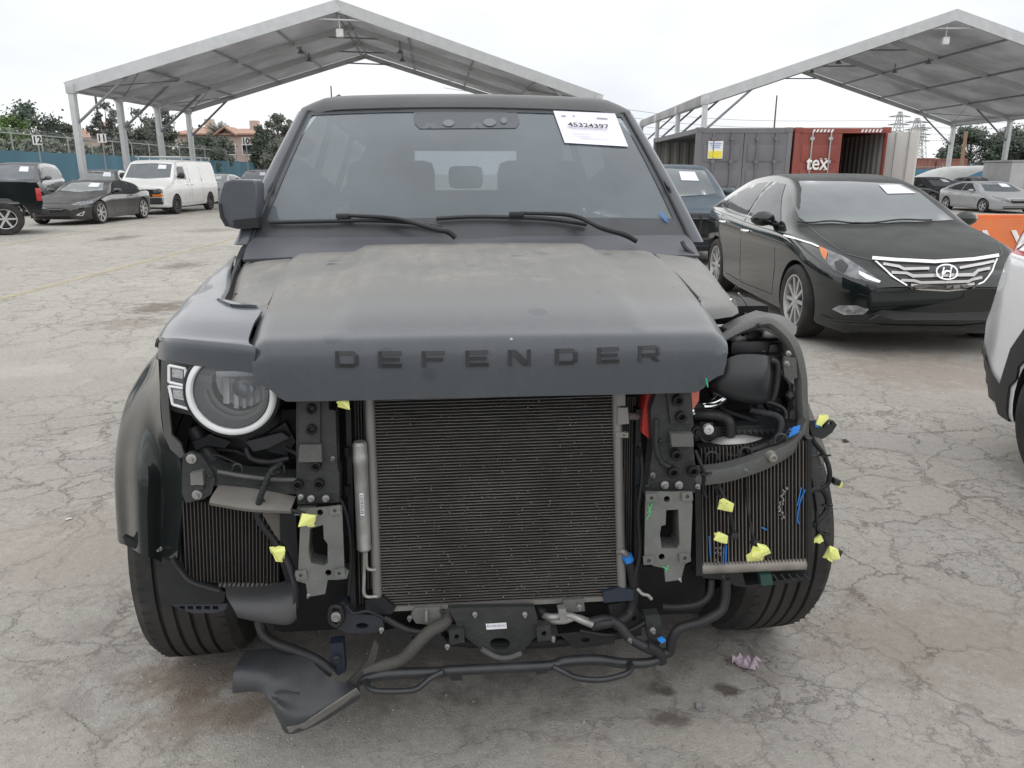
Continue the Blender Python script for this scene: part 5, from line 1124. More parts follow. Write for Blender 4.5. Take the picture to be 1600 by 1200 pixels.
# --- condenser and radiator
cA = [U(582, 618, -.405), U(958, 606, -.405), U(968, 931, -.405), U(595, 949, -.405)]
def cq(u, v): return (cA[0]*(1-u)+cA[1]*u)*(1-v)+(cA[3]*(1-u)+cA[2]*u)*v
rad = B(); rad.plate(cA, (0, .018, 0)); cond = obj('condenser_core', rad, Mfd, DF, 0)
b = B()
for k in range(72):
    v = (k+.6)/72; a, c = cq(0, v), cq(1, v); w = random.uniform(-.0003, .0003); h = (cA[0].z-cA[3].z)/72*.19
    ns = 26; vs = []
    for i in range(ns+1):
        p = a+(c-a)*i/ns; j = random.gauss(0, .00022)+(.0006*math.sin(i*1.3+k) if random.random() < .05 else 0); hh = h*random.uniform(.75, 1.15)
        vs += [p+V3((0, .004, hh/2+j)), p+V3((0, -.004, hh/2+j)), p+V3((0, -.004, -hh/2+j)), p+V3((0, .004, -hh/2+j))]
    b.add(vs, [[i*4+q, i*4+q+1, i*4+q+5, i*4+q+4] for i in range(ns) for q in range(3)])
obj('fin_rows', b, Mfin, cond, 0, fix=False)
b = B()
for k in range(420):
    p = cq(random.random(), random.choice((random.gauss(.5, .12), random.uniform(.75, 1), random.random())) % 1); s_ = random.uniform(.0006, .0016); b.box(p+V3((0, -.0055, 0)), (s_*1.4, .002, s_*1.6), rot=(0, random.random(), 0))
obj('caught_debris', b, mat('dry_debris', (.20, .18, .11), .9, var=.5, vs=60), cond, 0)
mt = mat('tank_alloy', (.20, .195, .19), .4, .55, .08, 8, dust=.35)
for u_, dx in ((0, -.007), (1, .006)): b = B(); b.tube([cq(u_, 0)+V3((dx, -.002, .01)), cq(u_, 1)+V3((dx, -.002, -.006))], .0115, 12, sm=False); obj('header_tank', b, mt, DF)
b = B(); a, c = cq(0, 1), cq(1, 1); b.plate([a+V3((0, -.008, .004)), c+V3((0, -.008, .004)), c+V3((0, -.008, -.008)), a+V3((0, -.008, -.008))], (0, .02, 0)); obj('lower_rail', b, mt, DF, 0)
rb_ = pl('radiator_core', [(548, 618), (992, 604), (990, 930), (560, 950)], -.36, .04, Mfd)
b = B()
for px0, px1, x0 in ((552, 580, 0), (972, 994, 0)):
    for k in range(6):
        f = (k+.5)/6; a = U(px0+(px1-px0)*f, 620, -.366); c = U(px0+(px1-px0)*f+(8 if px0 < 700 else -4), 945, -.366); b.tube([a, c], .0016, 5, sm=False)
obj('radiator_tubes', b, Mfin, rb_, 0)
# receiver drier and pipes
b = B(); p0, p1 = U(562, 690, -.425), U(569, 860, -.425); ax = (p1-p0); L = ax.length; b.lathe([(.001, -.001), (.013, 0), (.0165, .006), (.0165, .03), (.0175, .032), (.0175, .05), (.0165, .052), (.0165, L-.012), (.0175, L-.010), (.0175, L-.006), (.0165, L-.004), (.012, L), (.001, L)], p0, ax, 24); dry = obj('receiver_drier', b, Mal2, DF, 30)
b = B(); b.box(U(561, 745, -.4425)+V3((0, .0, 0)), (.008, .001, .045)); b = B(); c = (p0*.45+p1*.55); b.plate([c+V3((-.003, -.0172, .03)), c+V3((.006, -.0165, .03)), c+V3((.006, -.0165, -.025)), c+V3((-.003, -.0172, -.025))], (0, -.0008, 0)); obj('barcode_label', b, M_pap, dry, 0)
b = B(); [b.plate([c+V3((-.002, -.0185, .026-i*.004)), c+V3((.005, -.0178, .026-i*.004)), c+V3((.005, -.0178, .026-i*.004-random.choice((.001, .002)))), c+V3((-.002, -.0185, .026-i*.004-.0015))], (0, -.0004, 0)) for i in range(12)]; obj('barcode', b, M_blk, dry, 0)
tb('coolant_pipe', [(572, 862, -.42), (573, 885, -.42), (578, 890, -.42), (588, 890, -.42)], .004, Mal2)
tb('coolant_pipe', [(569, 862, -.42), (569, 900, -.42), (570, 930, -.42), (590, 932, -.42)], .0042, Mal2)
pl('pipe_block', [(962, 612), (977, 612), (977, 634), (964, 634)], -.42, .02, mt); pl('pipe_block', [(965, 637), (981, 637), (983, 662), (965, 664)], -.425, .025, mt); tb('coolant_pipe', [(980, 650, -.41), (998, 651, -.39)], .009, mt)
pl('condenser_tab', [(962, 675), (982, 676), (982, 684), (962, 684)], -.42, .012, mt, [circ(975, 680, 1.5, 8)])
# feet of the condenser
pl('mounting_foot', [(570, 938), (600, 934), (618, 950), (612, 960), (572, 958)], -.42, .05, Mpl); pl('mounting_foot', [(942, 925), (968, 918), (990, 922), (990, 938), (944, 942)], -.42, .05, mat('blue_black_plastic', (.02, .028, .045), .5))
# --- vertical carriers
for nm, pts, holes in (('l', [(463, 622), (512, 620), (514, 640), (524, 642), (527, 730), (530, 740), (530, 785), (465, 788), (463, 770)], []),
                       ('r', [(1026, 612), (1080, 608), (1084, 665), (1080, 670), (1088, 740), (1086, 770), (1008, 775), (1014, 745), (1020, 700), (1017, 640)], [])):
    q = pl('front_carrier', pts, -.455, .05, Mfr)
    if nm == 'l':
        pl('carrier_step', [(468, 695), (502, 695), (503, 722), (466, 722)], -.47, .016, Mgr, par=q); pl('carrier_web', [(466, 625), (500, 625), (500, 692), (468, 692)], -.463, .01, Mfr, par=q)
        for h in ((486, 640, 8), (486, 672, 9), (493, 730, 8), (498, 758, 8), (465, 759, 8)): 
            b = B(); c = U(h[0], h[1], -.472 if 1 else 0); b.lathe([(.0115, .012), (.011, .001), (.0085, -.001), (.0065, .001), (.0055, .010), (.001, .010)], c, (0, 1, 0), 18); obj('fixing_boss', b, Mdk, q, 30)
        for px in (486, 509): bolt(px, 779, -.462, .008, Mal2, q)
    else:
        pl('carrier_step', [(1048, 678), (1083, 678), (1084, 698), (1050, 698)], -.475, .02, Mgr, par=q); pl('carrier_web', [(1042, 614), (1078, 612), (1082, 662), (1048, 662)], -.463, .012, Mfr, par=q); tb('carrier_rib', [(1025, 655, -.458), (1026, 700, -.458), (1034, 722, -.458), (1046, 730, -.458)], .006, Mfr, q)
        for h in ((1061, 627, 10), (1066, 653, 9), (1058, 713, 9), (1053, 740, 9), (1084, 738, 9)):
            b = B(); c = U(h[0], h[1], -.478); b.lathe([(.013, .014), (.0125, .001), (.009, -.001), (.0065, .001), (.0055, .012), (.001, .012)], c, (0, 1, 0), 18); obj('fixing_boss', b, Mdk, q, 30)
        for px in (1039, 1061): bolt(px, 758, -.462, .0095, Mal2, q)
# --- silver end brackets
ql = pl('bumper_bracket', [(470, 796), (534, 791), (538, 888), (545, 893), (542, 904), (528, 906), (512, 906), (508, 928), (481, 933), (478, 912), (464, 908), (460, 898), (466, 892)], -.49, .006, Mal,
        [circ(500, 801, 5), circ(513, 895, 5), [(484, 826), (505, 820), (506, 842), (512, 850), (512, 880), (506, 884), (486, 880), (482, 862)]])
b = B(); pp = [U(x, y, -.486) for x, y in [(484, 826), (505, 820), (506, 842), (512, 850), (512, 880), (506, 884), (486, 880), (482, 862)]]; n_ = len(pp)
b.add(pp+[p+V3((0, .05, 0)) for p in pp], [[i, (i+1) % n_, n_+(i+1) % n_, n_+i] for i in range(n_)]); obj('box_section', b, Mal, ql, 0)
for px, py in ((470+0, 899), (530, 896), (523, 798)): p_ = pl('nut_tab', [(px-9, py-6), (px+8, py-8), (px+10, py+5), (px-7, py+8)], -.496, .005, Mal, [circ(px, py, 3, 10)], ql); 
bolt(482, 930, -.49, .004, Mal2, ql); b = B(); b.box(U(478, 795, -.46), (.04, .06, .004)); obj('bracket_flange', b, Mal, ql, 0)
qr = pl('bumper_bracket', [(1009, 769), (1080, 769), (1082, 790), (1079, 868), (1080, 876), (1070, 882), (1064, 906), (1040, 909), (1038, 888), (1020, 884), (1007, 872)], -.49, .006, Mal,
        [circ(1042, 780, 5), circ(1034, 870, 5), [(1041, 797), (1060, 796), (1062, 850), (1058, 857), (1034, 857), (1031, 835), (1033, 822), (1040, 820)]])
pp = [U(x, y, -.486) for x, y in [(1041, 797), (1060, 796), (1062, 850), (1058, 857), (1034, 857), (1031, 835), (1033, 822), (1040, 820)]]; b = B()
b.add(pp+[p+V3((0, .06, 0)) for p in pp], [[i, (i+1) % n_, n_+(i+1) % n_, n_+i] for i in range(n_)]); obj('box_section', b, Mal, qr, 0)
for px, py in ((1018, 778), (1074, 776), (1014, 876), (1070, 872)): pl('nut_tab', [(px-9, py-6), (px+8, py-7), (px+9, py+6), (px-8, py+7)], -.496, .005, Mal, [circ(px, py, 3.2, 10)], qr)
bolt(1062, 905, -.49, .004, Mal2, qr)
b = B()
for pts in ([(1012, 790), (1016, 800), (1010, 812)], [(1036, 886), (1044, 890)], [(1044, 883), (1040, 893)], [(1020, 785), (1012, 802)]): b.tube([U(x, y, -.492) for x, y in pts], .0015, 5, st=3)
obj('chalk_mark', b, mat('green_chalk', (.10, .42, .16), .8), qr)
# --- left side: beam, intercooler, shrouds
pl('cross_beam', [(330, 726), (345, 735), (380, 741), (465, 747), (500, 750), (500, 772), (420, 772), (380, 766), (340, 760), (318, 752)], -.44, .05, Mfr)
tb('cross_beam_lip', [(340, 737, -.447), (380, 744, -.447), (425, 749, -.447), (470, 750, -.447)], .005, Mgr)
q = pl('corner_plate', [(285, 712), (298, 706), (314, 712), (322, 722), (330, 735), (336, 750), (330, 772), (318, 780), (290, 786), (284, 770)], -.45, .01, Mfr)
bolt(299, 717, -.452, .011, Mal2, q); bolt(308, 773, -.452, .011, Mal2, q)
pl('clip_block', [(297, 740), (316, 736), (318, 758), (298, 758)], -.465, .02, Mal, par=q); pl('clip_block', [(304, 760), (317, 758), (318, 765), (304, 766)], -.462, .015, Mfr, par=q)
for cx in (371, 437): tb('hose_clip', [(cx-8, 735, -.43), (cx-6, 728, -.43), (cx, 725, -.43), (cx+6, 728, -.43), (cx+8, 738, -.43)], .003, Mfr)
b = B(); b.grid([[U(342, 760, -.44), U(400, 766, -.44), U(462, 778, -.44)], [U(328, 782, -.50), U(390, 792, -.50), U(455, 796, -.49)], [U(330, 787, -.50), U(392, 797, -.50), U(456, 800, -.49)]], 6, 3, .004); obj('air_deflector', b, mat('felt_grey', (.10, .095, .088), .9, dust=.4), DF)
def cooler(cor, y, n, lab, fin, bott):
    P = [U(x, yy, y) for x, yy in cor]; b = B(); b.plate(P, (0, .035, 0)); o = obj('intercooler', b, Mfd, DF, 0); b = B()
    for k in range(n):
        f = (k+.5)/n; a = P[0]*(1-f)+P[1]*f; c = P[3]*(1-f)+P[2]*f; b.box((a+c)/2+V3((0, -.003, 0)), ((P[1].x-P[0].x)/n*.24, .006, (a-c).length), rot=(0, math.atan2(a.x-c.x, a.z-c.z), 0))
    obj('cooling_fins', b, fin, o, 0)
    if bott: b = B(); b.tube([P[3]+V3((-.003, .01, .012)), P[2]+V3((.003, .01, .012))], .019, 12, sm=False); obj('end_tank', b, bott, o)
    return o
tk = mat('tank_dirty', (.26, .245, .22), .5, .5, .3, 20, dust=.5)
cooler([(284, 782), (438, 790), (437, 914), (290, 906)], -.42, 27, '', mat('fin_brown', (.07, .064, .06), .6, .2, .3), None)
b = B()
for k in range(13): b.box(U(344+k*7.2, 914, -.43), (.006, .006, .009), rot=(0, .4, 0))
obj('fin_ends', b, Mfin, DF, 0)
cooler([(1092, 700), (1262, 688), (1262, 888), (1096, 895)], -.40, 30, '', mat('fin_brown2', (.15, .135, .125), .5, .35, .4, 6), tk)
pl('cooler_side', [(1262, 686), (1268, 686), (1268, 890), (1262, 890)], -.41, .05, Mpl)
pl('cooler_side', [(1086, 750), (1095, 750), (1098, 900), (1088, 900)], -.41, .05, Mpl)
# damaged patches on the right cooler
rnd = random.Random(5); b = B()
for k in range(26):
    t_ = k/26; px = 1228-6*math.sin(t_*3)-t_*4+rnd.uniform(-3, 3); py = 762+t_*50; c = U(px, py, -.4085); b.box(c, (.004*rnd.uniform(.5, 1.5), .003, .003), rot=(0, rnd.uniform(0, 3), 0))
for k in range(14): c = U(1122+rnd.uniform(-5, 5), 862+rnd.uniform(-8, 20), -.4085); b.box(c, (.004, .003, .002), rot=(0, rnd.uniform(0, 3), 0))
obj('bent_fins', b, Mal2, DF, 0)
b = B()
for pts in ([(1258, 765), (1250, 785), (1246, 810), (1248, 818)], [(1252, 762), (1246, 790)], [(1135, 852), (1134, 880)], [(1108, 838), (1110, 870)], [(1190, 824), (1198, 828)], [(1131, 855), (1130, 882)]): b.tube([U(x, y, -.409) for x, y in pts], .0016, 5, st=3)
obj('crayon_mark', b, Mbl, DF)
# left lower shroud
pl('wheel_shield', [(253, 872), (286, 884), (300, 905), (338, 916), (352, 926), (350, 940), (340, 944), (257, 945)], -.425, .012, Mpl)
tb('shroud_edge', [(270, 872, -.44), (285, 893, -.44), (300, 908, -.45), (330, 918, -.45), (345, 922, -.45)], .011, Mpl, flat=.5)
pl('shield_ribbed_edge', [(264, 944), (356, 943), (352, 953), (336, 958), (300, 958)], -.42, .03, mat('plastic_blue_grey', (.035, .04, .052), .5), [[(280+k*13, 947), (289+k*13, 947), (289+k*13, 953), (280+k*13, 952)] for k in range(5)])
b = B(); b.grid([[U(352, 918, -.43), U(400, 918, -.43), U(440, 912, -.43), U(456, 905, -.42)], [U(355, 935, -.50), U(400, 940, -.50), U(440, 940, -.50), U(462, 930, -.49)], [U(370, 958, -.52), U(410, 966, -.52), U(448, 971, -.52), U(462, 962, -.51)], [U(372, 962, -.50), U(410, 970, -.50), U(448, 973, -.50), U(463, 965, -.49)]], 5, 4, .004); obj('splash_tray', b, mat('tray_grey', (.03, .032, .036), .5, dust=.4, dcol=(.10, .096, .09)), DF)
pl('shroud_side', [(437, 790), (462, 800), (466, 880), (460, 940), (452, 930), (444, 900), (438, 880)], -.44, .03, Mpl)
pl('shroud_side', [(408, 800), (462, 806), (465, 860), (452, 866), (430, 836)], -.435, .02, mat('shroud_brown', (.06, .055, .05), .7, dust=.4))
b = B(); b.tube([U(436, 850, -.47), U(452, 880, -.48), U(462, 915, -.49), U(463, 950, -.50)], .012, 8, flat=.4); obj('shroud_lip', b, Mpl, DF)
# arch lip bolts
pl('arch_lip', [(192, 838), (215, 848), (240, 858), (278, 868), (276, 876), (232, 866), (196, 852)], -.335, .015, Mpl); bolt(249, 857, -.345, .007); pl('arch_tab', [(221, 846), (240, 850), (240, 864), (228, 862)], -.34, .006, Mal)
# --- hanging duct piece, lower left
b = B()
b.grid([[U(385, 1018, -.36), U(440, 1015, -.38), U(472, 1022, -.42), U(500, 1048, -.45), U(522, 1062, -.47), U(560, 1075, -.47)],
        [U(368, 1045, -.46), U(412, 1050, -.47), U(440, 1062, -.50), U(478, 1080, -.50), U(515, 1084, -.50), U(562, 1078, -.49)],
        [U(364, 1076, -.48), U(405, 1076, -.49), U(424, 1086, -.52), U(470, 1104, -.53), U(508, 1100, -.52), U(563, 1082, -.50)],
        [U(366, 1080, -.46), U(408, 1078, -.47), U(430, 1100, -.54), U(462, 1122, -.55), U(505, 1112, -.53), U(562, 1086, -.50)],
        [U(367, 1078, -.44), U(410, 1079, -.46), U(438, 1125, -.54), U(452, 1145, -.55), U(500, 1128, -.53), U(560, 1090, -.49)]], 6, 5, .004)
duct = obj('torn_air_duct', b, mat('duct_plastic', (.020, .025, .033), .36, var=.25, vs=14, bump=.15, bs=25, dust=.4, dcol=(.09, .088, .082), ds=6), DF, 28)
b = B(); b.grid([[U(452, 1145, -.555), U(480, 1137, -.545), U(520, 1112, -.53), U(562, 1082, -.50)], [U(448, 1138, -.56), U(478, 1128, -.55), U(516, 1104, -.54), U(558, 1076, -.505)]], 6, 2, .004); obj('duct_flange', b, mat('flange_grey', (.11, .105, .1), .7, dust=.4), duct)
b = B(); b.tube([U(430, 1083, -.53), U(442, 1081, -.53), U(468, 1084, -.535)], .0025, 6); obj('duct_slot', b, M_blk, duct)
# --- lower pipes, subframe, sway loops
lb = mat('tube_black', (.012, .014, .018), .28, var=.2, vs=20, bump=.06, bs=60, dust=.25, dcol=(.08, .08, .08), ds=12)
tb('lower_crash_tube', [(560, 1068, -.45), (575, 1060, -.47), (610, 1053, -.47), (690, 1050, -.47), (700, 1048, -.48), (780, 1044, -.48), (860, 1040, -.48), (880, 1034, -.47), (930, 1031, -.47), (970, 1036, -.46), (1010, 1036, -.46), (1035, 1028, -.45)], [.008, .012, .0135, .013, .0125, .0125, .0125, .013, .0135, .013, .012, .011], lb, st=4, n=14)
for pts in ([(692, 1050, -.49), (672, 1060, -.50), (652, 1076, -.52), (630, 1080, -.53), (592, 1080, -.53), (576, 1074, -.51), (572, 1064, -.48)], [(864, 1042, -.49), (885, 1052, -.50), (905, 1060, -.52), (940, 1062, -.52), (975, 1054, -.51), (986, 1044, -.49), (984, 1036, -.47)]): tb('tube_loop', pts, .0075, lb)
pl('tube_bracket', [(700, 1056), (722, 1055), (722, 1063), (706, 1064)], -.49, .02, lb); pl('tube_bracket', [(838, 1046), (862, 1045), (854, 1052), (838, 1054)], -.49, .02, lb)
q = pl('subframe_nose', [(700, 950), (835, 948), (842, 975), (850, 988), (832, 1000), (812, 1022), (795, 1027), (775, 1026), (752, 1014), (730, 998), (716, 988), (712, 972)], -.44, .015, Mfr, [circ(781, 1006, 16, 18, .62)])
b = B(); b.tube([U(752, 1014, -.445), U(776, 1027, -.445), U(795, 1028, -.445), U(815, 1021, -.445)], .007, 8); obj('subframe_lip', b, Mgr, q)
pl('part_label', [(759, 975), (791, 973), (792, 982), (760, 984)], -.442, .001, M_pap, par=q)
b = B(); rnd = random.Random(2)
for k in range(14): b.box(U(762+k*2.1, 978.5-.1*k, -.4425), (.0006*rnd.uniform(.6, 1.8), .0004, .0055))
obj('barcode', b, M_blk, q, 0)
for pts in ([(701, 986), (724, 982), (726, 1004), (703, 1008)], [(838, 980), (860, 977), (862, 1000), (840, 1003)]): pl('square_nut_plate', pts, -.455, .02, Mfr, [circ(sum(p[0] for p in pts)/4, sum(p[1] for p in pts)/4, 4, 10)], q)
for px, py in ((699, 1010), (864, 998)): bolt(px, py, -.45, .006, Mal2, q)
q2 = pl('engine_mount', [(648, 950), (688, 948), (690, 968), (700, 972), (690, 978), (650, 974), (642, 962)], -.42, .05, Mal); pl('mount_web', [(664, 955), (668, 955), (668, 972), (664, 972)], -.43, .01, Mal2, par=q2)
pl('engine_mount', [(880, 938), (912, 936), (914, 955), (880, 958)], -.42, .05, Mal)
tb('lower_hose', [(702, 952, -.40), (696, 972, -.43), (672, 986, -.45), (650, 1008, -.46), (628, 1030, -.46), (600, 1040, -.46), (572, 1048, -.45)], .0155, mat('hose_dusty', (.035, .034, .031), .7, bump=.2, bs=60, dust=.4, dcol=(.14, .135, .12)), n=14)
tb('arch_hose', [(405, 970, -.36), (412, 990, -.38), (430, 1005, -.40), (470, 1020, -.42), (500, 1035, -.43), (520, 1052, -.44)], .013, Mho)
for pts in ([(848, 955, -.40), (858, 968, -.42), (880, 970, -.43), (900, 965, -.43), (922, 972, -.43)], [(850, 962, -.41), (864, 964, -.43), (890, 962, -.43), (910, 970, -.44), (925, 976, -.44)]): tb('alloy_pipe', pts, .0085, Mal2)
tb('alloy_pipe', [(840, 942, -.38), (846, 955, -.40), (858, 966, -.42)], .01, Mho); pl('pipe_clamp', [(872, 952), (884, 951), (888, 972), (876, 973)], -.452, .02, Mal2)
tb('heater_hose', [(922, 972, -.43), (950, 968, -.43), (968, 978, -.44), (985, 998, -.45), (1010, 1012, -.46), (1030, 1020, -.45)], .0125, Mho)
tb('heater_hose', [(925, 978, -.43), (948, 974, -.44), (972, 968, -.42), (985, 955, -.40), (990, 925, -.40), (986, 890, -.41), (980, 872, -.42)], .0125, Mho)
tb('blue_hose_band', [(983, 876, -.42), (979, 868, -.42)], .0135, Mbl)
tb('condenser_pipe', [(966, 862, -.41), (974, 862, -.42), (980, 868, -.42)], .008, mt)
tb('alloy_pipe', [(996, 920, -.42), (1004, 928, -.43), (1012, 930, -.43), (1018, 936, -.43)], .0045, Mal2)
tb('heater_hose', [(1030, 1022, -.45), (1046, 1018, -.45), (1050, 1000, -.45), (1062, 982, -.45), (1095, 972, -.44), (1125, 955, -.42), (1133, 935, -.41), (1134, 905, -.40)], .0125, Mho, n=12)
tb('drain_hose', [(1112, 905, -.38), (1108, 930, -.39), (1090, 944, -.39), (1060, 948, -.38), (1036, 948, -.37)], .009, Mho)
tb('hose_joint', [(1010, 1008, -.46), (1030, 1020, -.455), (1034, 1034, -.45)], .0135, Mho)
pl('blue_clip', [(1028, 1000), (1036, 997), (1041, 1001), (1034, 1006)], -.475, .008, Mbl)
q = pl('lower_strut_bracket', [(1008, 962), (1030, 960), (1034, 975), (1030, 1010), (1018, 1016), (1012, 990)], -.43, .03, Mfr); 
pl('lower_strut_bracket', [(515, 1006), (536, 1004), (540, 1050), (528, 1056), (514, 1040)], -.43, .03, mat('bracket_navy', (.015, .02, .035), .5)); bolt(526, 1030, -.44, .009, Mfr)
q = pl('mount_arm', [(516, 946), (536, 940), (556, 960), (596, 962), (600, 978), (590, 988), (545, 990), (520, 980)], -.42, .04, mat('arm_blue_black', (.025, .028, .036), .5), [circ(566, 978, 10, 14, .45)]); bolt(525, 964, -.432, .013, Mal2)
tb('bush_ring', [(515, 962, -.43), (519, 948, -.43), (532, 950, -.43), (535, 966, -.43), (526, 978, -.43), (517, 972, -.43), (515, 962, -.43)], .006, Mpl)
q = pl('mount_arm', [(950, 945), (985, 940), (1000, 960), (1010, 978), (985, 990), (960, 985)], -.38, .04, Mfr, [circ(985, 966, 9, 14, .5)])
pl('brace_plate', [(560, 1050), (575, 1030), (585, 1000), (592, 1010), (584, 1040), (566, 1066), (548, 1078), (540, 1070)], -.46, .012, mat('bracket_rusty', (.045, .042, .04), .7))
# under tray / lower crossmember closing the cavity
b = B(); b.box((0, -.10, .33), (1.15, .42, .16), bev=.03); obj('crossmember', b, Mdk, DF, 30)
b = B(); b.tube([(-.62, -.05, .28), (-.3, -.1, .22), (.3, -.1, .22), (.62, -.05, .28)], .03, 10); obj('steering_rack', b, Mdk, DF)
for sx in (-1, 1): b = B(); b.tube([(sx*.35, 0, .30), (sx*.72, 0, .27)], [.05, .035], 10, sm=False); b.tube([(sx*.4, .25, .3), (sx*.75, .02, .24)], [.04, .03], 8, sm=False); obj('suspension_arm', b, Mdk, DF)
# --- right side structure
Mq = Mgr
b = B()  # shotgun tube: runs from behind the hood edge, over and down outside
pth = [U(1125, 530, -.30), U(1160, 512, -.28), U(1195, 503, -.26), U(1222, 520, -.28), U(1240, 545, -.30), U(1250, 585, -.31), U(1252, 620, -.32), U(1254, 655, -.33), U(1254, 690, -.33)]
q = cat(pth, 5); vs = []; n = 10
b.tube(pth, [.016, .020, .026, .029, .028, .026, .025, .025, .024], 10, 5, flat=.62); arm = obj('fender_support', b, Mq, DF, 50)
b = B(); b.grid([[U(1126, 512, -.25), U(1150, 500, -.2), U(1180, 488, -.1)], [U(1150, 522, -.27), U(1178, 508, -.22), U(1200, 492, -.1)], [U(1190, 515, -.28), U(1215, 505, -.22), U(1222, 497, -.1)], [U(1226, 535, -.30), U(1240, 525, -.25), U(1243, 512, -.1)]], 4, 4, .006); obj('fender_support_top', b, Mq, DF)
pl('slotted_tab', [(1157, 476), (1186, 477), (1190, 483), (1164, 485)], -.05, .01, M_blk); tb('hood_cable', [(1154, 458, -.2), (1162, 468, -.15), (1167, 477, -.06)], .002, Mal2)
pl('support_flange', [(1226, 557), (1244, 560), (1246, 590), (1236, 594), (1226, 588), (1224, 570)], -.335, .01, Mq); bolt(1229, 568, -.338, .0065)
pl('support_foot', [(1240, 600), (1262, 640), (1262, 690), (1256, 712), (1246, 700), (1232, 664), (1236, 640)], -.32, .02, Mq); pl('foot_recess', [(1246, 636), (1262, 636), (1262, 660), (1248, 656)], -.326, .004, M_blk)
b = B(); b.blob(U(1234, 618, -.32), (.012, .012, .014), 2, .15); b.tube([U(1234, 600, -.32), U(1238, 640, -.32)], .004, 6); obj('rubber_grommet', b, Mpl, DF)
# inner wheel liner seen through the support
b = B(); b.grid([[A(.66, -.22, 1.0), A(.70, -.1, 1.03), A(.74, .1, 1.04)], [A(.73, -.28, .92), A(.78, -.15, .95), A(.80, .1, .96)], [A(.80, -.30, .80), A(.84, -.2, .82), A(.86, .1, .84)], [A(.84, -.32, .68), A(.90, -.22, .68), A(.93, .1, .70)]], 4, 4, .005); obj('wheel_liner', b, mat('liner_felt', (.055, .056, .055), .9, dust=.5), DF)
for pts in ([(1060, 748, -.43), (1085, 745, -.44), (1130, 740, -.45), (1175, 727, -.44), (1210, 712, -.42), (1240, 692, -.39), (1256, 664, -.36)],):
    b = B(); P = [U(*p) for p in pts]; Q = cat(P, 8); rows = []
    for i, p in enumerate(Q): rows.append([p+V3((0, .02, .020)), p+V3((0, -.012, .018)), p+V3((0, -.016, 0)), p+V3((0, -.012, -.018)), p+V3((0, .02, -.020))])
    b.grid(rows, 1, 1, .004); beam = obj('curved_crossbeam', b, Mq, DF, 28)
c = U(1206, 714, -.445); b = B(); b.lathe([(.001, -.008), (.004, -.008), (.006, -.012), (.010, -.010), (.011, 0), (.013, .01)], c, (0, 1, 0), 20); obj('weld_nut', b, tk, beam, 30)
b = B()
for k in range(6): b.tube([U(1232+k*2.6, 684-k*1.5, -.412), U(1240+k*2.0, 667-k*.5, -.402)], .0016, 5, sm=False)
for k in range(3): b.tube([U(1233, 682-k*5, -.411), U(1250, 674-k*4, -.40)], .0012, 5, sm=False)
obj('crayon_mark', b, Mbl, beam)
q = pl('side_bracket', [(1264, 657), (1302, 657), (1308, 664), (1300, 676), (1292, 682), (1286, 686), (1270, 682), (1266, 670)], -.34, .012, Mfr, [circ(1297, 662, 3, 10), [(1282, 662), (1289, 662), (1288, 669), (1283, 668)]]); pl('crayon_mark', [(1273, 660), (1280, 659), (1279, 668), (1274, 667)], -.342, .002, Mbl, par=q)
# washer bottle / box, pipes, hoses on the right
b = B(); b.grid([[U(1106, 580, -.33), U(1118, 575, -.36), U(1150, 556, -.37), U(1195, 556, -.36), U(1202, 564, -.33)], [U(1106, 596, -.35), U(1118, 592, -.38), U(1150, 585, -.395), U(1196, 585, -.385), U(1203, 590, -.35)], [U(1106, 606, -.35), U(1120, 612, -.38), U(1150, 620, -.395), U(1190, 625, -.385), U(1201, 620, -.35)], [U(1112, 606, -.33), U(1125, 616, -.34), U(1152, 626, -.35), U(1188, 630, -.35), U(1199, 625, -.33)]], 5, 5, .004)
obj('resonator_box', b, mat('satin_black_plastic', (.014, .016, .019), .33, var=.08), DF, 60)
b = B(); b.box(U(1165, 545, -.15), (.16, .2, .09), bev=.02); b.box(U(1168, 575, -.18), (.15, .2, .12), bev=.02); b.box(U(1192, 552, -.16), (.06, .2, .10), bev=.02); obj('air_filter_box', b, mat('box_black', (.012, .012, .014), .4), DF, 40)
for k in range(6): pl('box_rib', [(1142+k*9, 520), (1146+k*9, 520), (1146+k*9, 545), (1142+k*9, 546)], -.19, .02, Mdk)
tb('vent_hose', [(1203, 562, -.33), (1214, 568, -.33), (1214, 590, -.33), (1210, 615, -.33), (1203, 632, -.33)], .008, Mho)
tb('chrome_pipe', [(1090, 636, -.33), (1110, 634, -.33), (1128, 625, -.31), (1145, 612, -.28)], .0115, M_chr); tb('chrome_pipe', [(1108, 630, -.31), (1120, 618, -.28)], .006, M_chr)
pl('hose_coupler', [(1082, 628), (1100, 632), (1104, 644), (1086, 645)], -.345, .03, Mpl); bolt(1082, 644, -.35, .007, M_chr)
pl('red_cover', [(1012, 610), (1020, 610), (1023, 640), (1024, 692), (1014, 686), (1003, 676), (1006, 640)], -.42, .05, Mrd); pl('red_cover', [(1078, 606), (1093, 606), (1092, 626), (1083, 640), (1079, 640)], -.40, .05, mat('red_faded', (.55, .15, .10), .4))
tb('engine_wire', [(1028, 622, -.44), (1038, 628, -.45), (1030, 640, -.44), (1026, 648, -.44)], .004, Mcb)
q = pl('ribbed_tray', [(1084, 668), (1248, 662), (1248, 672), (1215, 684), (1085, 689)], -.36, .12, Mpl)
b = B()
for k in range(9): x = 1148+k*9; b.plate([U(x, 672, -.365), U(x+9, 671, -.365), U(x+9, 680, -.365)], (0, .004, 0))
obj('tray_gussets', b, Mfr, q, 0)
tb('top_hose', [(1086, 648, -.35), (1105, 648, -.36), (1125, 650, -.36), (1138, 658, -.37), (1140, 672, -.37), (1140, 684, -.37)], .013, Mho, n=14)
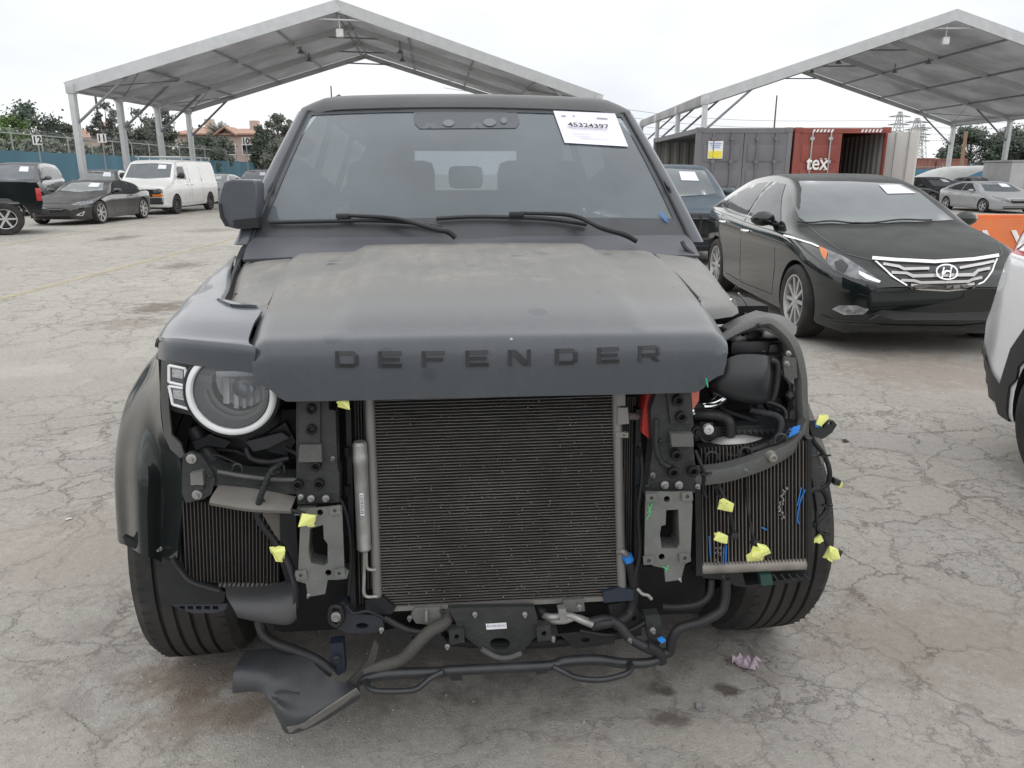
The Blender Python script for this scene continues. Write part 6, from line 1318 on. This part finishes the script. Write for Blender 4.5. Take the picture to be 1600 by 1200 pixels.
for z in (668, 673, 678): tb('hose_band', [(1128, z, -.372), (1152, z, -.372)], .002, Mdk)
b = B(); c = U(1106, 670, -.385); b.lathe([(.001, -.006), (.004, -.006), (.005, -.01), (.012, -.008), (.0125, .004)], c, (0, 1, 0), 22); obj('white_washer', b, mat('nylon_white', (.6, .62, .6), .4), DF, 30)
b = B(); c = U(1089, 674, -.375); b.lathe([(.001, -.01), (.006, -.01), (.008, -.004), (.014, -.004), (.015, .02)], c, (0, 1, 0), 18); obj('rubber_mount', b, Mpl, DF, 30); pl('mount_plate', [(1094, 660), (1114, 660), (1118, 682), (1092, 680)], -.37, .02, M_blk)
b = B(); b.tube([U(1105, 702, -.36), U(1130, 695, -.37), U(1160, 694, -.37), U(1190, 692, -.36)], [.014, .022, .024, .014], 14); b.blob(U(1138, 697, -.375), (.03, .012, .013), 3, .12); obj('throttle_casting', b, Mal2, DF, 50)
tb('loom', [(1086, 706, -.38), (1120, 708, -.39), (1160, 712, -.40), (1190, 700, -.40), (1222, 685, -.40), (1236, 670, -.39)], .008, Mcb)
tb('loom', [(1172, 640, -.36), (1190, 645, -.37), (1212, 650, -.38), (1220, 660, -.39), (1216, 680, -.40), (1200, 694, -.40), (1165, 706, -.41)], .009, Mcb)
tb('loom', [(1170, 636, -.36), (1178, 628, -.35), (1205, 630, -.35), (1225, 640, -.36), (1228, 655, -.37)], .005, Mcb)
for cx, cy in ((1112, 712), (1165, 705), (1220, 684)): tb('hose_clip', [(cx-10, cy+8, -.42), (cx-8, cy-2, -.42), (cx, cy-6, -.42), (cx+8, cy-2, -.42), (cx+10, cy+6, -.42)], .003, Mfr)
rnd = random.Random(11); b = B()
for pts in ([(1108, 468), (1118, 462), (1126, 470)], [(1120, 480), (1140, 478)], [(1126, 466), (1134, 480)], [(1140, 464), (1150, 490)], [(1146, 462), (1152, 488)], [(1122, 488), (1138, 484)], [(1110, 480), (1124, 470)]): b.tube([U(x, y+4, -.12) for x, y in pts], rnd.uniform(.004, .007), 8, st=3)
obj('hinge_hardware', b, M_chr, DF, 40); b = B(); b.box(U(1140, 485, .0), (.16, .15, .05)); obj('hinge_well', b, Mdk, DF, 0)
# right lower tray under the cooler
q = pl('cooler_cradle', [(1098, 893), (1160, 896), (1165, 915), (1175, 914), (1268, 898), (1268, 906), (1180, 918), (1150, 916), (1130, 906), (1098, 903)], -.40, .06, Mpl)
b = B()
for k in range(6): x = 1196+k*12; b.tube([U(x, 897, -.402), U(x+8, 909-k*.8, -.402)], .002, 5, sm=False)
obj('cradle_ribs', b, Mfr, q, 0); pl('green_clip', [(1188, 899), (1206, 898), (1208, 914), (1190, 915)], -.412, .02, mat('clip_teal', (.02, .06, .05), .5))
# wires with taped connectors
def crumple(px, py, y, s, seed, lab=None):
    r_ = random.Random(seed); c = U(px, py, y); bm = bmesh.new(); sc = s/720
    for k in range(15): bm.verts.new((c.x+r_.uniform(-1, 1)*sc*1.05, c.y+r_.uniform(-.6, .6)*sc, c.z+r_.uniform(-1, 1)*sc*.9))
    bmesh.ops.convex_hull(bm, input=bm.verts); bm.verts.index_update(); bm.verts.ensure_lookup_table(); b = B()
    vv = [v for v in bm.verts]; ix = {v: i for i, v in enumerate(vv)}; b.add([v.co.copy() for v in vv], [[ix[v] for v in f.verts] for f in bm.faces]); bm.free()
    for k in range(1): # a folded flap
        a = r_.uniform(0, 6.28); d = V3((math.cos(a), -.2, math.sin(a)))*sc*.95; e = V3((-math.sin(a), .1, math.cos(a)))*sc*.6; b.add([c-e*.8, c+e*.9, c+d*1.15+e*.7, c+d*.9-e*.5], [[0, 1, 2, 3]])
    return obj('yellow_tape', b, Mye, DF, 0, fix=False)
for i, (px, py, y, s) in enumerate(((538, 632, -.50, 11), (480, 811, -.52, 14), (433, 865, -.50, 14), (1133, 790, -.47, 13), (1124, 839, -.47, 12), (1180, 866, -.50, 16), (1194, 858, -.50, 12), (1283, 656, -.36, 11), (1308, 756, -.36, 10), (1280, 841, -.40, 11), (1299, 864, -.42, 15))): crumple(px, py, y, s, i*7+3)
for pts, r in (([(440, 724, -.45), (425, 735, -.47), (415, 755, -.48), (406, 780, -.49), (402, 805, -.49), (412, 825, -.49), (428, 845, -.49), (434, 858, -.49)], .007), ([(404, 775, -.48), (420, 790, -.48), (450, 796, -.49), (475, 802, -.50)], .004), ([(1086, 704, -.44), (1096, 728, -.46), (1100, 745, -.46), (1098, 765, -.45), (1104, 778, -.45)], .0045), ([(1118, 748, -.44), (1128, 770, -.45), (1140, 800, -.46), (1146, 830, -.46)], .005), ([(1112, 748, -.43), (1120, 768, -.44), (1126, 782, -.45)], .003), ([(1166, 738, -.43), (1168, 790, -.44), (1176, 835, -.46), (1184, 858, -.48)], .003), ([(1118, 845, -.46), (1130, 840, -.46), (1146, 838, -.46)], .004), ([(1270, 688, -.36), (1288, 712, -.36), (1296, 735, -.37), (1294, 755, -.37), (1284, 762, -.37)], .006), ([(1264, 768, -.38), (1282, 764, -.37), (1293, 780, -.37), (1290, 800, -.38), (1280, 812, -.39), (1272, 820, -.39)], .007), ([(1272, 820, -.39), (1284, 832, -.40), (1294, 852, -.41)], .006), ([(1276, 800, -.39), (1278, 830, -.40)], .004), ([(524, 600, -.45), (532, 620, -.48)], .003)): tb('wiring_loom', [p for p in pts], r, Mcb)
for px, py, y in ((1199, 864, -.49), (1308, 862, -.41), (1146, 836, -.46), (1180, 848, -.48), (1306, 752, -.36)): b = B(); b.box(U(px, py, y), (.018, .02, .016), bev=.003, rot=(0, .3, 0)); obj('connector', b, M_blk, DF, 30)
# --- small hardware, looms and castings that fill the open front
rnd = random.Random(21)
for pts, r_ in (([(300, 690, -.33), (330, 700, -.34), (372, 706, -.35), (400, 722, -.36)], .006), ([(306, 735, -.38), (330, 712, -.37), (352, 716, -.37), (380, 730, -.39)], .004), ([(446, 700, -.38), (470, 715, -.42), (468, 745, -.44)], .005),
  ([(385, 700, -.36), (392, 716, -.37), (420, 722, -.38), (452, 716, -.38)], .007), ([(520, 660, -.42), (528, 700, -.43), (524, 760, -.43), (540, 800, -.43), (548, 860, -.43), (545, 930, -.42)], .004),
  ([(1000, 690, -.40), (1004, 740, -.41), (998, 800, -.42), (1000, 860, -.42), (992, 900, -.42)], .0045), ([(1088, 660, -.35), (1100, 690, -.36), (1140, 690, -.37)], .005), ([(1110, 610, -.27), (1130, 640, -.30), (1170, 655, -.32), (1200, 668, -.34)], .007),
  ([(600, 965, -.42), (640, 985, -.42), (690, 990, -.43)], .008), ([(905, 985, -.42), (950, 992, -.42), (985, 985, -.41), (1010, 972, -.41)], .007), ([(610, 980, -.30), (700, 1000, -.32), (800, 1006, -.33), (900, 1000, -.32), (1000, 985, -.30)], .014),
  ([(540, 945, -.44), (552, 958, -.44), (575, 955, -.44), (600, 966, -.43)], .004), ([(1240, 700, -.38), (1252, 690, -.37), (1262, 688, -.36)], .006), ([(1206, 630, -.34), (1215, 640, -.35), (1228, 644, -.35)], .004)): tb('wiring_loom', pts, r_, rnd.choice((Mcb, Mho, Mpl)))
for px, py, y, r_ in ((470, 776, -.46, .006), (1090, 760, -.46, .006), (1012, 760, -.46, .005), (640, 966, -.43, .006), (690, 956, -.43, .005), (905, 948, -.43, .006), (596, 984, -.425, .006), (820, 960, -.445, .006), (742, 960, -.445, .006), (984, 1000, -.46, .006), (1020, 985, -.445, .007), (327, 745, -.452, .005), (520, 716, -.46, .005), (1033, 690, -.462, .005), (1020, 742, -.462, .006), (1130, 902, -.42, .005), (1232, 552, -.34, .006), (1186, 508, -.3, .006), (1250, 700, -.34, .006), (414, 756, -.447, .005), (1165, 735, -.46, .005)): bolt(px, py, y, r_, rnd.choice((Mal2, Mfr, Mal)))
for k in range(9):
    pts = ((404, 800, -.49), (412, 760, -.475), (426, 738, -.475), (1100, 740, -.465), (1135, 785, -.465), (1286, 712, -.37), (1290, 790, -.385), (1284, 832, -.41), (1205, 692, -.41))[k]; b = B(); b.lathe([(.010, -.002), (.0105, 0), (.010, .002)], U(*pts), (.2, .1, 1), 12); b.box(U(*pts)+V3((.012, -.004, .002)), (.010, .003, .004)); obj('cable_tie', b, Mpl, DF, 30)
q = pl('lower_casting', [(600, 985), (636, 978), (690, 992), (702, 1008), (668, 1016), (616, 1010)], -.34, .05, Mfr, [circ(650, 997, 7, 10, .5)]); q = pl('lower_casting', [(872, 990), (930, 985), (962, 992), (960, 1006), (900, 1014)], -.34, .05, Mfr, [circ(915, 1000, 7, 10, .5)])
pl('lamp_bracket', [(300, 690), (330, 680), (360, 690), (352, 700), (322, 696), (306, 704)], -.37, .012, Mpl); pl('lamp_bracket', [(384, 690), (440, 676), (452, 684), (420, 700), (396, 706)], -.38, .02, mat('lamp_back_grey', (.028, .03, .036), .4))
pl('inner_rail', [(1090, 690), (1180, 684), (1184, 692), (1092, 698)], -.33, .04, Mal2); pl('side_seal', [(540, 640), (548, 640), (556, 950), (548, 952)], -.40, .03, Mpl); pl('side_seal', [(994, 640), (1002, 640), (998, 930), (990, 930)], -.40, .03, Mpl)
for y0 in (700, 760, 820, 880): pl('seal_clip', [(538, y0), (546, y0), (546, y0+14), (540, y0+16)], -.41, .01, Mdk); pl('seal_clip', [(996, y0), (1004, y0), (1002, y0+14), (997, y0+16)], -.41, .01, Mdk)
# --- wheels
for sx in (-1, 1):
    wheel(DF, sx*.82-.018, .11, .375, .375, .25, sx, R(5), M_adark, 6, .64, tread=True); wheel(DF, sx*.86, 3.05, .41, .41, .26, sx, 0, M_adark, 6, .64)
# --- cabin
Mg = glass('suv_windshield', tint=(.42, .47, .50), diff=.40, dcol=(.235, .28, .31), rough=.02)
WB = [(-.80, .72, 1.21), (.80, .72, 1.21)]
def wsP(u, v): # u -1..1, v 0..1 from base to top
    w = .815+( .672-.815)*v; return V3((u*w, .70+.58*v+.09*u*u-(.035*math.sin(math.pi*v)), 1.165+.498*v-.012*u*u))
b = B(); b.grid([[wsP(-1+2*i/16, j/10) for i in range(17)] for j in range(11)], 1, 1); ws2 = obj('windshield', b, Mg, DF, 60)
M_frit = mat('frit_black', (.022, .025, .029), .3, dust=.3, dcol=(.12, .13, .14))
def ws_patch(name, poly, m, off=-.003, par=ws2):
    """poly in pixels, laid on the windshield"""
    bv = BVHTree.FromPolygons([wsP(-1+2*i/16, j/10) for j in range(11) for i in range(17)], [[j*17+i, j*17+i+1, (j+1)*17+i+1, (j+1)*17+i] for j in range(10) for i in range(16)])
    o0 = MSI@EYE; bb = cast_panel(bv, poly, 14, lambda x, y: (o0, MSI.to_3x3()@ray(x, y)), off); return obj(name, bb, m, par, 60) if bb.v else None
for nm, (u0, u1), (v0, v1) in (('glass_border', (-1, 1), (0, .16)), ('glass_border', (-1, 1), (.965, 1)), ('glass_border', (-1, -.965), (.16, .965)), ('glass_border', (.965, 1), (.16, .965))):
    b = B(); b.grid([[wsP(u0+(u1-u0)*i/24, v0+(v1-v0)*j/10)+V3((0, -.003, .002)) for i in range(25)] for j in range(11)], 1, 1); obj(nm, b, M_frit, ws2, 60)
ws_patch('sensor_housing', [(646, 170), (810, 170), (812, 192), (806, 201), (656, 202), (648, 194)], mat('sensor_black', (.06, .068, .078), .3), .003)
for (cx, cy, r, k) in ((701, 194, 9, .6), (765, 193, 10, .6), (787, 190, 5, 1)): ws_patch('camera_window', circ(cx, cy, r, 14, k), mat('sensor_grey', (.12, .135, .15), .3), .006)
lab = ws_patch('paper_label', [(864, 175), (960, 179), (981, 231), (882, 225)], mat('label_paper', (.72, .71, .80), .75, var=.04), .006)
b0 = U(915, 187, .75); 
def ws_frame(px, py, ang):
    bv = BVHTree.FromPolygons([wsP(-1+2*i/16, j/10) for j in range(11) for i in range(17)], [[j*17+i, j*17+i+1, (j+1)*17+i+1, (j+1)*17+i] for j in range(10) for i in range(16)])
    o0 = MSI@EYE; h = bv.ray_cast(o0, (MSI.to_3x3()@ray(px, py)).normalized())
    if h[0] is None: h = bv.find_nearest(U(px, py, .8))
    nn = h[1]
    if nn.y > 0: nn = -nn
    up = V3((0, 0, 1)); up = (up-nn*up.dot(nn)).normalized(); rt = up.cross(nn); M = Matrix((rt, up, nn)).transposed().to_4x4(); M.translation = h[0]+nn*.0095; return M@Matrix.Rotation(ang, 4, 'Z')
M0 = ws_frame(918, 202, R(-4)); tbx = text_b('45324397', .040, Matrix.Translation(M0.to_3x3()@V3((0, 0, .008)))@M0, .0004, 1.12, bold=.0006); obj('lettering', tbx, M_blk, lab, 0)
for px, py, w_ in ((880, 184, .02), (896, 184, .01), (940, 188, .05)):
    M1 = ws_frame(px, py, R(-4)); b = B(); b.box((0, 0, 0), (w_, .006, .0004), M=M1); obj('printed_block', b, mat('print_grey', (.25, .25, .28), .7), lab, 0)
b = B()
for k, (px, py, w_) in enumerate(((907, 212, .08), (910, 216, .07), (927, 220, .12))): b.box((0, 0, 0), (w_, .0022, .0003), M=ws_frame(px, py, R(-4)))
obj('fine_print', b, mat('print_pale', (.5, .5, .56), .7), lab, 0)
b = B()
for k in range(6): M1 = ws_frame(1032+k*1.5, 336+k*2.4, R(-40)); b.box((0, 0, 0), (.022, .0028, .0005), M=M1)
obj('crayon_mark', b, Mbl, ws2, 0)
# pillars, roof
for sx in (-1, 1):
    b = B(); rows = []
    for j in range(11):
        v = j/10; e = wsP(sx, v); o = sx*(.052-.016*v); rows.append([e+V3((-sx*.004, -.004, 0)), e+V3((o*.45, -.016, 0)), e+V3((o, .0, 0)), e+V3((o*1.15, .07, 0)), e+V3((o*.6, .12, 0))])
    b.grid(rows, 2, 1, .004); obj('windshield_pillar', b, Mp, DF, 50)
    b = B(); b.tube([wsP(sx, j/10)+V3((sx*.002, -.012, 0)) for j in range(11)], .0055, 6, st=1); obj('pillar_trim', b, M_blk, DF)
    b = B(); rows = []
    for y, w0 in ((.80, .79), (1.5, .79), (2.8, .79), (4.1, .78), (4.3, .77)): rows.append([V3((sx*(w0+.005), y, 1.17)), V3((sx*(w0+.06), y, 1.10)), V3((sx*(w0+.085), y, .95)), V3((sx*(w0+.085), y, .6)), V3((sx*(w0+.05), y, .38))])
    b.grid(rows, 3, 3, .02); obj('body_side', b, Mp, DF, 40)
    b = B(); rows = []
    for y in (.95, 1.6, 2.4, 3.3, 4.2): q = 0 if y > 1.3 else 1; rows.append([V3((sx*.845, y, 1.17)), V3((sx*(.735 if not q else .80), y, 1.45 if not q else 1.27)), V3((sx*(.665 if not q else .765), y, 1.66 if not q else 1.35))])
    b.grid(rows, 3, 2, .006); obj('side_window', b, M_win, DF, 60)
    for y in (1.95, 2.9): b = B(); b.tube([(sx*.842, y, 1.17), (sx*.732, y, 1.45), (sx*.665, y, 1.66)], .022, 8); obj('door_pillar', b, Mp, DF)
b = B(); rows = []
for y, z, w, cb in ((1.282, 1.664, .675, .088), (1.290, 1.687, .682, .088), (1.315, 1.705, .682, .085), (1.40, 1.718, .684, .07), (1.6, 1.727, .688, .04), (2.3, 1.733, .692, 0), (3.4, 1.715, .690, 0), (4.26, 1.69, .680, -.03)):
    row = []
    for k in range(-8, 9):
        u = k/8; e = max(0, abs(u)-.80)/.20; row.append(V3((u*w+.018*u*e, y+cb*u*u, z-.012*u*u-.040*e*e)))
    rows.append(row)
b.grid(rows, 2, 4, -.012); obj('roof', b, mat('roof_dust_grey', (.09, .095, .10), .5, dust=.5, dcol=(.17, .168, .16), ds=5), DF, 50)
b = B(); b.tube([V3((u*.675, 1.278+.088*u*u, 1.663-.012*u*u)) for u in [-1+k/6 for k in range(13)]], .008, 6, st=2); obj('roof_seal', b, M_blk, DF)
b = B(); b.plate([(-.85, 4.28, 1.17), (.85, 4.28, 1.17), (.85, 4.28, .45), (-.85, 4.28, .45)], (0, .03, 0)); b.plate([(-.84, 4.27, 1.17), (-.70, 4.24, 1.66), (-.62, 4.24, 1.66), (-.70, 4.27, 1.17)], (0, .04, 0)); b.plate([(.84, 4.27, 1.17), (.70, 4.24, 1.66), (.62, 4.24, 1.66), (.70, 4.27, 1.17)], (0, .04, 0)); obj('tailgate', b, Mp, DF, 0)
b = B(); b.plate([(-.70, 4.27, 1.17), (.70, 4.27, 1.17), (.62, 4.24, 1.60), (-.62, 4.24, 1.60)], (0, .006, 0)); obj('rear_window', b, glass('rear_glass', tint=(.8, .82, .83), diff=.12), DF, 0)
# interior
b = B(); b.box((0, 2.8, 1.665), (1.22, 2.9, .03)); b.box((0, 4.2, 1.62), (1.3, .08, .09)); obj('headliner', b, mat('headliner_grey', (.12, .12, .125), .9), DF, 0)
Mi = mat('interior_dark', (.02, .021, .023), .8)
b = B(); b.box((0, 2.4, .92), (1.6, 3.4, .1)); obj('cabin_floor', b, Mi, DF, 0)
b = B(); b.grid([[V3((-.78, .85, 1.17)), V3((0, .80, 1.20)), V3((.78, .85, 1.17))], [V3((-.78, 1.1, 1.22)), V3((0, 1.05, 1.24)), V3((.78, 1.1, 1.22))], [V3((-.78, 1.2, 1.0)), V3((0, 1.2, 1.0)), V3((.78, 1.2, 1.0))]], 4, 4, .02); obj('dashboard', b, Mi, DF, 60)
for x in (-.38, .38):
    b = B(); b.box((x, 1.95, 1.22), (.44, .14, .50), rot=(R(-12), 0, 0), bev=.06); b.box((x, 1.75, 1.02), (.46, .5, .12), bev=.04); q = obj('front_seat', b, Mi, DF, 40)
    b = B(); b.box((x, 2.02, 1.52), (.24, .10, .16), rot=(R(-8), 0, 0), bev=.04); b.tube([(x-.06, 2.0, 1.4), (x-.06, 2.02, 1.5)], .008, 6, sm=False); b.tube([(x+.06, 2.0, 1.4), (x+.06, 2.02, 1.5)], .008, 6, sm=False); obj('headrest', b, Mi, q, 40)
b = B(); b.box((0, 3.0, 1.12), (1.3, .14, .36), bev=.05); q = obj('rear_bench', b, Mi, DF, 40)
for x in (-.4, .02, .42): b = B(); b.box((x, 3.02, 1.38), (.22, .1, .14), bev=.04); obj('headrest', b, Mi, q, 40)
b = B(); b.lathe([(.17, -.012), (.182, 0), (.17, .012), (.158, 0)], (.38, 1.32, 1.17), (0, -.9, .45), 32, close=True); b.box((.38, 1.32, 1.17), (.3, .02, .05), rot=(R(25), 0, 0)); obj('steering_wheel', b, Mi, DF, 40)
# cowl, wipers
b = B(); b.grid([[V3((-.80, .62, 1.118)), V3((-.4, .60, 1.135)), V3((0, .60, 1.14)), V3((.4, .60, 1.135)), V3((.80, .62, 1.118))], [V3((-.81, .74, 1.155)), V3((-.4, .70, 1.165)), V3((0, .69, 1.168)), V3((.4, .70, 1.165)), V3((.81, .74, 1.155))], [V3((-.80, .80, 1.178)), V3((-.4, .73, 1.182)), V3((0, .715, 1.184)), V3((.4, .73, 1.182)), V3((.80, .80, 1.178))]], 5, 4, .01); obj('cowl_panel', b, mat('cowl_grey', (.06, .064, .078), .45, dust=.25, dcol=(.10, .10, .10)), DF, 60)
def wpx(px, py, lift=.012): M = ws_frame(px, py, 0); return M.translation+(M.to_3x3()@V3((0, 0, 1)))*lift
for i, (bl_, hub, arm_) in enumerate((([(424, 353), (470, 352), (520, 351), (580, 350), (640, 353), (690, 360)], (540, 346), [(548, 347), (620, 353), (680, 358), (700, 362), (712, 372)]), ([(682, 347), (740, 344), (800, 345), (860, 348), (915, 356)], (806, 343), [(812, 343), (890, 348), (940, 356), (975, 366), (995, 377)]))):
    wt = bpy.data.objects.new('wiper', None); C.objects.link(wt); wt.parent = DF
    def P_(x, y, l=.012):
        try: return wpx(x, y, l)
        except Exception: return U(x, y, .68)
    b = B(); b.tube([P_(x, y, .010) for x, y in bl_], .0075, 8, st=4); obj('wiper_blade', b, M_blk, wt)
    b = B(); b.box(P_(hub[0], hub[1], .02), (.055, .024, .018), bev=.006); obj('wiper_hub', b, M_blk, wt, 30)
    b = B(); b.tube([P_(arm_[0][0], arm_[0][1], .026), P_(arm_[1][0], arm_[1][1], .03)]+[U(x, y, .66) for x, y in arm_[2:]], [.007, .008, .0095, .011, .009], 8); obj('wiper_arm', b, Mpl, wt)
# mirror, viewer's left
b = B(); mc = [(345, 296), (350, 284), (362, 280), (396, 281), (401, 288), (402, 345), (396, 357), (370, 358), (352, 354), (343, 340), (340, 318)]
b.plate([U(x, y, .80) for x, y in mc], (0, .12, 0)); mi_ = obj('mirror_housing', b, Mp, DF, 0); md = mi_.modifiers.new('bev', 'BEVEL'); md.width = .018; md.segments = 4; md.limit_method = 'ANGLE'; md.angle_limit = R(50)
for p in mi_.data.polygons: p.use_smooth = True
mi_.data.set_sharp_from_angle(angle=R(60))
pl('mirror_glass', [(348, 292), (398, 292), (398, 350), (350, 350)], .925, .003, M_chr, par=mi_); pl('mirror_foot', [(364, 344), (402, 340), (404, 356), (366, 356)], .79, .1, Mpl, par=mi_)
pl('mirror_edge', [(341, 318), (344, 340), (352, 354), (356, 352), (348, 338), (344, 318)], .79, .02, M_blk, par=mi_)
# right pillar base, loose cable
tb('pillar_cable', [(1066, 378, .68), (1072, 388, .66), (1084, 398, .64)], .008, M_blk)

# --- litter on the ground
def litter(name, label, px, py, s, m, seed, flat=.35):
    r_ = random.Random(seed); c = gnd(px, py); b = B(); n = 7; rows = []
    for i in range(n): rows.append([V3(((i/(n-1)-.5)*s*2+r_.uniform(-.1, .1)*s, (j/(n-1)-.5)*s*1.4+r_.uniform(-.15, .15)*s, max(.004, r_.random()*s*flat))) for j in range(n)])
    b.grid(rows, 2, 2, .001); o = obj(name, b, m, None, 60); o.location = c; o.rotation_euler = (0, 0, r_.uniform(0, 3)); tag(o, label, 'litter'); return o
litter('crumpled_rag', 'crumpled pale pink rag lying on the asphalt right of the wrecked suv front', 1165, 1040, .035, mat('rag_pink', (.50, .40, .46), .9), 4, .9)
litter('dry_leaf', 'small dark dry leaf on the asphalt right of the wrecked suv, by the side bracket', 1320, 690, .02, mat('leaf_brown', (.06, .05, .04), .9), 8, .6)
litter('paper_scrap', 'small grey paper scrap on the asphalt right of the middle oil spots', 1094, 1107, .018, mat('scrap_grey', (.25, .24, .23), .9), 9, .5)
litter('paper_scrap', 'tiny white paper scrap on the asphalt left of the front tyre', 107, 812, .012, mat('scrap_white', (.55, .54, .52), .9), 10, .5)

# loose grit over the near asphalt
rnd = random.Random(77); b = B()
for k in range(3200):
    D = 1.3+rnd.random()**1.3*7; x = (rnd.random()-.5)*D*1.5; s_ = rnd.choice((.0018, .0025, .004))*rnd.uniform(.7, 1.4); a = rnd.uniform(0, 3); c, d = math.cos(a)*s_, math.sin(a)*s_; h = s_*rnd.uniform(.5, 1)
    b.add([(x+c, D+d, 0), (x-d*.8, D+c*.8, 0), (x-c, D-d, 0), (x+d*.9, D-c*.9, 0), (x+c*.2, D+d*.3, h)], [[0, 1, 4], [1, 2, 4], [2, 3, 4], [3, 0, 4]])
tag(obj('loose_grit', b, mat('grit', (.30, .285, .26), .9, var=.6, vs=40), None, 0, fix=False), kind='stuff')
